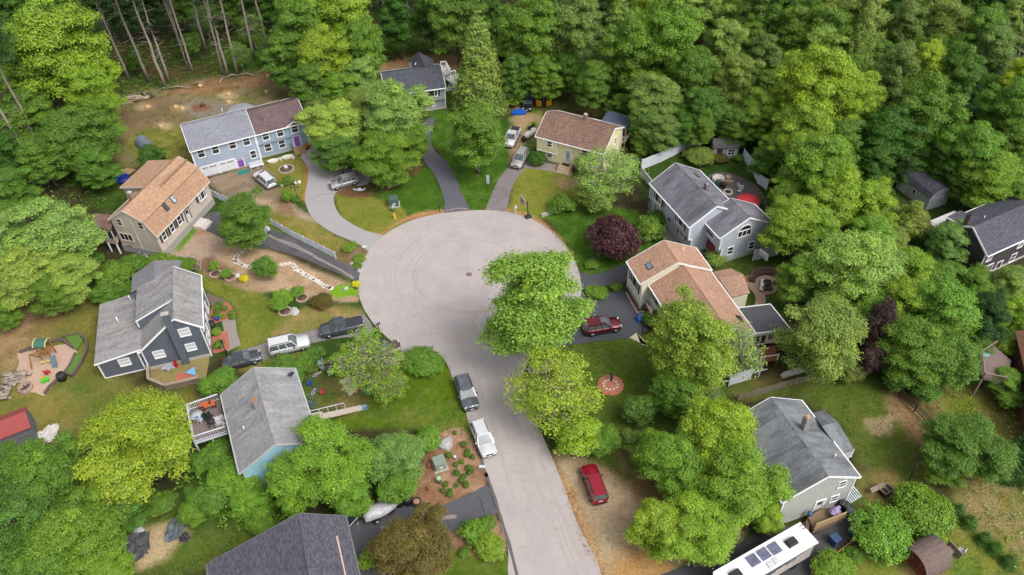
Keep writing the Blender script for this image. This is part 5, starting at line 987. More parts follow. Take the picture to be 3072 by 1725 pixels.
for i in range(5): broad("maple%d" % i, 30 + i, 4.2, 7.6, 5.6, 56, 3600, 14, .12, .24, .26, (.13, .29), wild=.7, shell=(.7, 1.18), minz=-.25, inner=.6, core=.4)
for i in range(2): broad("sparse%d" % i, 50 + i, 5.4, 6.6, 4.4, 44, 1200, 10, .12, .26, .3, (.15, .3), bark=BARKP, twigs=7, core=0, inner=.3, wild=.5)
for i in range(2): broad('wiry%d' % i, 55 + i, 5.4, 6.4, 4.4, 40, 560, 9, .15, .26, .3, (.16, .32), bark=BARKP, twigs=12, core=0, inner=.3, wild=.5)
for i in range(3): broad("small%d" % i, 60 + i, 2.4, 3.2, 2.2, 30, 1400, 15, .1, .11, .16, (.2, .38), minz=-.3, inner=.6)
for i in range(3): broad("shrub%d" % i, 70 + i, 1.3, .95, 1.0, 14, 560, 12, .085, .05, .12, (.36, .5), wild=.2)
for i in range(2): broad("dome%d" % i, 80 + i, 2.4, 1.6, 1.6, 36, 2000, 12, .10, .1, .13, (.3, .4), wild=.08)
def conifer(key, seed, r, H_, flat=False, ntw=1900, per=12, leaf=.2):
    rr = random.Random(seed); lobes = []; P = [limb((0, 0, 0), (0, 0, H_ * .97), .24, .03, rr, 6, .01)]; nlay = int(H_ / (1.5 if flat else .75)); z0 = H_ * (.35 if flat else .06)
    for i in range(nlay):
        t_ = i / (nlay - 1); z = z0 + (H_ * .97 - z0) * t_; rad = r * ((1 - t_) ** .8 + .05) * (1 if not flat else rr.uniform(.7, 1.1)); m = 6 if t_ < .7 else 4
        for k in range(m):
            a = k * 6.283 / m + i * .7 + rr.uniform(-.2, .2); q = rad * rr.uniform(.5, .68); lobes.append((q * math.cos(a), q * math.sin(a), z - q * (.05 if flat else .28), rad * .42, rad * .42, rad * .17 + .22)); P.append(limb((0, 0, z), lobes[-1][:3], .07, .02, rr, 2))
    PROTO[key] = (wood(key + "_trunk", P, BARKD), leafmesh(key + "_crown", lobes, ntw, per, leaf, seed, needle=True, upw=.35, minz=-.9, inner=.6, spread=.22, shell=(.5, 1.1)), H_ * .5, r, H_ * .5)
conifer("spruce0", 90, 3.4, 13, ntw=3200, leaf=.24); conifer("spruce1", 91, 2.9, 12, ntw=2800, leaf=.24); conifer("pine0", 92, 4.6, 14, True, 2600, 14, .26); conifer("thuja0", 93, .8, 2.6, ntw=700, leaf=.1)
def tallpine(key, seed, H_=25, lean=.4):
    rr = random.Random(seed); P = [limb((0, 0, 0), (lean, rr.uniform(-.5, .5), H_), .27, .07, rr, 8, .012)]
    for i in range(30):
        z = rr.uniform(3.5, 16); a = rr.uniform(0, 6.28); l = rr.uniform(.6, 2.4); P.append(limb((lean * z / H_, 0, z), (lean * z / H_ + l * math.cos(a), l * math.sin(a), z + rr.uniform(-.3, .6)), .035, .01, rr, 2))
    lobes = [(lean + rr.uniform(-1.6, 1.6), rr.uniform(-1.6, 1.6), rr.uniform(17, 25), rr.uniform(1.2, 2.0), rr.uniform(1.2, 2.0), .7) for _ in range(14)]
    PROTO[key] = (wood(key + "_trunk", P, BARKP, 7), leafmesh(key + "_crown", lobes, 700, 10, .24, seed, needle=True, inner=.5), 12, 2.6, 12)
for i in range(3): tallpine("tallpine%d" % i, 100 + i, 24 + i, (-.6, .2, 1.0)[i])
def deadtree(key, seed):
    rr = random.Random(seed); P = [limb((0, 0, 0), (.3, .2, 11), .22, .05, rr, 6, .03)]
    for i in range(34):
        z = rr.uniform(3.5, 11); a = rr.uniform(0, 6.28); l = rr.uniform(1.2, 3.8) * (1.2 - z / 16); q = (l * math.cos(a), l * math.sin(a), z + l * rr.uniform(.1, .6)); P.append(limb((0, 0, z), q, .06, .02, rr, 3))
        for _ in range(3): P.append(limb(Vector(q) * .6 + Vector((0, 0, z * .4)), (q[0] + rr.uniform(-.9, .9), q[1] + rr.uniform(-.9, .9), q[2] + rr.uniform(-.1, .8)), .025, .01, rr, 2))
    PROTO[key] = (wood(key + "_trunk", P, BARKP, 5), None, 7, 3.5, 4.5)
deadtree("dead0", 120)
PAL = {'spring': ('light green', C(150, 182, 78)), 'lime': ('lime green', C(148, 182, 64)), 'yellow': ('yellow green', C(170, 200, 72)), 'green': ('fresh green', C(114, 154, 60)), 'mid': ('mid green', C(106, 146, 60)), 'dark': ('dark green', C(80, 124, 44)), 'deep': ('deep dark green', C(60, 96, 42)),
       'pale': ('pale green', C(160, 190, 100)), 'olive': ('olive green', C(142, 166, 84)), 'grey': ('greyish green', C(126, 156, 88)), 'blue': ('bluish green', C(124, 164, 92)), 'bronze': ('bronze brown', C(112, 104, 60)), 'purple': ('dark purple', C(100, 62, 74)), 'black': ('blackish purple', C(88, 70, 80)), 'bright': ('bright green', C(126, 168, 62)), 'gold': ('golden yellow', C(226, 222, 50)), 'ygreen': ('mustard green', C(156, 184, 62))}
LM = [((620, 345), "blue garage house"), ((395, 520), "tan gambrel house"), ((400, 830), "slate blue house"), ((700, 1060), "aqua house"), ((1450, 350), "yellow house"), ((1780, 540), "grey red-shuttered house"), ((1720, 750), "peach-roofed house"), ((2460, 620), "charcoal house"), ((2000, 1160), "grey-green house"),
      ((720, 1370), "graphite-roofed house"), ((1060, 190), "grey back house"), ((2320, 465), "long grey shed"), ((1900, 1400), "motorhome"), ((120, 910), "play area"), ((2520, 930), "old wooden deck"), ((2350, 1400), "barrel-roofed hut"), ((30, 1060), "red-roofed shed"), ((1820, 370), "small garden shed"), ((1180, 690), "turning circle"), ((790, 600), "picket fence")]
TREES = []
def tree(kind, x, y, r, pal, hs=1.0, cat=None, rs=1.0, noun=None, z=None):
    """crown centre at picture point x, y with picture radius r (2576 px wide survey)"""
    sd_ = int(x * 7 + y * 13); n_ = {'oak': 5, 'maple': 5, 'sparse': 2, 'wiry': 2, 'small': 3, 'shrub': 3, 'dome': 2, 'spruce': 2, 'tallpine': 3}.get(kind, 1); key = kind + str(sd_ % n_)
    tw, cm, zc, r0, rz = PROTO[key]; s = 1.0
    for _ in range(4): zz = zc * s * hs if z is None else z; rm = r / FD * depth(x, y, zz); s = rm / r0
    p = G(x, y, zc * s * hs); p.z = 0
    names = {'oak': 'broadleaf_tree', 'maple': 'broadleaf_tree', 'sparse': 'spring_tree', 'wiry': 'spring_tree', 'small': 'young_tree', 'shrub': 'shrub', 'dome': 'round_shrub', 'spruce': 'spruce_tree', 'pine': 'pine_tree', 'tallpine': 'tall_pine', 'thuja': 'thuja', 'dead': 'bare_tree'}
    nm = noun or names[kind]; o = bpy.data.objects.new(nm, None); COL.objects.link(o); o.location = p; o.rotation_euler = (0, 0, (sd_ % 628) / 100); sw = 1 + ((sd_ * 7) % 13 - 6) / 60; o.scale = (s * sw, s * (2 - sw), s * hs); o.empty_display_size = .3
    t_ = bpy.data.objects.new("trunk" if kind not in ('shrub', 'dome', 'thuja') else "stem", tw); COL.objects.link(t_); t_.parent = o
    if cm:
        c = bpy.data.objects.new("crown" if kind not in ('shrub', 'dome', 'thuja') else "foliage", cm); COL.objects.link(c); c.parent = o
        k = 1 + ((sd_ * 31) % 17 - 8) / 90; pc = PAL[pal][1]; k2 = 1 + ((sd_ * 17) % 13 - 6) / 80; k2 *= 1.15; c.color = (pc[0] * k * k2, pc[1] * k2, pc[2] * (2 - k), 1)
    o["category"] = cat or ('shrub' if kind in ('shrub', 'dome', 'thuja') else 'tree'); TREES.append((o, nm.replace('_', ' '), PAL[pal][0] if kind != 'dead' else 'grey leafless', x, y, r)); return o
T = tree
# street and garden trees, near things first
T('maple', 1343, 765, 136, 'spring', .9); T('sparse', 1392, 985, 124, 'yellow', .95); T('small', 1455, 1090, 62, 'ygreen', .8); T('small', 1520, 1105, 42, 'green', .8); T('small', 1596, 1108, 34, 'grey', .7); T('small', 1612, 1028, 46, 'mid', .8)
T('maple', 1738, 868, 106, 'spring', .95); T('wiry', 1840, 880, 92, 'pale', 1.05); T('maple', 1700, 985, 62, 'green', .8, ); T('sparse', 1770, 1010, 70, 'grey', .8)
T('oak', 1800, 1090, 96, 'lime', .95); T('oak', 1700, 1165, 88, 'bright', .85); T('oak', 1860, 1215, 108, 'lime', .85); T('maple', 1655, 1325, 74, 'lime', .75); T('maple', 1745, 1240, 64, 'bright', .8); T('maple', 1930, 1290, 48, 'lime', .8); T('oak', 1758, 1330, 96, 'lime', .7); T('maple', 1640, 1130, 50, 'bright', .8)
T('sparse', 1530, 435, 88, 'pale', .8); T('small', 1478, 400, 36, 'olive', .7); T('small', 1500, 490, 50, 'grey', .7); T('dome', 1547, 597, 66, 'purple', 1.3, noun='purple_maple'); T('shrub', 1632, 575, 38, 'green', 1.1); T('shrub', 1418, 512, 34, 'green', .8); T('shrub', 1395, 525, 18, 'mid', .8); T('shrub', 1690, 620, 18, 'green', .6); T('shrub', 1660, 545, 26, 'green', .8)
T('maple', 612, 552, 76, 'mid', .62); T('small', 668, 672, 34, 'mid', .75); T('dome', 712, 746, 26, 'lime', .7); T('small', 748, 733, 18, 'bright', .7); T('small', 704, 762, 25, 'bright', .55); T('dome', 810, 757, 28, 'bronze', .85); T('small', 538, 668, 14, 'bright', .8); T('small', 568, 688, 14, 'bright', .8); T('shrub', 613, 700, 12, 'gold', .8); T('shrub', 896, 714, 11, 'gold', .8); T('shrub', 880, 620, 18, 'bright', .8); T('shrub', 905, 650, 18, 'bright', .5); T('shrub', 898, 668, 12, 'green', .5)
T('wiry', 912, 905, 98, 'lime', .85); T('wiry', 962, 960, 66, 'lime', .8); T('dome', 1066, 908, 50, 'bright', .6, noun='clipped_hedge', cat='hedge'); T('small', 552, 962, 46, 'green', .6); T('small', 715, 920, 36, 'green', .5); T('small', 762, 912, 34, 'green', .5); T('small', 735, 945, 30, 'green', .5); T('small', 790, 890, 26, 'mid', .6); T('shrub', 680, 925, 18, 'green', .7); T('shrub', 700, 960, 20, 'green', .7)
T('oak', 352, 1120, 142, 'ygreen', .7); T('maple', 260, 1190, 70, 'green', .7); T('oak', 120, 1195, 104, 'green', .8); T('oak', 46, 1330, 112, 'mid', .8); T('oak', 200, 1350, 112, 'green', .8); T('maple', 300, 1290, 60, 'mid', .7); T('maple', 20, 1180, 70, 'mid', .7); T('maple', 120, 1430, 80, 'green', .8); T('maple', 270, 1430, 60, 'bright', .7)
T('oak', 818, 1160, 116, 'bright', .62); T('small', 760, 1240, 60, 'bright', .8); T('maple', 880, 1230, 66, 'bright', .6); T('maple', 1000, 1150, 76, 'blue', .62); T('small', 1000, 1222, 50, 'green', .8); T('shrub', 1076, 1100, 38, 'bright', .85); T('small', 700, 1180, 44, 'lime', .7)
T('small', 590, 1200, 62, 'bright', .55); T('small', 530, 1150, 48, 'green', .5); T('small', 630, 1260, 52, 'bright', .5); T('small', 520, 1250, 50, 'green', .5); T('small', 480, 1290, 36, 'green', .5); T('shrub', 560, 1120, 30, 'mid', .8); T('small', 400, 1262, 40, 'mid', .5); T('small', 655, 1310, 40, 'green', .45)
T('oak', 1045, 1375, 104, 'bronze', .62); T('shrub', 925, 1408, 26, 'lime', 1.0); T('shrub', 1190, 1335, 34, 'bright', .9); T('shrub', 1222, 1318, 24, 'green', .8); T('dome', 1230, 1374, 38, 'lime', .85); T('shrub', 1168, 1388, 15, 'mid', .8)
T('dome', 2222, 1340, 76, 'bright', .8); T('dome', 2322, 1285, 76, 'bright', .8); T('dome', 2096, 1428, 52, 'bright', .75); T('shrub', 2148, 1398, 24, 'mid', .95)
for p in ((2443, 1308), (2480, 1350), (2508, 1374), (2542, 1408), (2412, 1280)): T('thuja', p[0], p[1], 17, 'dark', .8)
T('dome', 1350, 398, 23, 'dark', 1.1, noun='rhododendron'); T('dome', 1762, 390, 38, 'olive', .7); T('shrub', 1812, 398, 18, 'bronze', .8); T('shrub', 1800, 650, 26, 'olive', .8); T('shrub', 1855, 395, 16, 'green', .6); T('shrub', 1925, 445, 18, 'dark', .8); T('shrub', 1900, 420, 16, 'olive', .8); T('shrub', 1905, 505, 18, 'green', .8)
T('shrub', 1500, 735, 26, 'green', .5); T('shrub', 1550, 722, 16, 'mid', .5); T('shrub', 1490, 665, 20, 'green', .5); T('shrub', 1620, 745, 12, 'mid', .6); T('shrub', 1640, 800, 26, 'mid', .9); T('shrub', 1628, 770, 12, 'dark', .9); T('small', 1540, 640, 16, 'green', .5)
T('maple', 2070, 845, 104, 'olive', .8); T('sparse', 2140, 930, 40, 'olive', .8); T('small', 2215, 820, 46, 'black', 1.9, noun='purple_maple'); T('small', 2195, 900, 40, 'black', 1.3, noun='purple_maple'); T('oak', 2310, 880, 96, 'green', .75); T('maple', 2265, 770, 70, 'lime', .9); T('maple', 2370, 790, 84, 'bright', .9); T('maple', 2390, 905, 72, 'mid', .8)
T('small', 2250, 950, 36, 'mid', .8); T('small', 2330, 975, 44, 'mid', .7); T('oak', 2432, 1120, 96, 'mid', .7); T('maple', 2380, 1180, 50, 'green', .6); T('spruce', 2560, 1140, 52, 'deep', .8); T('maple', 2530, 960, 46, 'bright', .6); T('small', 2522, 870, 36, 'lime', .9); T('maple', 2560, 790, 52, 'lime', .8); T('maple', 2480, 800, 62, 'deep', .9); T('maple', 2540, 715, 50, 'olive', .8); T('small', 2545, 1000, 36, 'bright', .7); T('maple', 2450, 720, 46, 'green', .8)
# beside and behind the houses, right half
T('oak', 2150, 680, 108, 'pale', .85); T('maple', 2020, 700, 62, 'green', .9); T('maple', 2230, 690, 66, 'pale', .85); T('maple', 2290, 690, 66, 'lime', .85); T('maple', 2350, 720, 62, 'green', .8); T('maple', 2080, 760, 52, 'mid', .8); T('maple', 2190, 780, 64, 'bright', .8)
T('oak', 2050, 425, 92, 'bright', .95); T('oak', 2110, 500, 84, 'lime', .9); T('oak', 2010, 570, 84, 'lime', .85); T('maple', 2195, 520, 62, 'lime', .85); T('maple', 1985, 500, 48, 'bright', .9); T('maple', 2190, 600, 60, 'bright', .8); T('pine', 2290, 555, 58, 'olive', .75); T('maple', 2240, 610, 46, 'olive', .8); T('maple', 2385, 610, 52, 'blue', .8); T('maple', 2070, 620, 60, 'bright', .8)
T('oak', 2040, 235, 102, 'lime', 1.1); T('maple', 2150, 270, 68, 'lime', 1.15); T('maple', 1905, 288, 46, 'lime', 1.2); T('oak', 2010, 345, 80, 'lime', 1.0); T('maple', 1945, 390, 46, 'bright', 1.0); T('maple', 2110, 370, 60, 'mid', 1)
T('oak', 2320, 290, 88, 'mid', 1.1); T('maple', 2250, 200, 60, 'grey', 1.3); T('maple', 2330, 180, 50, 'yellow', 1.3); T('oak', 2405, 200, 66, 'mid', 1.2); T('oak', 2240, 350, 74, 'dark', 1.0); T('oak', 2345, 360, 62, 'dark', .9); T('oak', 2445, 390, 80, 'bright', .95); T('oak', 2500, 455, 78, 'bright', .85); T('maple', 2440, 470, 44, 'green', .8); T('oak', 2540, 290, 76, 'green', 1.1); T('maple', 2560, 220, 56, 'yellow', 1.2); T('dead', 2562, 160, 62, 'grey', 1); T('maple', 2560, 380, 60, 'mid', 1); T('maple', 2550, 500, 52, 'green', .8); T('maple', 2200, 420, 50, 'dark', .9); T('maple', 2260, 420, 40, 'deep', .9)
T('maple', 1492, 215, 46, 'mid', 1.05); T('oak', 1330, 90, 84, 'green', 1.1); T('maple', 1300, 190, 46, 'mid', 1.0); T('maple', 1370, 200, 46, 'green', .9); T('maple', 1425, 180, 42, 'dark', 1); T('oak', 1440, 80, 80, 'grey', 1.15); T('maple', 1285, 238, 32, 'bright', .5); T('spruce', 1205, 150, 66, 'olive', 1.0); T('maple', 1198, 345, 76, 'green', .8)
T('oak', 1590, 130, 78, 'green', 1.15); T('oak', 1680, 110, 88, 'bright', 1.2); T('maple', 1640, 55, 60, 'lime', 1.3); T('oak', 1640, 255, 70, 'olive', .95); T('oak', 1655, 320, 60, 'grey', .8); T('maple', 1745, 200, 60, 'mid', 1.1); T('maple', 1820, 130, 58, 'pale', 1.2); T('maple', 1775, 280, 52, 'mid', 1); T('maple', 1850, 215, 60, 'olive', 1.1); T('maple', 1540, 200, 36, 'bright', 1); T('maple', 1720, 320, 42, 'dark', .8); T('maple', 1835, 310, 40, 'olive', .9); T('maple', 1565, 270, 40, 'mid', .7); T('maple', 1620, 360, 36, 'green', .5)
# left and centre background
T('oak', 150, 130, 122, 'lime', .95); T('oak', 225, 220, 84, 'lime', .9); T('oak', 60, 190, 84, 'lime', .9); T('oak', 195, 345, 86, 'mid', .8); T('oak', 60, 300, 76, 'green', .85); T('maple', 255, 300, 56, 'bright', .9); T('maple', 110, 400, 60, 'mid', .8); T('maple', 240, 420, 56, 'mid', .7); T('maple', 20, 390, 56, 'dark', .8); T('maple', 90, 30, 60, 'dark', 1.1); T('maple', 180, 20, 48, 'green', 1.2); T('maple', 15, 60, 60, 'dark', 1.1); T('maple', 20, 480, 66, 'green', .7)
T('oak', 104, 590, 116, 'pale', .72); T('oak', 60, 690, 92, 'pale', .7); T('oak', 172, 690, 74, 'pale', .65); T('maple', 130, 740, 56, 'green', .7); T('maple', 20, 560, 60, 'green', .7); T('maple', 5, 790, 42, 'green', .7)
T('small', 380, 395, 34, 'dark', 1, noun='young_pine'); T('small', 290, 690, 46, 'green', .7); T('small', 340, 665, 38, 'mid', .7); T('small', 400, 660, 36, 'green', .6); T('small', 462, 665, 30, 'green', .5); T('small', 260, 740, 36, 'green', .7); T('small', 320, 730, 34, 'green', .6); T('small', 235, 655, 28, 'green', .6)
T('oak', 765, 70, 84, 'green', 1.1); T('oak', 855, 45, 84, 'lime', 1.2); T('maple', 915, 120, 58, 'green', 1.1); T('maple', 720, 150, 56, 'mid', 1.0); T('oak', 820, 150, 76, 'lime', 1.0); T('maple', 910, 200, 48, 'pale', .9); T('maple', 780, 220, 56, 'mid', .9); T('maple', 860, 235, 52, 'bright', .8); T('maple', 740, 60, 46, 'dark', 1.2)
T('oak', 838, 320, 74, 'pale', .75); T('maple', 800, 270, 40, 'olive', .7); T('oak', 995, 285, 92, 'pale', .75); T('maple', 852, 385, 54, 'mid', .65); T('oak', 960, 392, 78, 'green', .62); T('maple', 905, 270, 50, 'olive', .75); T('maple', 1030, 350, 54, 'green', .65); T('small', 985, 440, 40, 'green', .7); T('maple', 830, 300, 34, 'lime', .8)
T('maple', 1080, 30, 52, 'dark', 1.2); T('oak', 1145, 40, 76, 'mid', 1.15); T('maple', 1000, 50, 50, 'dark', 1.2); T('maple', 1235, 60, 46, 'dark', 1.2); T('maple', 1260, 150, 34, 'deep', 1.1)
# far rows of the wood, crown after crown to beyond the top of the picture
FR_ = random.Random(5); fars = []
def wood_patch(x0, x1, y0, y1, step, rad, pals, kinds, hs=1.15, minr=.8):
    y = y0; row = 0
    while y <= y1:
        x = x0 + (step * .5 if row % 2 else 0)
        while x <= x1:
            xx, yy = x + FR_.uniform(-.3, .3) * step, y + FR_.uniform(-.3, .3) * step * .6
            if all((xx - a) ** 2 + ((yy - b_) * 1.3) ** 2 > (rad * minr) ** 2 for a, b_ in fars):
                fars.append((xx, yy)); T(FR_.choice(kinds), xx, yy, rad * FR_.uniform(.8, 1.15), FR_.choice(pals), hs * FR_.uniform(.9, 1.15))
            x += step
        y += step * .62; row += 1
wood_patch(1520, 2600, -20, 70, 86, 56, ['mid', 'grey', 'dark', 'green', 'olive', 'pale', 'deep'], ['oak', 'maple', 'maple', 'pine'])
wood_patch(1900, 2600, 90, 150, 92, 54, ['pale', 'mid', 'green', 'olive', 'grey'], ['oak', 'maple'])
wood_patch(-20, 2600, -75, -40, 96, 62, ['mid', 'dark', 'deep', 'green'], ['oak', 'maple', 'pine'], 1.2)
wood_patch(1380, 1530, 0, 20, 80, 54, ['grey', 'mid'], ['oak']); wood_patch(2080, 2200, 120, 160, 80, 50, ['olive'], ['spruce']); wood_patch(1740, 1900, 20, 60, 90, 54, ['deep', 'dark'], ['pine'])
wood_patch(260, 700, -10, 40, 100, 52, ['deep', 'dark', 'mid'], ['maple', 'oak'], 1.1)
# bare-stemmed pines along the clearing, rooted at these picture points
for i, (x, y) in enumerate(((325, 200), (318, 190), (375, 205), (417, 222), (427, 208), (485, 182), (470, 165), (575, 193), (561, 186), (598, 188), (520, 130), (640, 150), (670, 110), (1035, 108), (1022, 92), (455, 120), (35, 430), (85, 420), (120, 400), (50, 360), (1085, 80), (975, 85))):
    k = "tallpine%d" % (i % 3); tw, cm, zc, r0, rz = PROTO[k]; p = G(x, y, 0); s = (1.0, .82, 1.1, 1.15, 1.05, .9, .6)[i % 7]
    o = bpy.data.objects.new("tall_pine", None); COL.objects.link(o); o.location = p; o.rotation_euler = (0, 0, i * 1.7); o.scale = (s, s, .95)
    t_ = bpy.data.objects.new("trunk", tw); COL.objects.link(t_); t_.parent = o; c = bpy.data.objects.new("crown", cm); COL.objects.link(c); c.parent = o; c.color = PAL['deep'][1]; o["category"] = "tree"
    TREES.append((o, "tall bare-stemmed pine", "grey", x, y, 50))
wood_patch(1625, 1880, 150, 330, 70, 40, ['mid', 'dark', 'green'], ['maple'], .85, .75)
wood_patch(1960, 2560, 200, 430, 84, 46, ['mid', 'dark', 'green', 'deep'], ['maple', 'oak'], .85, .8)
wood_patch(2230, 2500, 700, 880, 84, 46, ['mid', 'green'], ['maple'], .7, .8)
for x, y, r, p in ((600, 135, 34, 'green'), (632, 70, 40, 'green'), (515, 50, 44, 'mid'), (585, 30, 40, 'green'), (678, 120, 36, 'mid'), (480, 110, 26, 'mid'), (340, 150, 26, 'dark'), (270, 180, 30, 'mid')): T('sparse' if r > 30 else 'small', x, y, r, p, 1.2)
def tidy(T_):
    seen = {}
    for o, nm, colr, x, y, r in T_:
        lx = min(LM, key=lambda l: (l[0][0] - x) ** 2 + (l[0][1] - y) ** 2); dx, dy = x - lx[0][0], y - lx[0][1]
        if nm == 'tall bare-stemmed pine' and y < 250: rel = 'beyond' 
        elif abs(dy) > abs(dx) * 1.1: rel = ('far behind' if dy < -260 else 'behind') if dy < 0 else 'in front of'
        else: rel = ('left of' if dx < 0 else 'right of') if abs(dx) < 330 else ('far left of' if dx < 0 else 'far right of')
        colr = colr if colr.split()[-1] not in nm else colr.split()[0]; sz = 'large ' if r > 80 else ('small ' if r < 30 else ''); seen.setdefault("%s%s %s %s the %s" % (sz, colr, nm, rel, lx[1]), []).append((x, o))
    global ORD; ORD = ['leftmost', 'second', 'third', 'fourth', 'fifth', 'sixth', 'seventh', 'eighth', 'ninth', 'tenth', 'eleventh', 'twelfth'] + ['%dth' % k for k in range(13, 60)]; NUM = ['', 'one', 'two', 'three', 'four', 'five', 'six', 'seven', 'eight', 'nine', 'ten', 'eleven', 'twelve'] + [str(k) for k in range(13, 60)]
    for lab, l in seen.items():
        l.sort(key=lambda q: q[0]); n = len(l)
        for i, (x, o) in enumerate(l):
            o["label"] = lab if n == 1 else "%s, %s of %s" % (lab, ORD[i] if i == 0 else ('rightmost' if i == n - 1 else ORD[i] + ' from left'), NUM[n])
            if n > 1: o["group"] = lab.split(' the ')[0].replace('small ', '').replace('large ', '') + ' the ' + lab.split(' the ')[1]
tidy(TREES); print("TREES", len(TREES))
# low undergrowth that nobody could count
def scatter(name, label, polys, dens, pal, h=.5, leaf=.16, seed=1, z0=0.0, var=None):
    r_ = np.random.RandomState(seed); pts = []
    for P in polys:
        q = np.array(gpoly(P)); x0, x1, y0, y1 = q[:, 0].min(), q[:, 0].max(), q[:, 1].min(), q[:, 1].max(); n = int((x1 - x0) * (y1 - y0) * dens); c = np.stack([r_.uniform(x0, x1, n), r_.uniform(y0, y1, n)], 1); ins = np.zeros(n, bool)
        for i in range(len(q)): a, b_ = q[i], q[(i + 1) % len(q)]; ins ^= ((a[1] > c[:, 1]) != (b_[1] > c[:, 1])) & (c[:, 0] < (b_[0] - a[0]) * (c[:, 1] - a[1]) / (b_[1] - a[1] + 1e-12) + a[0])
        pts.append(c[ins])
    c = np.concatenate(pts); cl = r_.rand(len(c)) ** 1.5 * h; lob = np.stack([c[:, 0], c[:, 1], cl + z0], 1); per = 9; n = len(c); P = np.repeat(lob, per, 0) + r_.normal(size=(n * per, 3)) * np.array([.22, .22, .12]); P[:, 2] = np.maximum(P[:, 2], .03)
    N = np.array([0, 0, .8]) + r_.normal(size=P.shape) * .6; N /= np.linalg.norm(N, axis=1)[:, None]; Tn = np.cross(N, r_.normal(size=P.shape)); Tn /= np.linalg.norm(Tn, axis=1)[:, None]; B = np.cross(N, Tn); a = leaf * r_.uniform(.5, 1.2, (len(P), 1))
    V = np.stack([P - Tn * a, P - B * a * .6, P + Tn * a, P + B * a * .6], 1).reshape(-1, 3); nf = len(P); me = bpy.data.meshes.new(name); me.vertices.add(nf * 4); me.vertices.foreach_set("co", V.ravel().astype(np.float32)); me.loops.add(nf * 4); me.loops.foreach_set("vertex_index", np.arange(nf * 4)); me.polygons.add(nf); me.polygons.foreach_set("loop_start", np.arange(0, nf * 4, 4)); me.update(calc_edges=True)
    v = np.clip(np.repeat(r_.rand(n), per) * .7 + r_.rand(nf) * .3, 0, 1); col = np.stack([v, v * .8, v, v], 1); ca = me.color_attributes.new("var", 'FLOAT_COLOR', 'POINT'); ca.data.foreach_set("color", np.repeat(col, 4, 0).ravel().astype(np.float32)); me.materials.append(LEAF)
    o = bpy.data.objects.new(name, me); COL.objects.link(o); o.color = PAL[pal][1]; o["kind"] = "stuff"; o["label"] = label; o["category"] = "undergrowth"
scatter("undergrowth", "green undergrowth below the bare pine stems behind the clearing", [[(240, 120), (700, 80), (720, 150), (600, 180), (420, 210), (330, 250), (250, 260)], [(250, 215), (400, 205), (480, 215), (330, 250)]], 1.3, 'mid', .7, seed=4)
scatter("undergrowth", "bright undergrowth behind the grey back house", [[(950, 105), (1200, 108), (1210, 140), (1060, 132), (960, 160)]], 2.2, 'bright', .6, seed=5)
scatter("undergrowth", "tangled green undergrowth below the aqua house", [[(480, 1130), (600, 1110), (700, 1230), (740, 1290), (640, 1340), (500, 1310), (450, 1230)]], 2.6, 'bright', 1.0, .17, seed=6)
scatter("undergrowth", "rough weeds on the slope at the right edge", [[(2340, 960), (2460, 920), (2560, 1050), (2576, 1180), (2450, 1120), (2370, 1080)], [(2420, 1230), (2576, 1180), (2576, 1440), (2500, 1380)]], .7, 'pale', .4, .13, seed=7)
scatter("undergrowth", "shaded undergrowth in the left woods", [[(0, 300), (230, 330), (280, 430), (240, 540), (0, 520)]], 1.0, 'mid', .6, seed=8)
scatter("undergrowth", "weeds between the aqua house and its row of cars", [[(620, 905), (800, 890), (790, 960), (760, 1030), (740, 960), (650, 925)]], 2.2, 'green', .6, .14, seed=9)
scatter("undergrowth", "rough grass left of the graphite roofed house", [[(440, 1290), (640, 1310), (560, 1400), (470, 1440), (350, 1446), (460, 1360)]], 1.2, 'mid', .3, .12, seed=10)

PAL['litter'] = ('orange', C(200, 156, 122)); PAL['lawn'] = ('lawn green', C(92, 124, 34)); PAL['dry'] = ('dry', C(158, 150, 84)); PAL['weed'] = ('weed', C(118, 142, 56))
def strip(P, w0=6, w1=6):
    return [(x, y - w0) for x, y in P] + [(x, y + w1) for x, y in P[::-1]]
scatter("leaf_litter", "orange needle litter along the road edge beside the sandy verge", [[(1398, 1185), (1440, 1290), (1500, 1446), (1530, 1446), (1475, 1300), (1420, 1185)], [(1430, 1230), (1460, 1310), (1480, 1380), (1450, 1330)]], 3, 'litter', .02, .08, seed=21, z0=.03)
scatter("leaf_litter", "orange litter along the upper rim of the turning circle", [strip([(960, 592), (1010, 565), (1060, 547), (1105, 538), (1180, 530), (1235, 529), (1300, 538), (1350, 560), (1400, 595), (1430, 630)], 3, 3)], 3.5, 'litter', .02, .06, seed=22, z0=.03)
scatter("leaf_litter", "scattered litter under the street trees at the road edge", [[(1300, 920), (1345, 1000), (1400, 1150), (1370, 1150), (1320, 1040), (1290, 950)]], 2, 'litter', .02, .07, seed=23, z0=.03)
scatter("edge_grass", "grass tufts growing over the left edge of the street", [strip([(1120, 900), (1145, 955), (1167, 1010), (1185, 1070), (1205, 1130)], 2, 2), strip([(905, 690), (903, 740), (915, 780), (930, 800)], 5, 5), strip([(1385, 580), (1424, 618), (1450, 660), (1462, 700)], 4, 4)], 8, 'lawn', .1, .07, seed=24)
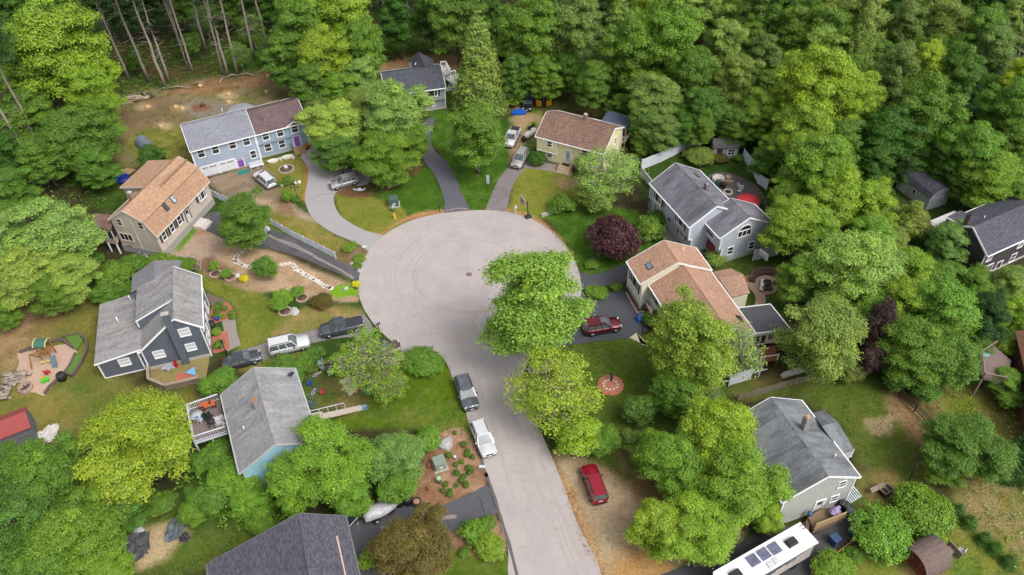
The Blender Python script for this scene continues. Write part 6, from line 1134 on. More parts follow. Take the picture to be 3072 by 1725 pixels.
scatter("lawn_grass", "short green grass of the tended lawns", [[(1000, 880), (1110, 900), (1165, 1010), (1200, 1110), (1110, 1085), (960, 1080), (850, 1060), (880, 1000)], [(1440, 870), (1590, 855), (1720, 880), (1860, 960), (1760, 1080), (1560, 1110), (1450, 950)], [(1850, 1010), (2060, 960), (2220, 970), (2320, 1080), (2320, 1220), (2150, 1150), (2000, 1000)], [(940, 490), (1070, 425), (1110, 520), (1000, 520)], [(1090, 270), (1200, 262), (1280, 330), (1235, 500), (1180, 520), (1110, 395)], [(1380, 545), (1600, 540), (1620, 670), (1470, 680), (1400, 590)], [(2150, 1380), (2400, 1310), (2540, 1440), (2380, 1446)]], 2.2, 'lawn', .07, .075, seed=25)
scatter("dry_grass", "dry yellowish grass of the unwatered lawns", [[(515, 690), (620, 710), (700, 775), (850, 800), (830, 815), (700, 850), (610, 870), (590, 780)], [(0, 770), (230, 760), (250, 900), (400, 1000), (520, 1000), (470, 1090), (330, 1080), (200, 1060), (160, 1010), (190, 900), (120, 860), (40, 930), (0, 960)], [(845, 500), (985, 505), (1020, 550), (960, 588), (880, 560)], [(690, 540), (790, 570), (880, 612), (850, 640), (760, 600)], [(1320, 425), (1440, 445), (1460, 520), (1400, 540), (1285, 525)], [(660, 410), (760, 395), (770, 480), (710, 480)], [(2340, 970), (2450, 930), (2560, 1060), (2576, 1180), (2380, 1080)], [(2420, 1240), (2576, 1190), (2576, 1440), (2500, 1380)]], 1.8, 'dry', .06, .07, seed=26)
scatter("weeds", "weeds and low growth spotted over the clearing and rough slopes", [[(240, 240), (420, 225), (690, 190), (760, 300), (620, 290), (470, 330), (460, 420), (320, 420), (270, 330)], [(2340, 970), (2450, 930), (2560, 1060), (2576, 1180), (2380, 1080)], [(2420, 1240), (2576, 1190), (2576, 1440), (2500, 1380)], [(230, 450), (400, 410), (400, 480), (300, 530)]], .45, 'weed', .25, .12, seed=27)
TREES = []
# ---------------------------------------------------------------- fences, decks, sheds and small things
def fence_spans(name, label, pts, h, mat, style, cat="fence", pw=.12, step=2.4, group=None):
    """pts: picture points along the foot of the fence"""
    Q = [G(x, y, 0) for x, y in pts]; o = thing(name, label, cat, Q[0], 0, group); P0 = Q[0]
    pos = []
    for a, b_ in zip(Q[:-1], Q[1:]):
        n = max(1, round((b_ - a).length / step)); pos += [(a.lerp(b_, k / n), a.lerp(b_, (k + 1) / n)) for k in range(n)]
    for a, b_ in pos:
        a, b_ = a - P0, b_ - P0; L_ = (b_ - a).length; mb = MB()
        if style == 'solid': mb.bar(a + Vector((0, 0, h / 2)), b_ + Vector((0, 0, h / 2)), .05, h * .94); mb.bar(a + Vector((0, 0, h)), b_ + Vector((0, 0, h)), .1, .1)
        elif style == 'picket':
            mb.bar(a + Vector((0, 0, .3)), b_ + Vector((0, 0, .3)), .05, .09); mb.bar(a + Vector((0, 0, h * .82)), b_ + Vector((0, 0, h * .82)), .05, .09)
            n = int(L_ / .17)
            for k in range(1, n): t_ = k / n; p = a.lerp(b_, t_); hh = h * (.82 + .22 * math.sin(t_ * math.pi)); mb.box((p.x, p.y, hh / 2 + .05), (.11, .05, hh), math.atan2((b_ - a).y, (b_ - a).x))
        elif style == 'rail':
            for z in (.35, .75, 1.1): mb.bar(a + Vector((0, 0, z * h / 1.2)), b_ + Vector((0, 0, z * h / 1.2)), .07, .12)
        elif style == 'board':
            for z in (.2, .5, .8): mb.bar(a + Vector((0, 0, z * h)), b_ + Vector((0, 0, z * h)), .05, .09)
            n = int(L_ / .22)
            for k in range(n): p = a.lerp(b_, (k + .5) / n); mb.box((p.x, p.y, h / 2), (.05, .05, h * .95))
        mb.build("panel", mat, o)
    for p in [x[0] for x in pos] + [pos[-1][1]]:
        p = p - P0; mb = MB(); mb.box((p.x, p.y, h * .53), (pw, pw, h * 1.06)); 
        if style in ('solid', 'picket'): mb.box((p.x, p.y, h * 1.08), (pw * 1.4, pw * 1.4, .07), taper=.5)
        mb.build("post", mat, o)
    return o
VIN = M("vinyl_white", C(242, 244, 250), .45, .03)
fence_spans("picket_fence", "long white picket fence with arched panels along the worn drive", [(530, 492), (600, 522), (660, 552), (740, 598), (845, 650)], 1.15, VIN, 'picket', step=2.3)
fence_spans("privacy_fence", "tall white fence behind the grey red-shuttered house running to the garden shed", [(1613, 428), (1662, 408), (1722, 378), (1784, 350)], 1.9, VIN, 'solid')
fence_spans("privacy_fence", "short white fence wall left of the grey red-shuttered house", [(1612, 440), (1640, 478)], 1.5, VIN, 'solid')
fence_spans("privacy_fence", "tall white fence along the right side of the patio garden", [(1868, 400), (1890, 428), (1906, 462), (1928, 478)], 1.8, VIN, 'solid')
fence_spans("privacy_fence", "white fence closing the gap right of the arched gable wall", [(1893, 656), (1955, 642)], 1.9, VIN, 'solid')
fence_spans("rail_fence", "weathered post and rail fence between the peach-roofed and grey-green houses", [(1856, 1008), (1900, 996), (1960, 978), (2045, 955)], 1.2, M("rail_grey", C(150, 138, 122), .9, .2, 8), 'board')
fence_spans("board_fence", "dark wooden rail fence along the weedy slope at the right", [(2235, 960), (2262, 1000), (2300, 1035), (2345, 1082)], 1.3, M("dark_fence", C(78, 66, 60), .9, .25, 8), 'rail')
fence_spans("log_border", "low wooden rail edging the black drive beside the round shrubs", [(2040, 1446), (2090, 1405), (2150, 1360), (2165, 1345)], .5, WOODT, 'rail', cat="edging")
fence_spans("picket_gate", "small white railing in front of the tan gambrel house porch", [(526, 486), (545, 495)], .9, VIN, 'picket')
# garden sheds
def shed(name, label, P, h, rh, wall, roofm, zc_=0.0, along=0, ov=.2, door=None):
    """P: four picture points of the eaves, clockwise from upper left; ridge runs between edge middles"""
    Q = [G(x, y, h) for x, y in P]; c = sum(Q, Vector()) / 4; c.z = 0; d = Q[1] - Q[0] if along == 0 else Q[3] - Q[0]; o = thing(name, label, "shed", c, math.atan2(d.y, d.x))
    inv = Matrix.Rotation(-math.atan2(d.y, d.x), 4, 'Z'); q = [inv @ (p - c) for p in Q]; Lx = max(abs(p.x) for p in q); Ly = max(abs(p.y) for p in q); Lx = sum(abs(p.x) for p in q) / 4; Ly = sum(abs(p.y) for p in q) / 4
    mb = MB(); a, b_ = Lx - ov * .6, Ly - ov; pr = [(-b_, 0), (b_, 0), (b_, h), (0, h + rh - .15), (-b_, h)]
    mb.add([(-a, y, z) for y, z in pr] + [(a, y, z) for y, z in pr], [tuple(range(5)), tuple(range(9, 4, -1))] + [((i + 1) % 5, i, 5 + i, 5 + (i + 1) % 5) for i in range(5)]); mb.build("wall", wall, o)
    mb = MB(); mb.slab([(-Lx, -Ly, h - .05), (Lx, -Ly, h - .05), (Lx, 0, h + rh), (-Lx, 0, h + rh)], .1); mb.slab([(-Lx, 0, h + rh), (Lx, 0, h + rh), (Lx, Ly, h - .05), (-Lx, Ly, h - .05)], .1); mb.build("roof", roofm, o)
    return o, Lx, Ly
so, lx, ly = shed("garden_shed", "small grey garden shed with red door behind the patio garden", [(1788, 348), (1855, 348), (1860, 372), (1795, 372)], 2.2, .9, siding("shed_grey", C(158, 162, 178)), shingle("shed_roof", C(104, 102, 106)))
mb = MB(); mb.box((-.9, -ly + .19, 1.0), (.85, .06, 1.9)); d = mb.build("door", RED, so); mb = MB(); mb.box((-.9, -ly + .16, 1.45), (.6, .05, .8)); mb.build("lights", GLASS, d)
mb = MB(); [mb.box((.9 + dx, -ly + .18, 1.3 + dz), (sx, .07, sz)) for dx, dz, sx, sz in ((0, .55, 1.2, .1), (0, -.55, 1.2, .1), (-.55, 0, .1, 1.1), (.55, 0, .1, 1.1), (0, 0, .05, 1.1), (0, 0, 1.1, .05))]; w_ = mb.build("window", WHITE, so); mb = MB(); mb.box((.9, -ly + .2, 1.3), (1.1, .04, 1.1)); mb.build("pane", GLASS, w_)
zsh = zoom(2.046, 2660, 460)
Q = [G(*zsh(*p), 3.6) for p in ((165, 75), (345, 205))]; d_ = Q[1] - Q[0]; c_ = (Q[0] + Q[1]) / 2; c_.z = 0; so = thing("storage_shed", "long grey shed with rounded dark roof and white doors at the wood edge", "shed", c_, math.atan2(d_.y, d_.x)); Lh = d_.length / 2 + .3
pr = [(-2.0, 2.3), (-1.65, 2.95), (-.9, 3.45), (0, 3.65), (.9, 3.45), (1.65, 2.95), (2.0, 2.3)]
mb = MB(); pp = [(-1.85, 0), (1.85, 0)] + [(y * .93, z - .08) for y, z in pr[::-1]]; n = len(pp); mb.add([(-Lh + .1, y, z) for y, z in pp] + [(Lh - .1, y, z) for y, z in pp], [tuple(range(n)), tuple(range(2 * n - 1, n - 1, -1))] + [((i + 1) % n, i, n + i, n + (i + 1) % n) for i in range(n)]); mb.build("wall", siding("shed_pale", C(186, 184, 186)), so)
mb = MB(); [mb.slab([(-Lh, pr[i][0], pr[i][1]), (Lh, pr[i][0], pr[i][1]), (Lh, pr[i + 1][0], pr[i + 1][1]), (-Lh, pr[i + 1][0], pr[i + 1][1])], .08) for i in range(6)]; mb.build("roof", CR, so)
mb = MB(); mb.box((Lh - .08, -.1, 1.05), (.08, 2.0, 2.0)); mb.build("door", VIN, so); mb = MB(); mb.box((-Lh + 1.2, -1.86, 1.0), (1.3, .08, 1.9)); mb.build("door", VIN, so)
mb = MB(); mb.box((.2, -1.86, 1.5), (.7, .08, .8)); w_ = mb.build("window", WHITE, so); mb = MB(); mb.box((.2, -1.9, 1.5), (.45, .04, .6)); mb.build("pane", GLASS, w_)
zp = zoom(2.272, 0, 980)
RR = M("red_metal_roof", C(158, 70, 68), .6, .12, 4)
so, lx, ly = shed("red_roofed_shed", "dark shed with red metal roof at the left edge", [(-75, 1075), (68, 1020), (78, 1080), (-80, 1130)], 2.6, .9, siding("shed_dark", C(104, 106, 116)), RR)
mb = MB(); mb.bar((-lx + .3, -ly, 1.7), (lx - .6, -ly + .14, 1.7), .06); mb.build("wall_rail", WOODG, so)
# barrel hut lower right
zh2 = zoom(4.853, 2640, 1560); a = G(*zh2(600, 640), 1.3); b_ = G(*zh2(920, 500), 1.6); f0, f1 = G(*zh2(460, 490), .9), G(*zh2(700, 335), 2.4); d_ = G(*zh2(720, 335), 2.3) - G(*zh2(450, 480), 2.0)
A0 = G(*zh2(610, 490), 2.55); A1 = G(*zh2(880, 345), 2.55); d_ = A1 - A0; yaw_ = math.atan2(d_.y, d_.x); c_ = (A0 + A1) / 2; c_.z = 0; so = thing("barrel_hut", "brown barrel-roofed wooden hut with cedar front in the lower right garden", "shed", c_, yaw_); Lh = d_.length / 2 + .5; rr_ = 1.75
mb = MB(); pr = [(-rr_ * math.cos(t_), .55 + 2.0 * math.sin(t_)) for t_ in np.linspace(0, math.pi, 11)]; [mb.slab([(-Lh, pr[i][0], pr[i][1]), (Lh, pr[i][0], pr[i][1]), (Lh, pr[i + 1][0], pr[i + 1][1]), (-Lh, pr[i + 1][0], pr[i + 1][1])], .07) for i in range(10)]; mb.build("roof", shingle("hut_shingle", C(132, 114, 108), None, 0, .15), so)
mb = MB(); pp = [(y * .95, z - .05) for y, z in pr]; n = len(pp); mb.add([(-Lh + .35, y, z) for y, z in pp] + [(Lh - .1, y, z) for y, z in pp] , [tuple(range(n)), tuple(range(2 * n - 1, n - 1, -1))]); mb.box((0, 0, .3), (2 * Lh - .5, rr_ * 1.9, .6)); mb.build("wall", M("cedar_front", C(128, 66, 50), .7, .2, 6), so)
mb = MB(); mb.box((-Lh + .32, 0, 1.1), (.06, .8, 1.7)); [mb.box((-Lh + .31, y, 1.0), (.05, .05, 1.8)) for y in (-1.1, -.75, .75, 1.1)]; mb.build("door", M("cedar_dark", C(96, 44, 36), .7), so)
o = MB(); o.box((0, 0, .45), (.08, 1.6, 1.1)); o.box((-.3, .2, .25), (.6, .7, .5)); solo("old_door_panel", o, WOODG, "weathered boards leaning at the back of the barrel-roofed hut", "boards", G(*zh2(1060, 470)), yaw_)
def chair(loc_, rz, mat, label, group=None, name="garden_chair"):
    o = thing(name, label, "chair", loc_, rz, group); mb = MB(); mb.box((0, 0, .42), (.52, .5, .06)); mb.build("seat", mat, o); mb = MB(); mb.box((-.27, 0, .72), (.06, .5, .6), tilt=(0, -.2)); mb.build("backrest", mat, o)
    for sx in (-.2, .2):
        for sy in (-.2, .2): mb = MB(); mb.box((sx, sy, .2), (.06, .06, .4)); mb.build("leg", mat, o)
    mb = MB(); mb.box((0, .27, .6), (.5, .06, .05)); mb.box((0, -.27, .6), (.5, .06, .05)); mb.build("armrest", mat, o); return o
chair(G(*zh2(1150, 490)), 2.4, VIN, "white garden chair on the grass right of the barrel-roofed hut")
# far deck and brown house at the right edge
zd2 = zoom(2.555, 2780, 980); Q = [G(*zd2(*p), 3.0) for p in ((405, 225), (520, 150), (650, 260), (600, 430), (425, 400))]; o = thing("wooden_deck", "old grey wooden deck on tall legs at the right edge", "deck", (Q[4].x, Q[4].y, 0)); P0 = Vector((Q[4].x, Q[4].y, 0))
mb = MB(); mb.prism([(p.x - P0.x, p.y - P0.y) for p in Q], 2.85, 3.0); mb.build("deck_boards", M("deck_grey", C(136, 118, 112), .9, .22, 5, big=.1), o)
for i, (a, b_) in enumerate(((0, 1), (0, 4), (4, 3))):
    A, B = Q[a] - P0, Q[b_] - P0; mb = MB(); mb.bar(A + Vector((0, 0, .95)), B + Vector((0, 0, .95)), .12, .08); n = int((B - A).length / .2)
    for k in range(n + 1): p = A.lerp(B, k / n); mb.box((p.x, p.y, 3.45), (.05, .05, .95))
    mb.build("railing", WOODG, o)
for i in (0, 4, 3): p = Q[i] - P0; mb = MB(); mb.box((p.x, p.y, 1.45), (.16, .16, 2.9)); mb.build("leg", WOODG, o)
p = G(*zd2(435, 200), 3.02); mb = MB(); mb.lathe((0, 0, 0), [(.4, 0), (.7, .02), (.72, .05), (.1, .08)], 16); mb.lathe((0, 0, -.6), [(.12, 0), (.05, .6)], 8); solo("round_table", mb, M("teal_table", C(112, 164, 156), .6), "round pale green table on the old grey deck", "table", p)
p0, p1 = G(*zd2(690, 90), 4.2), G(*zd2(800, 520), 4.2); d_ = p1 - p0; hh = thing("brown_house", "brown clapboard house with rusty roof cut off by the right edge", "house", (p0.x, p0.y, 0), math.atan2(d_.y, d_.x)); Lb = d_.length + 5
BRS = siding("brown_siding", C(110, 70, 58)); mb = MB(); mb.box((Lb / 2 - 1, 3.6, 2.0), (Lb, 6.4, 4.0)); mb.build("wall", BRS, hh); mb = MB(); mb.slab([(-1.2, 0, 4.2), (Lb, 0, 4.2), (Lb, 3.6, 5.9), (-1.2, 3.6, 5.9)], .15); mb.slab([(-1.2, 3.6, 5.9), (Lb, 3.6, 5.9), (Lb, 7.2, 4.2), (-1.2, 7.2, 4.2)], .15); mb.build("roof", shingle("rusty_shingle", C(146, 104, 84)), hh)
for x_ in (2.0, 4.6): mb = MB(); mb.box((x_, .36, 3.0), (1.0, .08, 1.1)); w_ = mb.build("window", WOODG, hh); mb = MB(); mb.box((x_, .31, 3.0), (.8, .04, .9)); mb.build("pane", GLASS, w_)
# decks of the aqua house
Q = [G(*zd(*p), 2.4) for p in ((60, 560), (380, 450), (465, 790), (120, 900))]; P0 = Vector((Q[3].x, Q[3].y, 0)); o = thing("raised_deck", "raised deck with white railing on the left side of the aqua house", "deck", P0)
mb = MB(); mb.prism([(p.x - P0.x, p.y - P0.y) for p in Q], 2.1, 2.3); mb.build("deck_boards", M("deck_brown_grey", C(136, 120, 116), .9, .2, 6), o)
for i, (a, b_) in enumerate(((0, 1), (0, 3), (3, 2))):
    A, B = Q[a] - P0, Q[b_] - P0; A.z = B.z = 0; mb = MB(); mb.bar(A + Vector((0, 0, 3.3)), B + Vector((0, 0, 3.3)), .14, .07); mb.bar(A + Vector((0, 0, 2.45)), B + Vector((0, 0, 2.45)), .08, .07); mb.bar(A + Vector((0, 0, 2.12)), B + Vector((0, 0, 2.12)), .1, .28); n = int((B - A).length / .22)
    for k in range(n + 1): p = A.lerp(B, k / n); mb.box((p.x, p.y, 2.85), (.05, .05, .85))
    mb.build("railing", VIN, o)
for i in (0, 3): p = Q[i] - P0; mb = MB(); mb.box((p.x, p.y, 1.65), (.16, .16, 3.3)); mb.build("post", VIN, o)
mid = (Q[3] + Q[2]) / 2 - P0; mb = MB(); mb.box((mid.x, mid.y, 1.05), (.14, .14, 2.1)); mb.build("leg", VIN, o)
def on(mb, name, mats, label, cat, px, z, rz=0.0, group=None, **k): return solo(name, mb, mats, label, cat, G(*px, z), rz, group)
mb = MB(); mb.box((0, 0, .72), (1.7, .9, .05)); [mb.box((x, y, .35), (.06, .06, .7)) for x in (-.75, .75) for y in (-.35, .35)]; on(mb, "orange_table", M("orange_wood", C(196, 100, 58), .6), "orange topped table on the raised deck of the aqua house", "table", zd(272, 545), 2.31, .35)
mb = MB(); mb.lathe((0, 0, .68), [(.02, 0), (.75, 0), (.78, .03), (.02, .05)], 20); mb.lathe((0, 0, 0), [(.3, 0), (.06, .1), (.05, .68)], 8); on(mb, "glass_patio_table", M("frosted_glass", C(196, 200, 200), .2), "round glass patio table in the corner of the raised deck", "table", zd(145, 655), 2.31)
mb = MB(); mb.lathe((0, 0, 0), [(.22, 0), (.2, .2), (.05, .3)], 12); on(mb, "blue_bucket", M("blue_plastic", C(66, 128, 186), .5), "small blue pot on the round glass table", "pot", zd(145, 655), 3.06)
for k, (px, rz_) in enumerate((((212, 570), 2.), ((330, 525), .3), ((255, 670), -.5), ((300, 660), -.5), ((185, 690), 1.4))): chair(G(*zd(*px), 2.31), rz_, DARKMETAL if k < 4 else VIN, ("dark chair left of the orange table", "dark chair right of the orange table", "dark folding chair nearer the glass table", "dark folding chair nearer the white clutter", "white chair beside the round glass table")[k])
mb = MB(); [mb.box((rnd.uniform(-.6, .6), rnd.uniform(-.5, .5), rnd.uniform(.1, .45)), (rnd.uniform(.3, .6), rnd.uniform(.25, .5), rnd.uniform(.15, .4)), rnd.uniform(0, 3), tilt=(rnd.uniform(-.4, .4), 0)) for _ in range(14)]; on(mb, "clutter_heap", M("white_cloth_clutter", C(214, 208, 208), .8, .15), "heap of white bags and cloth on the raised deck", "clutter", zd(390, 690), 2.31)
mb = MB(); mb.lathe((0, 0, .75), [(.1, 0), (.38, .15), (.42, .35), (.3, .5), (.05, .55)], 14); [mb.bar((x * .35, y * .35, 0), (x * .2, y * .2, .8), .05) for x in (-1, 1) for y in (-1, 1)]; on(mb, "kettle_grill", BLACK, "black grill on the raised deck beside the white clutter", "grill", zd(320, 740), 2.31)
# ramp and steps on the right side of the aqua house
Q = [G(*zd(*p), .9) for p in ((1365, 615), (1440, 600), (1500, 720), (1420, 770))]; P0 = Vector((Q[0].x, Q[0].y, 0)); o = thing("wooden_ramp", "pale wooden ramp and landing with thin rails on the right of the aqua house", "ramp", P0)
mb = MB(); Ls = [G(*zd(*p), .9) - P0 for p in ((1350, 595), (1470, 575), (1500, 760), (1410, 780))]; mb.prism([(p.x, p.y) for p in Ls], .0, .85); Rm = [G(*zd(*p), z) for p, z in (((1465, 600), .8), ((1475, 660), .8), ((1900, 560), .25), ((1880, 510), .25))]
mb.add([tuple(p - P0) for p in Rm] + [tuple(p - P0 - Vector((0, 0, .12))) for p in Rm], [(0, 1, 2, 3), (7, 6, 5, 4), (0, 4, 5, 1), (1, 5, 6, 2), (2, 6, 7, 3), (3, 7, 4, 0)]); mb.build("ramp_boards", M("bleached_boards", C(200, 186, 172), .85, .15, 5), o)
mb = MB()
for off_, (p, q) in enumerate((((1340, 575), (1700, 490)), ((1352, 612), (1440, 590)))):
    for z in (1.5, 1.75): A, B = G(*zd(*p), z) - P0, G(*zd(*q), z - .3) - P0; mb.bar(A, B, .06)
    for t_ in np.linspace(0, 1, 5): p3 = A.lerp(B, t_); mb.bar((p3.x, p3.y, 0), p3, .06)
mb.build("handrail", VIN, o)
mb = MB(); mb.prism([tuple(G(*zd(*p)) - G(*zd(1720, 300)))[:2] for p in ((1655, 250), (1790, 215), (1850, 340), (1760, 420), (1700, 330))], 0, .08); on(mb, "stone_slab_path", M("pale_flags", C(212, 198, 186), .9, .2, 3), "pale paving slabs under the thin spring tree", "paving", zd(1720, 300), 0)
def bike(px, rz, col, label):
    o = thing("bicycle", label, "bicycle", G(*px) + Vector((0, 0, .06)), rz, "bicycles left in the yard"); 
    for x in (-.5, .5): mb = MB(); mb.tube([(x + .33 * math.cos(a), .33 * math.sin(a), .03) for a in np.linspace(0, 6.283, 15)], .035, 5, cap=False); mb.build("wheel", M("bike_tyre", C(120, 124, 130), .6), o)
    mb = MB(); [mb.bar(a, b_, .05) for a, b_ in (((-.5, 0, .06), (-.1, .35, .08)), ((-.1, .35, .08), (.4, .35, .08)), ((.5, 0, .06), (.38, .5, .12)), ((-.1, .35, .08), (0, -.05, .06)), ((0, -.05, .06), (.4, .35, .08)), ((0, -.05, .06), (-.5, 0, .06)))]; mb.build("frame", M("bike_%d" % int(px[0]), col, .4), o)
    mb = MB(); mb.bar((.3, .52, .1), (.5, .56, .3), .05); mb.build("handlebar", BLACK, o); mb = MB(); mb.box((-.13, .42, .1), (.2, .1, .06)); mb.build("saddle", BLACK, o)
bike(zd(1405, 210), .4, C(226, 226, 230), "white bicycle lying furthest up the yard by the chairs"); bike(zd(1390, 385), 1.0, C(196, 206, 216), "pale bicycle lying in the middle of the yard right of the aqua house"); bike(zd(1360, 490), 2.2, C(84, 120, 170), "blue bicycle lying against the wall of the aqua house")
for px, col, lab in (((1455, 90), C(176, 200, 226), "pale blue plastic chair near the thin spring tree"), ((1565, 195), C(70, 122, 190), "blue plastic chair on the bare path"), ((1340, 305), C(52, 96, 196), "bright blue seat lying by the bicycles"), ((1475, 395), C(190, 74, 84), "red and blue toy by the bare path"), ((1475, 140), C(140, 144, 148), "grey chair beside the dark box in the yard")):
    chair(G(*zd(*px)), rnd.uniform(0, 6), M("plastic_%d" % px[0] + str(px[1]), col, .5), lab)
mb = MB(); mb.box((0, 0, .35), (1.4, 1.0, .7), taper=.9); on(mb, "dark_crate", BLACK, "dark box under the thin spring tree beside the aqua house yard", "box", zd(1560, 130), 0, .3)
mb = MB(); mb.lathe((0, 0, 0), [(.5, 0), (.55, .25), (.45, .28), (.42, .1)], 14); on(mb, "paddling_pool", M("teal_plastic", C(70, 170, 150), .5), "teal round plastic tub in the branches' shade", "tub", zd(1955, 375), 0); mb = MB(); mb.lathe((0, 0, 0), [(.4, 0), (.45, .2), (.4, .22), (.35, .05)], 14); on(mb, "water_tub", M("grey_blue_plastic", C(120, 150, 166), .5), "grey blue tub at the foot of the ramp", "tub", zd(1920, 545), 0)
# play area on the left
def zpG(x, y, z=0.0): return G(*zp(x, y), z)
mb = MB(); mb.prism([tuple(zpG(x, y))[:2] for x, y in smooth([(120, 190), (170, 172), (330, 140), (440, 120), (500, 135), (525, 190), (490, 260), (445, 325), (400, 360), (350, 420), (300, 470), (240, 450), (200, 440), (120, 370), (100, 330), (130, 250)])], -.2, .02); setting("play_surface", mb, M("wood_chips", C(196, 166, 146), .95, .18, 8))
mb = MB(); 
for P in ([(140, 180), (290, 130), (420, 92), (505, 150)], [(430, 78), (545, 58), (598, 110), (600, 160), (560, 250), (500, 340)], [(310, 462), (345, 415), (395, 370)], [(520, 190), (490, 260), (445, 325), (500, 342)]):
    Z = [zpG(*p) for p in P]
    for a, b_ in zip(Z[:-1], Z[1:]): mb.bar(a + Vector((0, 0, .22)), b_ + Vector((0, 0, .22)), .22, .45)
solo("timber_edging", mb, M("old_sleeper", C(108, 92, 84), .9, .25, 6), "low dark timber walls curving round the wood-chip play area", "retaining wall")
for P, lab in (([(450, 80), (540, 62), (570, 100), (530, 165), (505, 150)], "grass bed at the upper right of the play area"), ([(520, 200), (575, 190), (560, 240), (500, 330), (450, 325)], "grass strip right of the play area inside the timbers")):
    mb = MB(); mb.prism([tuple(zpG(*p))[:2] for p in P], 0, .3); o = mb.build("raised_bed", M("bed_grass", C(96, 128, 54), .95, .25, 6)); o["label"] = lab; o["category"] = "planting bed"
o = thing("play_set", "wooden swing and slide set with green canopy on the wood chips", "play set", zpG(340, 240)); P0 = zpG(340, 240)
tw = zpG(340, 205) - P0
for dx in (-.6, .6):
    for dy in (-.6, .6): mb = MB(); mb.box((tw.x + dx, tw.y + dy, 1.3), (.12, .12, 2.6)); mb.build("post", M("play_timber", C(160, 112, 60), .8, .15), o)
mb = MB(); mb.box((tw.x, tw.y, 1.25), (1.3, 1.3, .1)); mb.box((tw.x, tw.y - .6, 1.6), (1.2, .06, .5)); mb.build("platform", MC["play_timber"], o)
mb = MB(); V = []; 
for x in (-.75, .75): V += [(tw.x + x, tw.y + .75 * math.cos(a), 2.45 + .5 * math.sin(a)) for a in np.linspace(0, math.pi, 9)]
mb.add(V, [(i, i + 1, i + 10, i + 9) for i in range(8)]); mb.build("canopy", M("green_canopy", C(66, 118, 96), .6, .15), o); mb = MB(); mb.tube([tuple(Vector(v) + Vector((0, 0, .03))) for v in V[:9]], .06, 6); mb.tube([tuple(Vector(v) + Vector((0, 0, .03))) for v in V[9:]], .06, 6); mb.build("canopy_trim", M("yellow_trim", C(222, 208, 140), .6), o)
s0, s1 = zpG(358, 195, 1.3) - P0, zpG(378, 278, .1) - P0; mb = MB(); mb.bar(s0, s1, .55, .06); mb.bar(s0 + Vector((.27, 0, .08)), s1 + Vector((.27, 0, .08)), .05, .18); mb.bar(s0 + Vector((-.27, 0, .08)), s1 + Vector((-.27, 0, .08)), .05, .18); mb.build("slide", M("slide_blue", C(96, 122, 136), .4), o)
b0, b1 = zpG(200, 192, 2.1) - P0, zpG(315, 165, 2.2) - P0; mb = MB(); mb.bar(b0, b1, .14); f0, f1 = zpG(218, 292) - P0, zpG(240, 225) - P0; mb.bar(b0, f0, .12); mb.bar(b0, (f0.x + .3, f0.y + 2.0, 0), .12); mb.build("swing_frame", MC["play_timber"], o)
for t_ in (.45, .8): q = b0.lerp(b1, t_); mb = MB(); mb.box((q.x, q.y, .5), (.5, .25, .05)); mb.bar((q.x - .2, q.y, .5), (q.x - .2, q.y, 2.1), .02); mb.bar((q.x + .2, q.y, .5), (q.x + .2, q.y, 2.1), .02); mb.build("swing_seat", M("swing_yellow", C(226, 206, 96), .5), o)
chair(zpG(330, 325), 1.2, M("red_plastic", C(196, 40, 52), .5), "red garden chair on the play area wood chips")
mb = MB(); mb.box((0, 0, .25), (.75, .45, .3), taper=1.25); [mb.lathe((x, y, 0), [(.12, 0), (.12, .08)], 8) for x in (-.25, .25) for y in (-.2, .2)]; on(mb, "toy_wagon", M("toy_green", C(90, 196, 56), .5), "small green toy cart on the play area", "toy", zp(315, 372), 0, .5)
mb = MB(); mb.box((0, 0, .2), (.4, .3, .3)); mb.box((.1, 0, .4), (.2, .25, .15)); on(mb, "toy_truck", M("toy_yellow", C(226, 172, 52), .5), "small yellow toy above the green toy cart", "toy", zp(298, 360), 0)
mb = MB(); mb.lathe((0, 0, 0), [(.48, 0), (.55, .9), (.5, 1.0), (.1, 1.05)], 16); on(mb, "compost_barrel", BLACK, "black compost barrel at the lower corner of the play area", "barrel", zp(430, 360), 0)
mb = MB(); mb.lathe((0, 0, 0), [(.85, 0), (.85, .5), (.62, .5), (.6, .1), (.02, .1)], 18, cap=False); on(mb, "fire_pit", M("pit_stone", C(162, 138, 124), .9, .3, 5, bump=.6), "round stone fire pit beside the log pile", "fire pit", zp(177, 425), 0); mb = MB(); mb.bar((-.4, -.3, .2), (.4, .35, .45), .12); mb.bar((.4, -.3, .2), (-.3, .3, .4), .1); on(mb, "fire_wood", M("charred_wood", C(72, 60, 56), .9), "charred sticks in the stone fire pit", "firewood", zp(177, 425), 0)
def logs(name, label, pts, n, l0, l1, rad, col, yaw0, jit=.25, px=G, z0=.12, layers=3, cat="logs"):
    mb = MB()
    for i in range(n):
        t_ = rnd.random(); k = rnd.randrange(len(pts) - 1); p = Vector(pts[k]).lerp(Vector(pts[k + 1]), t_) + Vector((rnd.uniform(-.8, .8), rnd.uniform(-.8, .8), 0)) * .7; a = yaw0 + rnd.uniform(-jit, jit); l = rnd.uniform(l0, l1) / 2; r_ = rad * rnd.uniform(.7, 1.3); z = z0 + rnd.randrange(layers) * rad * 1.5; d = Vector((math.cos(a) * l, math.sin(a) * l, rnd.uniform(-.05, .05)))
        mb.tube([p + Vector((0, 0, z)) - d, p + Vector((0, 0, z)) + d], r_, 7)
    return solo(name, mb, M(name + "_wood", col, .9, .35, 3), label, cat)
logs("log_pile", "pile of grey split logs left of the stone fire pit", [zpG(180, 330), zpG(90, 350), zpG(60, 430), zpG(20, 490)], 70, .8, 1.3, .15, C(162, 148, 136), .1, .5)
